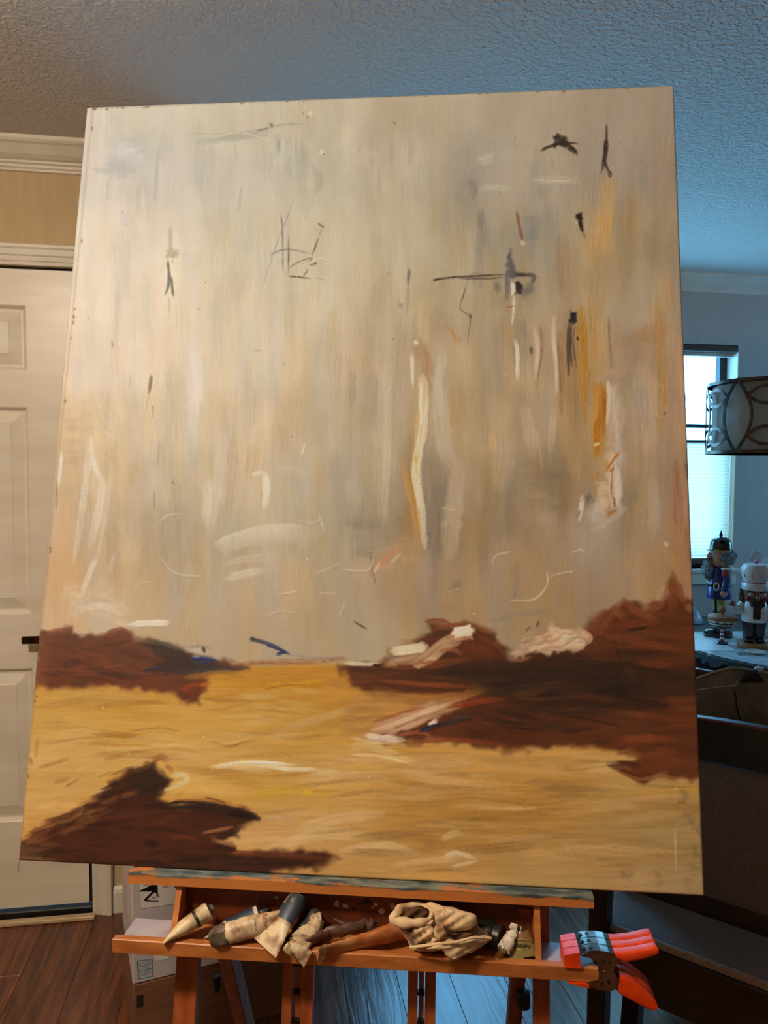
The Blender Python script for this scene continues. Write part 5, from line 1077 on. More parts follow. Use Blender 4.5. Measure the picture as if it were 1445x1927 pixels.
HB, HHB = [0.030, 0.024, 0.0185, 0.0175, 0.015], [0.0015, 0.005, 0.010, 0.014, 0.013]
tD, PD_ = paint_tube('paint tube propped upright, smeared cream below and dark blue above', [(497, 1783, 0.080), (516, 1758, 0.066), (535, 1728, 0.046), (556, 1698, 0.022), (562, 1688, 0.014)], HB, HHB, M_STAIN, (1, -0.1, 0.25), band=(0.52, 0.99, M_BLUEL), crimp=M_CRUST, seed=6, wob=0.0)
fr = (PD_[3] - PD_[2]).normalized(); sd_ = Vector((1, -0.1, 0.25)); sd_ = (sd_ - fr * sd_.dot(fr)).normalized(); nn = sd_.cross(fr)
if nn.y > 0: nn = -nn
for txt, off, s0 in (('SF', 0.005, 0.009), ('Freed', -0.006, 0.004)):
    c = PD_[3].lerp(PD_[2], 0.15) + nn * 0.0165 + sd_ * off
    Mt = Matrix(((-fr.x, sd_.x, nn.x, c.x), (-fr.y, sd_.y, nn.y, c.y), (-fr.z, sd_.z, nn.z, c.z), (0, 0, 0, 1)))
    put(text_mesh('lettering', txt, 0.0095, M_PALEINK, tD, Mt, 0.0002), tD)
paint_tube('blackened paint tube lying behind the propped blue one', [(548, 1762, 0.040), (570, 1744, 0.026), (590, 1726, 0.012)], [0.018, 0.021, 0.022], [0.004, 0.013, 0.017], M_SOOT, (0.6, -0.2, 0.6), seed=7, wob=0.04)
paint_tube('crumpled tube end caked with pale paint, hanging over the lip', [(553, 1794, 0.084), (562, 1780, 0.072), (584, 1748, 0.040), (598, 1728, 0.026)], [0.024, 0.020, 0.014, 0.012], [0.005, 0.008, 0.009, 0.008], M_CRUST, (1, -0.1, -0.2), seed=8, wob=0.13)
paint_tube('flattened mauve brown paint tube with a folded end', [(574, 1772, 0.060), (610, 1757, 0.044), (642, 1749, 0.036), (700, 1737, 0.012)], [0.010, 0.010, 0.012, 0.010], [0.004, 0.006, 0.008, 0.008], M_MAUVE, (0, -0.4, 1), seed=9, wob=0.10)
paint_tube('big rust orange paint tube with a white crimped end', [(598, 1796, 0.084), (640, 1783, 0.066), (700, 1765, 0.046), (742, 1752, 0.028), (768, 1748, 0.020)], [0.021, 0.018, 0.017, 0.022, 0.020], [0.0018, 0.006, 0.010, 0.013, 0.012], M_ORANGET, (0.15, -0.5, 1), crimp=M_CRUST, seed=10, wob=0.04)
paint_tube('small squeezed white tube with yellow paint at its mouth', [(968, 1740, 0.020), (962, 1762, 0.034), (946, 1788, 0.050)], [0.006, 0.010, 0.012], [0.001, 0.005, 0.009], M_WHITET, (1, 0, 0.3), cap=pm('yellow_paint', rgb(190, 140, 40), rgb(150, 100, 20), scale=80, rough=0.5, bump=0.6), seed=11, wob=0.06)
HG, HHG = [0.026, 0.022, 0.018, 0.015], [0.0015, 0.006, 0.010, 0.011]
tG, PG = paint_tube('short olive gold paint tube standing on its flat end beside the divider', [(986, 1804, 0.050), (984, 1788, 0.040), (982, 1768, 0.026), (981, 1756, 0.020)], HG, HHG, M_GOLD, (1, 0, 0), band=(0.62, 0.98, pm('orange_label', rgb(164, 96, 48), rgb(140, 116, 76), scale=50, rough=0.5)), seed=12, wob=0.03)
fr = (PG[0] - PG[2]).normalized(); sx_ = Vector((1, 0, 0)); nn = sx_.cross(-fr); nn = nn if nn.y < 0 else -nn
c = PG[1].lerp(PG[2], 0.25) + nn * 0.0082
Mt = Matrix(((1, -fr.x, nn.x, c.x), (0, -fr.y, nn.y, c.y), (0, -fr.z, nn.z, c.z), (0, 0, 0, 1)))
put(text_mesh('lettering', 'ntury', 0.0105, M_DARKINK, tG, Mt, 0.0002), tG)
# dark green jar with a black screw lid, lying against the back
cj = one(938, 1756, 0.020); jar = thing_e('paint_jar', (cj.x, cj.y, Z0), 'small dark green jar lying on its side beside the rag', 'jar')
Mx = Matrix.Translation((cj.x - 0.012, cj.y + 0.008, Z0 + 0.0215)) @ Matrix.Rotation(R(62), 4, 'Z') @ Matrix.Rotation(R(90), 4, 'X')
put(MB().lathe([(0, -0.022), (0.019, -0.022), (0.021, -0.019), (0.021, 0.004), (0.018, 0.008), (0, 0.008)], 24, M=Mx).build('jar_body', pm('dark_green_glass', rgb(40, 46, 34), rgb(28, 30, 24), rough=0.3), jar, smooth=True), jar)
put(MB().lathe([(0, 0.008), (0.0205, 0.008), (0.0205, 0.019), (0.018, 0.021), (0.013, 0.020), (0, 0.020)], 24, M=Mx).build('jar_lid', pm('dark_lid', rgb(34, 34, 30), rgb(50, 44, 36), rough=0.4), jar, smooth=True), jar)
# thin dark brush lying along the back
pb = [one(*q) for q in ((626, 1728, 0.012), (645, 1738, 0.012), (668, 1744, 0.012), (700, 1742, 0.010))]
br = thing_e('paint_brush', pb[1], 'thin dark paint-caked brush lying along the tray back', 'brush')
put(MB().tube(pb, [0.0025, 0.004, 0.0045, 0.0035], 10).build('brush_handle', M_MAUVE, br, smooth=True), br)
put(MB().tube([pb[0], pb[0] + Vector((-0.010, 0, 0.008))], [0.003, 0.0012], 10).build('bristles', M_SOOT, br, smooth=True), br)

# paint rag: a crumpled cloth with one corner hanging over the lip
RAG = [(742, 1722), (750, 1706), (772, 1698), (800, 1700), (812, 1697), (832, 1706), (868, 1714), (896, 1722), (900, 1742), (926, 1766), (905, 1782), (872, 1797), (856, 1809), (842, 1801), (832, 1786), (800, 1790), (775, 1786), (766, 1768), (752, 1752), (740, 1740)]
def rag_mesh():
    cx, cy = 826, 1748; n = 96; m = 22
    pts = np.array(RAG, float); ang = np.arctan2(pts[:, 1] - cy, pts[:, 0] - cx)
    order = np.argsort(ang); ang = ang[order]; rad = np.hypot(pts[:, 0] - cx, pts[:, 1] - cy)[order]
    aa = np.concatenate([ang - 2 * np.pi, ang, ang + 2 * np.pi]); rd = np.concatenate([rad] * 3)
    nzr = np.random.default_rng(4).random((40, 40)) * 2 - 1
    def ns(x, y):
        x, y = x % 38, y % 38; i, j = int(x), int(y); f, g = x - i, y - j; f = f * f * (3 - 2 * f); g = g * g * (3 - 2 * g)
        return (nzr[i, j] * (1 - f) + nzr[i + 1, j] * f) * (1 - g) + (nzr[i, j + 1] * (1 - f) + nzr[i + 1, j + 1] * f) * g
    def P(rho, th, front):
        r = np.interp(th, aa, rd) * rho
        px, py = cx + r * math.cos(th), cy + r * math.sin(th)
        # edge of the rag: resting depth; the drooping corner hangs before the lip
        droop = max(0.0, min(1.0, (py - 1780) / 22))
        e0 = 0.030 + 0.052 * droop + 0.006 * max(0, min(1, (py - 1745) / 35))
        dome = math.sqrt(max(0.0, 1 - rho ** 2.2))
        if front:
            x, y = px / 29.0, py / 21.0
            rid = 1 - abs(ns(x + 0.6 * ns(y, x), y * 1.1)); rid2 = 1 - abs(ns(x * 2.3 + 7, y * 2.1 + 3))
            fold = (rid ** 3) * 0.012 + (rid2 ** 3) * 0.006 - 0.012
            hollow = -0.020 * math.exp(-(((px - 778) / 20) ** 2 + ((py - 1722) / 11) ** 2)) - 0.016 * math.exp(-(((px - 872) / 20) ** 2 + ((py - 1758) / 8) ** 2)) - 0.014 * math.exp(-(((px - 838) / 9) ** 2 + ((py - 1760) / 13) ** 2))
            crest = 0.018 * math.exp(-(((py - (1742 - (px - 800) * 0.25)) / 9) ** 2)) + 0.014 * math.exp(-(((py - (1785 - (px - 800) * 0.14)) / 7) ** 2))
            e = e0 + dome * 0.022 + (fold + hollow + crest) * min(1.0, (1 - rho) * 4 + 0.25)
        else:
            e = e0 - 0.012 * dome
        return one(px, py, min(e, 0.115))
    mb = MB()
    fr_ = [[P(max(k / m, 0.02), 2 * math.pi * j / n, True) for j in range(n)] for k in range(m + 1)]
    bk_ = [[P(max(k / m, 0.02), 2 * math.pi * j / n, False) for j in range(n)] for k in range(m, -1, -1)]
    return mb.rings(fr_ + bk_)
cr_ = one(826, 1780, 0.04)
rag = thing_e('paint_rag', (cr_.x, cr_.y, Z0), 'crumpled beige paint rag with brown stains, one corner over the lip', 'rag')
M_RAG = pm('stained_cloth', rgb(222, 192, 152), rgb(96, 60, 34), scale=22, rough=0.9, bump=0.3, bscale=220, bdist=0.001, lo=0.46, hi=0.64, detail=6, sheen=0.2)
put(rag_mesh().build('crumpled_cloth', M_RAG, rag, smooth=True, angle=180), rag)
M_RAGL = pm('pale_cloth', rgb(226, 196, 156), rgb(150, 108, 70), scale=26, rough=0.9, bump=0.35, bscale=240, bdist=0.001, lo=0.52, hi=0.72, detail=6)
M_RAGB = pm('brown_stained_cloth', rgb(112, 72, 42), rgb(66, 42, 28), scale=30, rough=0.9, bump=0.3, bscale=220, bdist=0.001)
def fold(poly, e0, bulge, mat, tilt=(0, 0), rip=0.0, seed=1, n=64, m=9):
    """one fold of the rag: a domed lens of cloth with the outline poly (photo pixels)"""
    P_ = np.array(poly, float); cx, cy = P_.mean(axis=0)
    seg = np.concatenate([P_, P_[:1]]); L_ = np.concatenate([[0], np.cumsum(np.hypot(*np.diff(seg, axis=0).T))])
    tt_ = np.linspace(0, L_[-1], n, endpoint=False); ox_ = np.interp(tt_, L_, seg[:, 0]); oy_ = np.interp(tt_, L_, seg[:, 1])
    for _ in range(2):
        ox_ = (np.roll(ox_, 1) + 2 * ox_ + np.roll(ox_, -1)) / 4; oy_ = (np.roll(oy_, 1) + 2 * oy_ + np.roll(oy_, -1)) / 4
    rg = random.Random(seed); ph = [rg.uniform(0, 6) for _ in range(4)]
    def pt(k, j, front):
        f = max(k / m, 0.03); x = cx + (ox_[j] - cx) * f; y = cy + (oy_[j] - cy) * f
        e = e0 + tilt[0] * (x - cx) / 40 + tilt[1] * (y - cy) / 40
        if front: e += bulge * math.sqrt(max(0, 1 - f ** 2)) + rip * (math.sin(x * 0.22 + y * 0.31 + ph[0]) + 0.6 * math.sin(x * 0.47 - y * 0.25 + ph[1])) * (1 - f ** 3)
        else: e -= 0.004
        return one(x, y, e)
    rr6 = [[pt(k, j, True) for j in range(n)] for k in range(m + 1)] + [[pt(k, j, False) for j in range(n)] for k in range(m, -1, -1)]
    return put(MB().rings(rr6).build('cloth_fold', mat, rag, smooth=True, angle=180), rag)
fold([(801, 1698), (812, 1697), (835, 1706), (868, 1713), (897, 1722), (899, 1736), (884, 1750), (856, 1753), (826, 1748), (812, 1728)], 0.062, 0.012, M_RAGL, (0.004, 0.012), 0.002, 2)
fold([(762, 1746), (790, 1738), (812, 1740), (824, 1760), (838, 1776), (812, 1786), (782, 1786), (768, 1770)], 0.070, 0.012, M_RAG, (0.0, 0.008), 0.004, 3)
fold([(818, 1742), (834, 1740), (842, 1756), (840, 1770), (826, 1774), (816, 1760)], 0.082, 0.010, M_RAGL, (0, 0.004), 0.0015, 4)
fold([(842, 1757), (870, 1754), (892, 1756), (884, 1768), (858, 1770)], 0.072, 0.003, M_RAGB, (0, 0), 0.002, 5)
fold([(800, 1786), (830, 1776), (862, 1774), (896, 1764), (912, 1758), (926, 1767), (906, 1782), (874, 1797), (855, 1809), (842, 1801), (834, 1788)], 0.088, 0.004, M_RAGL, (-0.010, 0.006), 0.001, 6)
# rolled loop at the left with a brown hollow
loop_ = [(777 + (34 + 3 * math.sin(3 * a)) * math.cos(a), 1720 + (19 + 2.5 * math.sin(2 * a + 1)) * math.sin(a) - 4 * math.cos(a)) for a in [2 * math.pi * k / 40 for k in range(41)]]
put(MB().tube([one(x, y, 0.062 + 0.012 * math.sin(2 * math.pi * k / 40)) for k, (x, y) in enumerate(loop_)], [0.0055 + 0.0035 * math.cos(2 * math.pi * k / 40 - 2.6) + 0.0012 * math.sin(k * 1.1) for k in range(41)], 12, cap=False).build('cloth_fold', M_RAGL, rag, smooth=True, angle=180), rag)
fold([(752, 1722), (764, 1708), (790, 1706), (806, 1716), (800, 1732), (776, 1738), (758, 1734)], 0.058, 0.002, M_RAGB, (0, 0.006), 0.002, 7)
put(MB().tube([one(x, y, e_) for x, y, e_ in ((772, 1783, 0.080), (796, 1780, 0.092), (826, 1776, 0.096), (858, 1773, 0.096), (892, 1764, 0.090), (924, 1766, 0.078))], 0.0026, 8).build('hem', M_RAGL, rag, smooth=True), rag)

# ---- three spring clamps gripping the right end of the tray
M_STEEL = pm('clamp_steel', rgb(196, 190, 180), rgb(150, 142, 132), scale=50, rough=0.22, metal=1.0)
M_ORNG = pm('orange_vinyl', rgb(240, 78, 16), rgb(226, 62, 10), scale=40, rough=0.38)
M_SPR = pm('spring_steel', rgb(60, 56, 52), rgb(40, 38, 36), rough=0.35, metal=0.9)
def clamp(y_off, z_off, label, pz=0.6405, pz2=0.6145):
    """profile in photo pixels of the front clamp, on the plane 0.074 before the easel's foot line"""
    E0 = 0.074; wd = 0.017
    def q(px, py): v = one(px, py, E0); return Vector((v.x, -E0 + y_off, v.z + z_off))
    t = thing_e('spring_clamp', q(1139, 1831), label, 'clamp', 'spring clamps on the tray end')
    V = Vector((0, wd, 0)); th = Vector((0, 0.0014, 0))
    def strip(name, top, thick, mat, y0=0.0, w=wd, smooth=False):
        up_ = [q(*p) for p in top]; dn = [p + Vector((0, 0, -thick)) for p in up_]
        mb = MB(); sh = Vector((0, y0, 0)); vv_ = Vector((0, w, 0))
        rings = [[u + sh, u + sh + vv_, d_ + sh + vv_, d_ + sh] for u, d_ in zip(up_, dn)]
        return put(mb.rings(rings).build(name, mat, t, smooth=smooth), t)
    def cheek(name, poly, mat, y0, tk):
        return put(MB().prism([q(*p) + Vector((0, y0, 0)) for p in poly], (0, tk, 0)).build(name, mat, t), t)
    UPS = [(1088, 1797), (1098, 1792), (1112, 1789), (1130, 1789), (1146, 1792), (1158, 1796)]
    jaw = strip('upper_jaw', UPS, 0.0016, M_STEEL)
    for y0 in (0.0, wd - 0.0014):
        cheek('jaw_cheek', [(1092, 1799), (1112, 1791), (1146, 1793), (1170, 1808), (1158, 1816), (1152, 1836), (1146, 1846), (1132, 1846), (1126, 1830), (1124, 1812), (1110, 1803)], M_STEEL, y0, 0.0014)
        cheek('jaw_cheek', [(1128, 1826), (1150, 1824), (1160, 1838), (1172, 1858), (1146, 1868), (1120, 1862), (1104, 1852), (1112, 1848), (1126, 1846)], M_STEEL, y0 + (0.0015 if y0 == 0 else -0.0015), 0.0012)
    for px_ in (1100, 1113):
        c = q(px_, 1791 if px_ < 1105 else 1789.5) + Vector((0, wd * 0.5, 0.0004))
        put(MB().lathe([(0, 0), (0.0032, 0), (0.0032, 0.0008), (0, 0.0008)], 12, c=c).build('punched_hole', M_NOTCH, t), t)
    for (px_, py_) in ((1136, 1811), (1147, 1812), (1133, 1854), (1146, 1850)):
        c = q(px_, py_) + Vector((0, -0.0004, 0))
        put(MB().lathe([(0, 0), (0.0021, 0), (0.0021, 0.0006), (0, 0.0006)], 10, M=Matrix.Translation(c) @ Matrix.Rotation(R(90), 4, 'X')).build('punched_hole', M_NOTCH, t), t)
    put(MB().lathe([(0, -0.0015), (0.0042, -0.0015), (0.0046, 0.0), (0.0046, wd), (0, wd + 0.001)], 16, M=Matrix.Translation(q(1139, 1831)) @ Matrix.Rotation(R(-90), 4, 'X')).build('pivot_pin', M_STEEL, t, smooth=True), t)
    c = q(1154, 1843); path = []
    for k in range(49):
        a = k / 8 * 2 * math.pi
        path.append(c + Vector((0.0062 * math.cos(a), 0.0025 + (wd - 0.005) * k / 48, 0.0062 * math.sin(a))))
    put(MB().tube(path, 0.0011, 6).build('spring', M_SPR, t, smooth=True), t)
    tip = MB(); tp = [[q(1062, 1798), q(1062, 1812.5)], [q(1076, 1795), q(1076, 1813)], [q(1091, 1793), q(1093, 1812)]]
    for pr in tp: pr[1].z = pz
    tip.rings([[a, a + V, b + V, b] for a, b in tp]); put(tip.build('jaw_pad', M_ORNG, t), t)
    tip = MB(); tp = [[q(1070, 1845), q(1072, 1850)], [q(1090, 1846), q(1092, 1857)], [q(1108, 1848), q(1110, 1860)]]
    for pr in tp: pr[0].z = pz2
    tip.rings([[a, a + V, b + V, b] for a, b in tp]); put(tip.build('jaw_pad', M_ORNG, t), t)
    def grip(secs):
        mb = MB(); rings = []
        for (a, b) in secs:
            a, b = q(*a), q(*b); c_ = (a + b) / 2; h_ = (a - b) / 2; rr2 = []
            for k in range(20):
                an = 2 * math.pi * k / 20; ca, sa = math.cos(an), math.sin(an)
                ca = math.copysign(abs(ca) ** 0.45, ca); sa = math.copysign(abs(sa) ** 0.45, sa)
                bulge = 1 + 0.05 * math.cos(an * 6)
                rr2.append(c_ + h_ * sa * bulge + Vector((0, wd / 2 + (wd / 2 + 0.0005) * ca, 0)))
            rings.append(rr2)
        return put(mb.rings(rings).build('handle_grip', M_ORNG, t, smooth=True, angle=50), t)
    grip([((1156, 1794), (1160, 1803)), ((1170, 1794), (1178, 1812)), ((1196, 1791), (1202, 1808)), ((1220, 1786), (1226, 1802)), ((1235, 1783), (1238, 1797)), ((1238, 1785), (1240, 1794))])
    grip([((1168, 1838), (1163, 1870)), ((1184, 1842), (1180, 1880)), ((1204, 1855), (1202, 1892)), ((1220, 1868), (1220, 1901)), ((1231, 1880), (1230, 1904)), ((1238, 1893), (1236, 1902))])
    return t
clamp(0.0, 0.0, 'orange handled spring clamp on the outer edge of the tray lip')
clamp(0.0185, 0.0003, 'middle one of three orange handled spring clamps', 0.6305, 0.6175)
clamp(0.037, 0.0006, 'orange handled spring clamp nearest the canvas ledge', 0.6305, 0.6175)

# ================================================================== cartons behind the easel
A0 = onz(250, 1852, 0.186); B0 = onz(408, 1813, 0.186)
bd = (B0 - A0); bd.z = 0; bd.normalize()
BOX_YAW = math.atan2(bd.y, bd.x)
bnrm = Vector((-bd.y, bd.x, 0))
def box_pt(px, py, off=0.0):
    """pixel on the front plane of the cartons -> (along, 0, z) in carton coordinates"""
    r = Vector(ray(px, py)); o = Vector(C0); n = bnrm
    t = ((A0 - n * off) - o).dot(n) / r.dot(n); X = o + r * t
    return Vector(((X - A0).dot(bd), -off, X.z))
M_KRAFT = pm('brown_cardboard', rgb(122, 82, 56), rgb(104, 68, 46), scale=8, stretch=(1, 1, 10), rough=0.8)
M_WCARD = pm('white_cardboard', rgb(196, 190, 196), rgb(182, 175, 182), scale=8, rough=0.6)
M_LABELP = pm('glossy_label', rgb(226, 224, 222), rgb(216, 212, 210), scale=30, rough=0.15)
M_TEAL = pm('teal_print', rgb(40, 130, 160), rough=0.6); M_INKB = pm('black_marker', rgb(14, 16, 24), rgb(20, 24, 40), rough=0.2); M_GREYI = pm('grey_print', rgb(120, 112, 110), rough=0.6)
wR = box_pt(594, 1880).x
kb = empty('cardboard_carton', (A0.x, A0.y, 0), (0, 0, BOX_YAW), label='brown cardboard carton on the floor under the white one', cat='box')
MB().box((wR / 2 + 0.002, 0.17, 0.0915), (wR, 0.34, 0.181), bevel=0.002).build('carton_body', M_KRAFT, kb)
p0, p1 = box_pt(250, 1876), box_pt(262, 1895)
MB().box((0.016, -0.0006, (p0.z + p1.z) / 2), (p1.x - p0.x, 0.0012, abs(p0.z - p1.z))).build('dark_sticker', pm('dark_green_sticker', rgb(28, 34, 30), rough=0.5), kb)
MB().box((wR / 2 + 0.002, 0.17, 0.1825), (wR * 0.98, 0.05, 0.0012)).build('packing_tape', M_LABELP, kb)
wb = empty('white_carton', (A0.x, A0.y, 0.1838), (0, 0, BOX_YAW), label='white cardboard carton with shipping label and black marker scribble', cat='box')
WZ = 0.1838
MB().box((wR * 0.42, 0.15, 0.20), (wR * 0.84, 0.30, 0.40), bevel=0.003).build('carton_body', M_WCARD, wb)
def wpoly(name, pts, mat, off, tk, parent=wb):
    P = [box_pt(*p) for p in pts]
    return MB().prism([(p.x, -off, p.z - WZ) for p in P], (0, -tk, 0)).build(name, mat, parent)
lab = wpoly('shipping_label', [(263, 1655), (336, 1658), (331, 1700), (266, 1710)], M_LABELP, 0.0002, 0.0008)
def wline(name, pts, w, mat, off=0.0014):
    P = [box_pt(*p) for p in pts]; P = [Vector((p.x, -off, p.z - WZ)) for p in P]
    return MB().loft(P, [w / 2] * len(P), [0.0004] * len(P), (0.37, 0, 0.93), 6).build(name, mat, lab)
wpoly('marker_stroke', [(253, 1674), (262, 1676), (290, 1662), (296, 1660), (297, 1683), (288, 1677), (265, 1677)], M_INKB, 0.0011, 0.0004, lab)
wline('marker_stroke', [(290, 1676), (280, 1686), (272, 1694)], 0.006, M_INKB); wpoly('marker_stroke', [(270, 1692), (276, 1693), (299, 1694), (299, 1696), (274, 1696)], M_INKB, 0.0011, 0.0004, lab)
wpoly('marker_stroke', [(294, 1682), (298, 1683), (296, 1686), (300, 1685), (299, 1687), (294, 1686)], M_INKB, 0.0011, 0.0004, lab)
for k in range(8):
    wpoly('barcode_bar', [(270 + k * 1.5, 1662 - k * 0.15), (270.8 + k * 1.5, 1662 - k * 0.15), (270.8 + k * 1.5, 1667 - k * 0.2), (270 + k * 1.5, 1667 - k * 0.2)], M_GREYI, 0.0011, 0.0002, lab)
for k in range(6):
    wpoly('barcode_bar', [(306, 1657 + k * 2.4), (318, 1655.6 + k * 2.4), (318, 1656.8 + k * 2.4), (306, 1658.2 + k * 2.4)], M_GREYI, 0.0011, 0.0002, lab)
for k in range(5):
    wpoly('barcode_bar', [(285 + k * 1.9, 1687), (286 + k * 1.9, 1687), (286 + k * 1.9, 1690.5), (285 + k * 1.9, 1690.5)], M_GREYI, 0.0011, 0.0002, lab)
g = [(257.5, 1808), (287, 1804.5), (288.5, 1837), (259.5, 1843)]
def gp(u, v):
    a = [g[0][i] * (1 - u) + g[1][i] * u for i in (0, 1)]; b = [g[3][i] * (1 - u) + g[2][i] * u for i in (0, 1)]
    return (a[0] * (1 - v) + b[0] * v, a[1] * (1 - v) + b[1] * v)
for (u0, u1, v0, v1) in [(0, 0.07, 0, 1), (0.95, 1, 0, 1), (0, 1, 0, 0.03), (0, 1, 0.97, 1), (0, 1, 0.24, 0.26), (0, 1, 0.52, 0.56), (0.1, 0.9, 0.13, 0.145), (0.1, 0.9, 0.33, 0.345), (0.1, 0.9, 0.42, 0.435), (0.1, 0.9, 0.64, 0.655), (0.1, 0.9, 0.73, 0.745), (0.1, 0.9, 0.82, 0.835)]:
    wpoly('printed_rule', [gp(u0, v0), gp(u1, v0), gp(u1, v1), gp(u0, v1)], M_TEAL, 0.0002, 0.0003)
wpoly('packing_tape', [(290, 1798), (325, 1792), (316, 1804), (291, 1808)], M_LABELP, 0.0003, 0.0006)
wpoly('packing_tape', [(368, 1795), (408, 1790), (408, 1811), (400, 1812), (367, 1823)], M_LABELP, 0.0003, 0.0006)
# ================================================================== dining side of the room
M_MAHOG = pm('dark_mahogany', rgb(52, 24, 16), rgb(34, 15, 11), scale=6, stretch=(3, 3, 10), rough=0.32, bump=0.05)
M_TAUPE = pm('taupe_upholstery', rgb(122, 104, 98), rgb(106, 90, 86), scale=160, rough=0.9, bump=0.3, bscale=400, bdist=0.0008, sheen=0.2)
M_PIPE = pm('pale_welt', rgb(160, 140, 128), rgb(140, 120, 110), scale=160, rough=0.85)

# ---- upholstered armchair right of the easel
ch = empty('armchair', (0.774, 1.587, 0), (0, 0, R(-47.2)), label='dark wooden armchair with taupe upholstered back and seat beside the easel', cat='chair')
SWD = 0.58
sq = [[Vector((x, y, z)) for x, y in ((0.004 + i_, i_), (SWD + 0.004 - i_, i_), (SWD + 0.075 - i_, 0.235 - i_), (-0.072 + i_, 0.235 - i_))] for z, i_ in ((0.360, 0.004), (0.364, 0.0), (0.424, 0.0), (0.430, 0.004), (0.432, 0.012))]
MB().rings(sq).build('seat', M_TAUPE, ch)
MB().box((SWD / 2 + 0.004, -0.002, 0.427), (SWD, 0.012, 0.017), bevel=0.004, seg=2).build('seat_welt', M_PIPE, ch, smooth=True)
MB().box((SWD / 2 + 0.004, 0.006, 0.350), (SWD, 0.024, 0.130), bevel=0.004).build('front_apron', M_MAHOG, ch)
def yb(z): return 0.175 + (z - 0.47) * 0.18
def slab(x0, x1, z0, z1, off, dep, nx=14, nz_=8, crown_=0.0, bulge=0.0):
    """slanted back piece; crown_ raises its middle, bulge swells its face"""
    mb = MB()
    def f(u, v, front):
        x = x0 + (x1 - x0) * u; zz1 = z1 + crown_ * (1 - (2 * u - 1) ** 2); z = z0 + (zz1 - z0) * v
        b = bulge * (1 - (2 * u - 1) ** 4) * (1 - (2 * v - 1) ** 4)
        return Vector((x, yb(z) + off + (-b if front else dep), z))
    fr = [[f(i / nx, j / nz_, True) for i in range(nx + 1)] for j in range(nz_ + 1)]
    bk = [[f(i / nx, j / nz_, False) for i in range(nx + 1)] for j in range(nz_ + 1)]
    loop = lambda g: g
    bm = mb.bm
    V1 = [[bm.verts.new(p) for p in r] for r in fr]; V2 = [[bm.verts.new(p) for p in r] for r in bk]
    for j in range(nz_):
        for i in range(nx):
            bm.faces.new((V1[j][i], V1[j][i + 1], V1[j + 1][i + 1], V1[j + 1][i])); bm.faces.new((V2[j][i], V2[j + 1][i], V2[j + 1][i + 1], V2[j][i + 1]))
    for i in range(nx):
        bm.faces.new((V1[0][i], V2[0][i], V2[0][i + 1], V1[0][i + 1])); bm.faces.new((V1[nz_][i], V1[nz_][i + 1], V2[nz_][i + 1], V2[nz_][i]))
    for j in range(nz_):
        bm.faces.new((V1[j][0], V1[j + 1][0], V2[j + 1][0], V2[j][0])); bm.faces.new((V1[j][nx], V2[j][nx], V2[j + 1][nx], V1[j + 1][nx]))
    return mb
slab(0.03, 0.55, 0.472, 0.766, 0.0, 0.035, bulge=0.012).build('back_cushion', M_TAUPE, ch, smooth=True, angle=50)
slab(-0.005, 0.585, 0.774, 0.852, -0.008, 0.040, crown_=0.016).build('top_rail', M_MAHOG, ch, smooth=True, angle=40)
slab(-0.045, 0.625, 0.418, 0.474, -0.004, 0.040).build('lower_rail', M_MAHOG, ch)
for x in (0.010, 0.570):
    slab(x - 0.020, x + 0.020, 0.0, 0.79, 0.0, 0.042, 2, 8).build('back_leg', M_MAHOG, ch)
    MB().box((x if x > 0.1 else -0.018, -0.004, 0.310), (0.042, 0.042, 0.62), bevel=0.004).build('front_leg', M_MAHOG, ch)
    MB().bar((x if x > 0.1 else -0.018, -0.03, 0.632), (x if x > 0.1 else -0.018, 0.23, 0.640), 0.05, 0.026, bevel=0.006).build('armrest', M_MAHOG, ch)
# red-brown edge of the top rail as a bead, coloured lighter for its glint
MB().tube([Vector((0.0 + 0.58 * k / 20, yb(0.85) - 0.002, 0.853 + 0.016 * (1 - (2 * k / 20 - 1) ** 2))) for k in range(21)], 0.004, 8).build('top_bead', pm('glint_varnish', rgb(120, 60, 40), rgb(96, 46, 32), rough=0.18), ch, smooth=True)

# ---- round dining table with lace cloth
TC = Vector((2.29, 2.87, 0.0)); TR = 0.61
tb = empty('dining_table', TC, label='round dark dining table by the window', cat='table')
MB().lathe([(0, 0.712), (TR - 0.03, 0.712), (TR - 0.005, 0.720), (TR, 0.732), (TR - 0.004, 0.742), (0, 0.742)], 72).build('table_top', M_MAHOG, tb, smooth=True)
MB().lathe([(0, 0.640), (TR - 0.10, 0.640), (TR - 0.10, 0.712), (0, 0.712)], 48).build('apron', M_MAHOG, tb, smooth=True)
MB().lathe([(0, 0.05), (0.06, 0.05), (0.085, 0.12), (0.05, 0.25), (0.045, 0.45), (0.07, 0.56), (0.10, 0.64), (0, 0.64)], 28).build('pedestal', M_MAHOG, tb, smooth=True)
for k in range(4):
    a = R(45 + 90 * k)
    MB().tube([(0.05 * math.cos(a), 0.05 * math.sin(a), 0.16), (0.22 * math.cos(a), 0.22 * math.sin(a), 0.10), (0.40 * math.cos(a), 0.40 * math.sin(a), 0.03)], [0.03, 0.026, 0.03], 12).build('foot', M_MAHOG, tb, smooth=True)
M_LACE = pm('black_lace', rgb(22, 20, 24), rgb(40, 38, 44), scale=120, rough=0.7)
M_VINYL = pm('clear_vinyl_cover', rgb(196, 200, 204), rgb(140, 146, 152), scale=14, rough=0.22, lo=0.4, hi=0.7)
cl = empty('lace_tablecloth', (TC.x, TC.y, 0.742), label='black lace tablecloth with ragged fringe on the round table', cat='tablecloth')
rl = random.Random(9); n = 220
top_ = [(0.0, 0.001), (TR + 0.002, 0.0012)]
mb = MB(); r0 = []; r1 = []; r2 = []
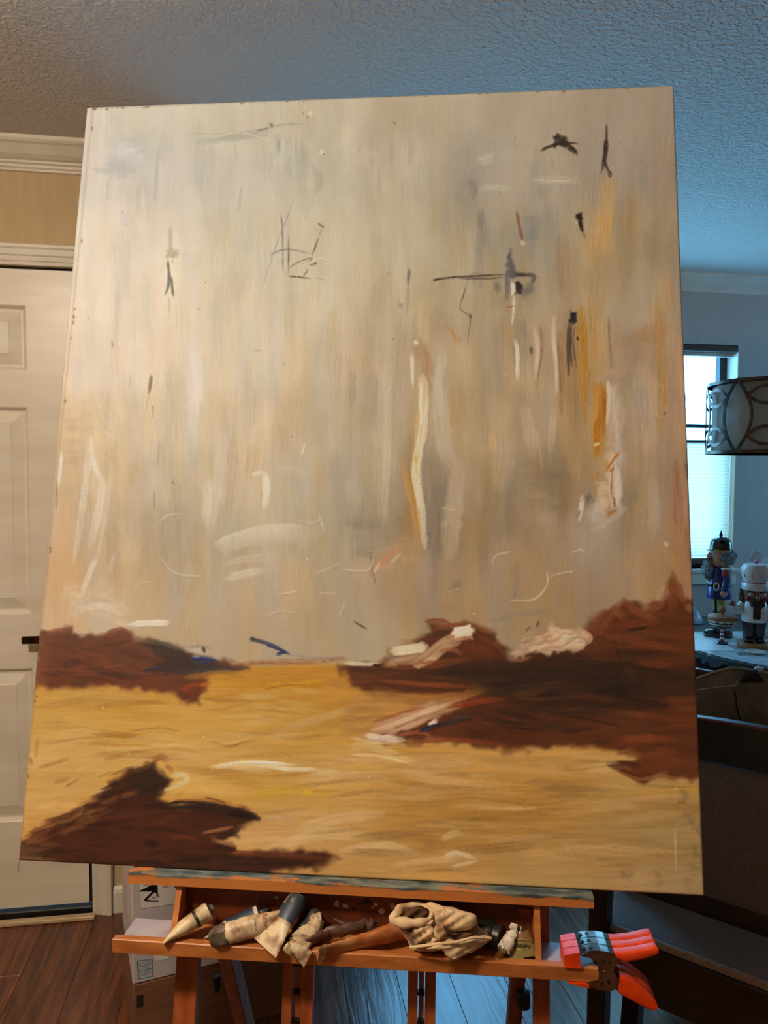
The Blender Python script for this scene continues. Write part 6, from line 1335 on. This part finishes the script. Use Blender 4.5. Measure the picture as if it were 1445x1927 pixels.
for k in range(n):
    a = 2 * math.pi * k / n; jag = rl.uniform(0.0, 1.0)
    r0.append(Vector(((TR - 0.02) * math.cos(a), (TR - 0.02) * math.sin(a), 0.0016))); r1.append(Vector(((TR + 0.004) * math.cos(a), (TR + 0.004) * math.sin(a), 0.0012)))
    rr3 = TR + 0.010 + 0.006 * jag; r2.append(Vector((rr3 * math.cos(a), rr3 * math.sin(a), -0.014 - 0.022 * jag)))
c_ = [Vector((0.001 * math.cos(2 * math.pi * k / n), 0.001 * math.sin(2 * math.pi * k / n), 0.0016)) for k in range(n)]
mb.rings([c_, r0, r1, r2], cap=False); mb.build('lace_cloth', M_LACE, cl)
M_SPARK = pm('white_lace_edge', rgb(210, 214, 220), rough=0.5)
mb = MB()
for k in range(150):
    a = rl.uniform(0, 2 * math.pi); r = TR - rl.uniform(-0.002, 0.010); c = Vector((r * math.cos(a), r * math.sin(a), 0.0028))
    mb.box(c, (rl.uniform(0.003, 0.012), rl.uniform(0.002, 0.006), 0.002), rot=(0, 0, a + rl.uniform(-1, 1)))
o = mb.build('lace_thread', M_SPARK, cl); o['kind'] = 'stuff'
# clear cover over the near part of the cloth
def onT(px, py, z=0.7455): return onz(px, py, z)
cv_pts = [onT(1290, 1189), onT(1480, 1187), onT(1520, 1210)]
pts = []
for k in range(25):
    a = R(172 + k * 4.2); pts.append(Vector((TC.x + (TR - 0.016) * math.cos(a), TC.y + (TR - 0.016) * math.sin(a), 0.7455)))
pts = [onT(1296, 1189), *pts, onT(1520, 1187)]
cvm = MB().prism([p - Vector((TC.x, TC.y, 0.7455)) for p in pts], (0, 0, 0.0012)).build('table_cover', M_VINYL, None, (TC.x, TC.y, 0.7455))
tag(cvm, 'shiny clear vinyl cover over the near side of the tablecloth', 'table cover')
M_PAPER = pm('white_paper', rgb(226, 230, 234), rgb(214, 218, 222), scale=20, rough=0.35)
pp = [onT(1300, 1191, 0.7472), onT(1334, 1196, 0.7472), onT(1360, 1210, 0.7472), onT(1386, 1225, 0.7472), onT(1302, 1225, 0.7472)]
c0 = sum(pp, Vector()) / len(pp)
tag(MB().prism([p - c0 for p in pp], (0, 0, 0.0006)).build('paper_sheet', M_PAPER, None, c0), 'white paper sheet with a slanting edge on the table cover', 'paper')

# ---- toy soldier nutcracker, facing the window side
TZ = 0.7482
def pos(px, py, z=TZ): return onz(px, py, z)
M_NAVY = pm('navy_lacquer', rgb(24, 50, 128), rgb(18, 38, 104), scale=20, rough=0.3, coat=0.3)
M_LBLK = pm('black_lacquer', rgb(12, 12, 15), rgb(20, 20, 24), rough=0.18, coat=0.5)
M_SKIN = pm('painted_wood_skin', rgb(206, 150, 120), rgb(186, 126, 98), scale=14, rough=0.4)
M_SKIN2 = pm('brown_wood_skin', rgb(150, 98, 70), rgb(128, 80, 56), scale=14, rough=0.4)
M_GREYFUR = pm('grey_fur', rgb(150, 154, 158), rgb(90, 92, 96), scale=120, rough=0.95, bump=1.0, bscale=200, bdist=0.004)
M_BRNFUR = pm('brown_fur', rgb(84, 62, 46), rgb(50, 36, 26), scale=120, rough=0.95, bump=1.0, bscale=200, bdist=0.004)
M_CREAMP = pm('cream_lacquer', rgb(224, 214, 186), rgb(210, 196, 166), rough=0.35)
M_REDL = pm('red_lacquer', rgb(158, 40, 34), rgb(132, 30, 26), rough=0.35)
M_WHTL = pm('white_lacquer', rgb(232, 228, 226), rgb(218, 212, 210), scale=10, rough=0.3, coat=0.3)
M_YELL = pm('mustard_lacquer', rgb(186, 158, 74), rgb(160, 132, 58), rough=0.4)
M_PINKL = pm('pink_lacquer', rgb(206, 96, 140), rgb(188, 76, 124), rough=0.35)
M_WOODN = pm('natural_turned_wood', rgb(172, 118, 76), rgb(146, 96, 60), scale=8, stretch=(1, 1, 6), rough=0.45)
M_EYEB = pm('blue_iris', rgb(36, 70, 140), rough=0.2)
M_BRWN = pm('brown_lacquer', rgb(74, 56, 52), rgb(58, 42, 40), scale=10, rough=0.3, coat=0.3)
def tuft(c, r, s, n, seed, ln=0.35):
    """shaggy fur: a rough ball whose points stick out"""
    rg = random.Random(seed); tmp = bmesh.new()
    bmesh.ops.create_icosphere(tmp, subdivisions=3, radius=1.0)
    for v in tmp.verts:
        k = 1 + rg.uniform(-0.10, ln) * (1 if rg.random() < 0.5 else 0.2)
        v.co = Vector((v.co.x * s[0], v.co.y * s[1], v.co.z * s[2])) * r * k + Vector(c)
    m = MB(); m._add(tmp); return m
sp_ = pos(1351, 1197)
sol = empty('soldier_nutcracker', sp_, (0, 0, math.atan2(-RT[1], -RT[0])), label='wooden soldier nutcracker in blue coat and black spiked helmet', cat='nutcracker')
MB().lathe([(0, 0), (0.060, 0), (0.062, 0.006), (0.060, 0.024), (0.052, 0.030), (0, 0.030)], 32, sy=0.62).build('stand', M_LBLK, sol, smooth=True)
for y in (-0.018, 0.018):
    MB().lathe([(0, 0.030), (0.019, 0.030), (0.020, 0.036), (0.016, 0.052), (0.0145, 0.11), (0, 0.11)], 16, c=(0, y, 0)).build('boot', M_LBLK, sol, smooth=True)
    MB().lathe([(0, 0.11), (0.0155, 0.11), (0.018, 0.18), (0, 0.18)], 16, c=(0, y, 0)).build('trouser_leg', M_YELL, sol, smooth=True)
    s = 1 if y > 0 else -1
    MB().tube([(0, s * 0.048, 0.288), (-0.004, s * 0.060, 0.25), (0.006, s * 0.060, 0.205)], [0.017, 0.016, 0.014], 14).build('arm', M_NAVY, sol, smooth=True)
    MB().sphere((0.008, s * 0.060, 0.192), 0.014).build('hand', M_SKIN, sol, smooth=True)
    ep = MB().lathe([(0.017, 0.0), (0.0185, 0.004), (0.017, 0.008), (0, 0.009)], 18, c=(0, s * 0.054, 0.293)).build('epaulette', M_CREAMP, sol, smooth=True)
    MB().lathe([(0.016, 0.0), (0.0175, -0.026), (0.0165, -0.027), (0, -0.027)], 18, c=(0, s * 0.057, 0.293)).build('epaulette_fringe', M_REDL, ep, smooth=True)
MB().lathe([(0, 0.165), (0.052, 0.165), (0.049, 0.21), (0.045, 0.222), (0.046, 0.27), (0.044, 0.297), (0.030, 0.303), (0, 0.303)], 28).build('coat', M_NAVY, sol, smooth=True)
MB().lathe([(0.047, 0.214), (0.0485, 0.216), (0.0485, 0.228), (0.047, 0.230)], 28).build('belt', M_LBLK, sol, smooth=True)
MB().lathe([(0, 0.303), (0.034, 0.303), (0.040, 0.318), (0.041, 0.366), (0, 0.372)], 24).build('head', M_SKIN, sol, smooth=True)
MB().sphere((0.045, 0, 0.345), 0.013, (1.1, 0.8, 1.0)).build('nose', M_SKIN, sol, smooth=True)
for y in (-0.016, 0.016):
    ey = MB().sphere((0.0365, y, 0.358), 0.0065, (0.6, 1, 1)).build('eye', M_WHTL, sol, smooth=True)
    MB().sphere((0.0402, y, 0.358), 0.003).build('iris', M_EYEB, ey, smooth=True)
MB().sphere((0.041, 0, 0.330), 0.012, (0.5, 1.6, 0.4)).build('moustache', M_LBLK, sol, smooth=True)
tuft((0.052, 0, 0.285), 0.030, (0.7, 0.9, 1.35), 1, 5).build('beard', M_GREYFUR, sol)
tuft((-0.014, 0.026, 0.338), 0.028, (1.15, 0.75, 1.1), 1, 6).build('hair', M_GREYFUR, sol)
tuft((-0.014, -0.026, 0.338), 0.028, (1.15, 0.75, 1.1), 1, 7).build('hair', M_GREYFUR, sol)
tuft((-0.040, 0.0, 0.345), 0.026, (0.9, 1.2, 1.2), 1, 8).build('hair', M_GREYFUR, sol)
MB().lathe([(0.044, 0.366), (0.0455, 0.370), (0.0445, 0.380), (0.044, 0.395), (0.039, 0.412), (0.026, 0.423), (0, 0.426)], 28).build('helmet', M_LBLK, sol, smooth=True)
MB().lathe([(0.0448, 0.366), (0.0462, 0.369), (0.0452, 0.374)], 28).build('helmet_band', M_YELL, sol, smooth=True)
MB().sphere((0.030, 0, 0.370), 0.028, (1, 1, 0.16)).build('visor', M_LBLK, sol, smooth=True)
MB().lathe([(0, 0.424), (0.008, 0.424), (0.006, 0.430), (0.008, 0.436), (0.003, 0.448), (0, 0.458)], 14).build('spike', M_LBLK, sol, smooth=True)
sw = MB().tube([(0.040, 0.054, 0.205), (0.038, 0.056, 0.15), (0.032, 0.056, 0.04)], [0.006, 0.006, 0.004], 10).build('sword_sheath', M_LBLK, sol, smooth=True)
MB().tube([(0.040 + 0.010 * math.cos(a), 0.062, 0.222 + 0.016 * math.sin(a)) for a in [2 * math.pi * k / 16 for k in range(17)]], 0.0028, 8).build('sword_guard', M_CREAMP, sw, smooth=True)

# ---- chef nutcracker
cp_ = pos(1418, 1217)
chef = empty('chef_nutcracker', cp_, (0, 0, -YAW - 0.28), label='wooden chef nutcracker in white coat and tall white hat', cat='nutcracker')
MB().lathe([(0, 0), (0.062, 0), (0.063, 0.004), (0.063, 0.018), (0.060, 0.022), (0, 0.022)], 32).build('stand', M_WOODN, chef, smooth=True)
for x in (-0.021, 0.021):
    MB().sphere((x, -0.014, 0.032), 0.022, (1.0, 1.45, 0.55)).build('shoe', M_LBLK, chef, smooth=True)
    MB().lathe([(0, 0.034), (0.020, 0.034), (0.024, 0.075), (0.025, 0.115), (0, 0.115)], 18, c=(x, 0, 0)).build('trouser_leg', M_BRWN, chef, smooth=True)
    s = 1 if x > 0 else -1
    if s > 0: MB().tube([(0.046, 0, 0.172), (0.060, -0.006, 0.150), (0.058, -0.016, 0.120)], [0.016, 0.016, 0.013], 14).build('arm', M_WHTL, chef, smooth=True)
    else: MB().tube([(-0.046, 0, 0.172), (-0.066, -0.010, 0.152), (-0.084, -0.026, 0.170)], [0.016, 0.016, 0.012], 14).build('arm', M_WHTL, chef, smooth=True)
    MB().sphere((0.058, -0.018, 0.108) if s > 0 else (-0.090, -0.031, 0.177), 0.012).build('hand', M_SKIN2, chef, smooth=True)
MB().lathe([(0, 0.105), (0.050, 0.105), (0.051, 0.115), (0.047, 0.165), (0.040, 0.184), (0, 0.187)], 28).build('coat', M_WHTL, chef, smooth=True)
for z in (0.125, 0.145):
    MB().sphere((0.024, -0.0425, z), 0.004).build('button', M_PINKL, chef, smooth=True)
MB().lathe([(0, 0.184), (0.040, 0.184), (0.045, 0.196), (0.046, 0.238), (0, 0.240)], 28).build('head', M_SKIN2, chef, smooth=True)
MB().box((0, -0.047, 0.150), (0.028, 0.012, 0.062), bevel=0.003).build('jaw_lever', M_LBLK, chef)
MB().sphere((0, -0.050, 0.203), 0.011, (0.8, 1.0, 1.2)).build('nose', M_SKIN2, chef, smooth=True)
for x in (-0.021, 0.021):
    ey = MB().sphere((x, -0.0405, 0.217), 0.0095, (1.35, 0.45, 0.75)).build('eye', M_WHTL, chef, smooth=True)
    MB().sphere((x * 0.94, -0.0445, 0.2165), 0.0038, (1, 0.5, 1)).build('iris', M_EYEB, ey, smooth=True)
    MB().box((x, -0.0445, 0.2285), (0.026, 0.004, 0.0045), rot=(0, R(10 if x < 0 else -10), 0), bevel=0.001).build('eyebrow', M_LBLK, chef)
    MB().sphere((x * 1.4, -0.036, 0.200), 0.009, (1, 0.5, 1)).build('cheek', M_REDL, chef, smooth=True)
tuft((-0.008, -0.050, 0.186), 0.016, (1.0, 0.5, 1.1), 1, 15).build('moustache', M_BRNFUR, chef)
tuft((0.012, -0.050, 0.184), 0.014, (1.0, 0.5, 1.2), 1, 16).build('moustache', M_BRNFUR, chef)
for x in (-0.046, 0.047):
    tuft((x, 0.010, 0.205), 0.022, (0.55, 1.0, 1.5), 1, 17).build('hair', M_BRNFUR, chef)
hat = MB().lathe([(0, 0.232), (0.050, 0.232), (0.0515, 0.236), (0.0515, 0.258), (0.049, 0.261), (0, 0.261)], 32).build('hat_brim', M_WHTL, chef, smooth=True)
MB().lathe([(0.047, 0.261), (0.0485, 0.263), (0.0470, 0.266)], 32).build('hat_ribbon', M_PINKL, hat, smooth=True)
puff = MB().lathe([(0, 0.262), (0.045, 0.262), (0.051, 0.285), (0.056, 0.308), (0.055, 0.322), (0.046, 0.334), (0.025, 0.338), (0, 0.338)], 36).build('hat_puff', M_WHTL, chef, smooth=True)
for k in range(9):
    a = R(-150 + k * 36); r = 0.0525
    MB().sphere((r * math.cos(a), r * math.sin(a), 0.293), 0.012, (0.16, 0.16, 0.85)).build('painted_pleat', M_PINKL, puff, smooth=True)
MB().sphere((0, 0, 0.342), 0.0085).build('bobble', M_PINKL, chef, smooth=True)

# ---- small layered ornament on a striped stem
oc = pos(1358, 1211)
om = empty('turned_ornament', oc, (0, 0, 0), label='small round layered ornament with wooden knob on a striped stem', cat='ornament')
k_ = 0.93
MB().lathe([(0, 0), (0.024, 0), (0.025, 0.006), (0.012, 0.010), (0, 0.010)], 24).build('stem_foot', M_LBLK, om, smooth=True)
for j in range(6):
    MB().lathe([(0.0065, 0.010 + j * 0.0085), (0.0075, 0.0142 + j * 0.0085), (0.0065, 0.0185 + j * 0.0085)], 14).build('stem_stripe', M_WHTL if j % 2 else M_REDL, om, smooth=True)
MB().lathe([(0, 0.058), (0.010, 0.058), (0.026, 0.070), (0, 0.071)], 28).build('red_cup', M_REDL, om, smooth=True)
MB().lathe([(0, 0.070), (0.040, 0.070), (0.044, 0.074), (0.044, 0.079), (0, 0.080)], 36).build('dark_layer', M_LBLK, om, smooth=True)
MB().lathe([(0, 0.079), (0.046, 0.079), (0.048, 0.082), (0.046, 0.085), (0, 0.086)], 36).build('pale_layer', M_CREAMP, om, smooth=True)
MB().lathe([(0, 0.085), (0.048, 0.085), (0.050, 0.089), (0.048, 0.094), (0, 0.095)], 36).build('dark_layer', M_LBLK, om, smooth=True)
mb = MB(); rr4 = []
for (r, z, am) in [(0.050, 0.096, 0.0), (0.0545, 0.092, 0.003), (0.058, 0.098, 0.0015), (0.059, 0.106, 0)]:
    rr4.append([Vector(((r) * math.cos(2 * math.pi * j / 72), r * math.sin(2 * math.pi * j / 72), z + am * math.sin(j * math.pi / 3))) for j in range(72)])
mb.rings(rr4, cap=False).build('scalloped_rim', M_CREAMP, om, smooth=True)
MB().lathe([(0, 0.098), (0.058, 0.098), (0.060, 0.106), (0.057, 0.114), (0.045, 0.119), (0, 0.122)], 40).build('lid', M_WOODN, om, smooth=True)
MB().lathe([(0, 0.120), (0.008, 0.120), (0.007, 0.128), (0.012, 0.132), (0.0155, 0.142), (0.012, 0.153), (0, 0.157)], 20).build('knob', M_WOODN, om, smooth=True)

# ---- glass dome, small dish, plastic lid and a gift bag behind the chef
M_CLEAR = pm('frosted_clear_glass', rgb(206, 222, 230), rgb(176, 196, 208), scale=140, rough=0.12, bump=0.6, bscale=160, bdist=0.003, trans=0.6)
gc = onz(1296, 1170, 0.7450)
tag(MB().lathe([(0.060, 0), (0.062, 0.006), (0.056, 0.030), (0.042, 0.056), (0.020, 0.074), (0.006, 0.078), (0.008, 0.086), (0, 0.090)], 30).build('glass_dome', M_CLEAR, None, gc, smooth=True), 'textured clear glass dome on the lace tablecloth', 'glass dome')
dc = pos(1421, 1229, 0.7472)
tag(MB().lathe([(0, 0.0), (0.026, 0.0), (0.036, 0.004), (0.038, 0.008), (0.036, 0.009), (0.026, 0.003), (0, 0.002)], 32).build('small_dish', M_WHTL, None, dc, smooth=True), 'small white rimmed dish before the chef nutcracker', 'dish')
pc_ = pos(1395, 1231, 0.7472)
tag(MB().box((0, 0, 0.006), (0.034, 0.022, 0.012), bevel=0.004, seg=2).build('plastic_box', M_CLEAR, None, pc_, (0, 0, 0.5), smooth=True), 'tiny clear plastic box at the table edge', 'box')
gb = empty('gift_bag', pos(1446, 1196, TZ), (0, 0, -YAW), label='white paper gift bag with tissue peaks behind the chef nutcracker', cat='gift bag')
bagw, bagd, bagh = 0.17, 0.08, 0.30
MB().rings([[Vector((sx * bagw / 2 * f_, sy * bagd / 2 * f_, z)) for sx, sy in ((-1, -1), (1, -1), (1, 1), (-1, 1))] for z, f_ in ((0, 0.96), (bagh, 1.0))]).build('bag_body', M_PAPER, gb)
for (x0, x1, h_, yo, tl) in ((-0.085, -0.040, 0.075, -0.02, -0.02), (-0.055, 0.020, 0.055, 0.0, 0.02), (-0.02, 0.085, 0.080, 0.01, 0.03)):
    mb = MB().prism([(x0, yo, bagh - 0.02), (x1, yo, bagh - 0.02), (x1 + tl, yo - 0.01, bagh + h_ * 0.8), ((x0 + x1) / 2 + tl, yo - 0.005, bagh + h_), (x0 + tl, yo, bagh + h_ * 0.45)], (0, 0.0012, 0))
    mb.build('tissue_sheet', M_PAPER, gb)

# ---- dining chair with a tan bag over its back, between armchair and table
dcx = empty('dining_chair', (1.36, 2.10, 0), (0, 0, R(-50)), label='dark dining chair at the round table, hung with a tan bag', cat='chair')
for x in (-0.20, 0.20):
    MB().bar((x, -0.02, 0), (x, -0.035, 0.86), 0.034, 0.030, bevel=0.004).build('back_leg', M_MAHOG, dcx)
    MB().bar((x, 0.36, 0), (x, 0.36, 0.43), 0.034, 0.034, bevel=0.004).build('front_leg', M_MAHOG, dcx)
for z in (0.60, 0.83):
    MB().box((0, -0.030, z), (0.40, 0.022, 0.055), bevel=0.004).build('back_rail', M_MAHOG, dcx)
MB().box((0, 0.17, 0.445), (0.44, 0.42, 0.045), bevel=0.010, seg=2).build('seat', M_TAUPE, dcx, smooth=True)
M_TAN = pm('tan_canvas', rgb(136, 108, 80), rgb(112, 86, 62), scale=18, rough=0.85, bump=0.3, bscale=140, bdist=0.001)
M_TANL = pm('bag_trim', rgb(176, 152, 124), rgb(156, 132, 106), rough=0.7)
ZB = 2.04
topc = [(1255, 1302), (1285, 1288), (1313, 1277), (1345, 1266), (1375, 1258), (1400, 1260), (1420, 1264), (1445, 1268), (1480, 1278), (1510, 1296)]
def bagpt(u, v, dep):
    k = u * (len(topc) - 1); i = min(int(k), len(topc) - 2); f = k - i
    x = topc[i][0] * (1 - f) + topc[i + 1][0] * f; y = topc[i][1] * (1 - f) + topc[i + 1][1] * f
    yb_ = 1432 + 30 * (u - 0.5)
    fold = 0.012 * math.sin(u * 17 + 2.2 * v) * v + 0.008 * math.sin(u * 31 - 3 * v) * v
    sw_ = 0.055 * math.sin(math.pi * min(max(u, 0), 1)) * math.sin(math.pi * min(1, v * 0.9 + 0.02))
    return at(x, y * (1 - v) + yb_ * v, ZB + (-(sw_ + fold) if dep == 0 else 0.03 + sw_ * 0.3))
bagc = at(1380, 1432, ZB)
bag = empty('tan_bag', (bagc.x, bagc.y, bagc.z), (0, 0, 0), label='tan canvas bag with pale piping slung over a chair back', cat='bag')
def baglocal(u, v, d): return bagpt(u, v, d) - bagc
nu_, nv_ = 40, 16
rings_ = [[baglocal(i / nu_, j / nv_, 0) for i in range(nu_ + 1)] + [baglocal(i / nu_, j / nv_, 1) for i in range(nu_, -1, -1)] for j in range(nv_ + 1)]
MB().rings(rings_).build('bag_body', M_TAN, bag, smooth=True, angle=60)
MB().tube([baglocal(i / 40, 0.0, 0) + Vector((0, 0, 0.002)) for i in range(41)], 0.0035, 8).build('top_piping', M_TANL, bag, smooth=True)
MB().tube([at(x, y, ZB - 0.055) - bagc for x, y in ((1300, 1300), (1340, 1295), (1385, 1290), (1388, 1282))], 0.0022, 6).build('flap_seam', M_TANL, bag, smooth=True)
MB().tube([at(x, y, ZB - 0.072) - bagc for x, y in ((1382, 1300), (1386, 1330), (1396, 1365), (1412, 1385))], 0.0028, 6).build('strap_seam', M_SOOT, bag, smooth=True)
MB().loft([at(x, y, ZB - 0.050) - bagc for x, y in ((1394, 1283), (1405, 1274), (1420, 1272), (1436, 1282))], [0.006, 0.016, 0.018, 0.006], [0.004, 0.006, 0.006, 0.004], (0, 0, 1), 14).build('bag_opening', M_SOOT, bag, smooth=True)
tuft(at(1428, 1259, ZB - 0.005) - bagc, 0.009, (1.5, 0.8, 0.8), 1, 31, 0.2).build('handkerchief', M_PAPER, bag, smooth=True)

# ---- drum pendant over the table
def drum_mat():
    m = bpy.data.materials.new('white_linen_shade'); m.use_nodes = True
    nt = m.node_tree; N = nt.nodes; L = nt.links
    N.remove(N['Principled BSDF'])
    d = N.new('ShaderNodeBsdfDiffuse'); d.inputs['Color'].default_value = rgb(226, 220, 214)
    t = N.new('ShaderNodeBsdfTranslucent'); t.inputs['Color'].default_value = rgb(232, 216, 200)
    mx = N.new('ShaderNodeMixShader'); mx.inputs['Fac'].default_value = 0.5
    L.new(d.outputs[0], mx.inputs[1]); L.new(t.outputs[0], mx.inputs[2]); L.new(mx.outputs[0], N['Material Output'].inputs['Surface'])
    return m
PCN = at(1473, 787, 2.8); PR = 0.26
zt_, zb_ = at(1338, 723, 2.8).z, at(1334, 851, 2.8).z; PHh = zt_ - zb_; zm = (zt_ + zb_) / 2
pend = empty('drum_pendant', (PCN.x, PCN.y, CEIL), label='drum pendant lamp with white shade and bronze ring lattice', cat='lamp')
M_DRUM = drum_mat()
M_BRZ = pm('brushed_bronze', rgb(96, 78, 66), rgb(72, 56, 48), scale=40, rough=0.3, metal=0.85)
def cyl(r, z0, z1, t): return [(r, z0), (r, z1), (r - t, z1), (r - t, z0), (r, z0)]
MB().lathe(cyl(PR - 0.022, zb_ - CEIL + 0.004, zt_ - CEIL - 0.004, 0.003), 64).build('shade', M_DRUM, pend, smooth=True)
MB().lathe([(0, zb_ - CEIL + 0.010), (PR - 0.03, zb_ - CEIL + 0.010), (PR - 0.03, zb_ - CEIL + 0.014), (0, zb_ - CEIL + 0.014)], 48).build('diffuser', M_DRUM, pend, smooth=True)
for z in (zb_, zt_):
    MB().lathe(cyl(PR, z - CEIL - 0.006, z - CEIL + 0.006, 0.005), 72).build('rim_ring', M_BRZ, pend, smooth=True)
nl = 8; half = PHh / 2; step_ = 2 * math.pi * PR / nl
def onc(s, z, r=PR - 0.002):
    a = s / PR + R(200); return Vector((r * math.cos(a), r * math.sin(a), zm - CEIL + z))
def band_strip(pts, w=0.011, t=0.003):
    """flat metal band following (s, z) points on the drum"""
    rr5 = []
    for i, (s, z) in enumerate(pts):
        s0, z0 = pts[max(i - 1, 0)]; s1, z1 = pts[min(i + 1, len(pts) - 1)]; L_ = math.hypot(s1 - s0, z1 - z0)
        ns_, nz_ = -(z1 - z0) / L_ * w / 2, (s1 - s0) / L_ * w / 2
        rr5.append([onc(s + ns_, z + nz_, PR), onc(s - ns_, z - nz_, PR), onc(s - ns_, z - nz_, PR - t), onc(s + ns_, z + nz_, PR - t)])
    return MB().rings(rr5)
wv_ = step_ * 0.27
for k in range(nl):
    s0 = k * step_
    for sg in (-1, 1):
        band_strip([(s0 + sg * wv_ * math.sin(math.pi * j / 20) ** 0.85, -half + PHh * j / 20) for j in range(21)]).build('lattice_band', M_BRZ, pend)
    for zc in (-0.56 * half, 0.56 * half):
        sa = s0 + wv_ * math.sin(math.pi * (0.5 + zc / PHh)) ** 0.85; sb = s0 + step_ - (sa - s0)
        for sg in (-1, 1):
            band_strip([(sa + (sb - sa) * j / 14, zc + sg * 0.030 * math.sin(math.pi * j / 14)) for j in range(15)]).build('lattice_band', M_BRZ, pend)
MB().tube([(0, 0, -0.005), (0, 0, zt_ - CEIL + 0.01)], 0.007, 12).build('stem', M_BRZ, pend, smooth=True)
MB().lathe([(0, -0.001), (0.06, -0.001), (0.058, -0.014), (0.02, -0.022), (0, -0.022)], 24).build('canopy', M_BRZ, pend, smooth=True)
for k in range(3):
    a = R(200 + 120 * k)
    MB().tube([(0, 0, zt_ - CEIL + 0.006), (PR * math.cos(a) * 0.99, PR * math.sin(a) * 0.99, zt_ - CEIL + 0.006)], 0.003, 8).build('spoke', M_BRZ, pend, smooth=True)
    MB().lathe([(0, 0), (0.006, 0), (0.006, 0.010), (0, 0.011)], 10, c=(PR * math.cos(a + 0.5), PR * math.sin(a + 0.5), zt_ - CEIL + 0.005)).build('finial', M_BRZ, pend)
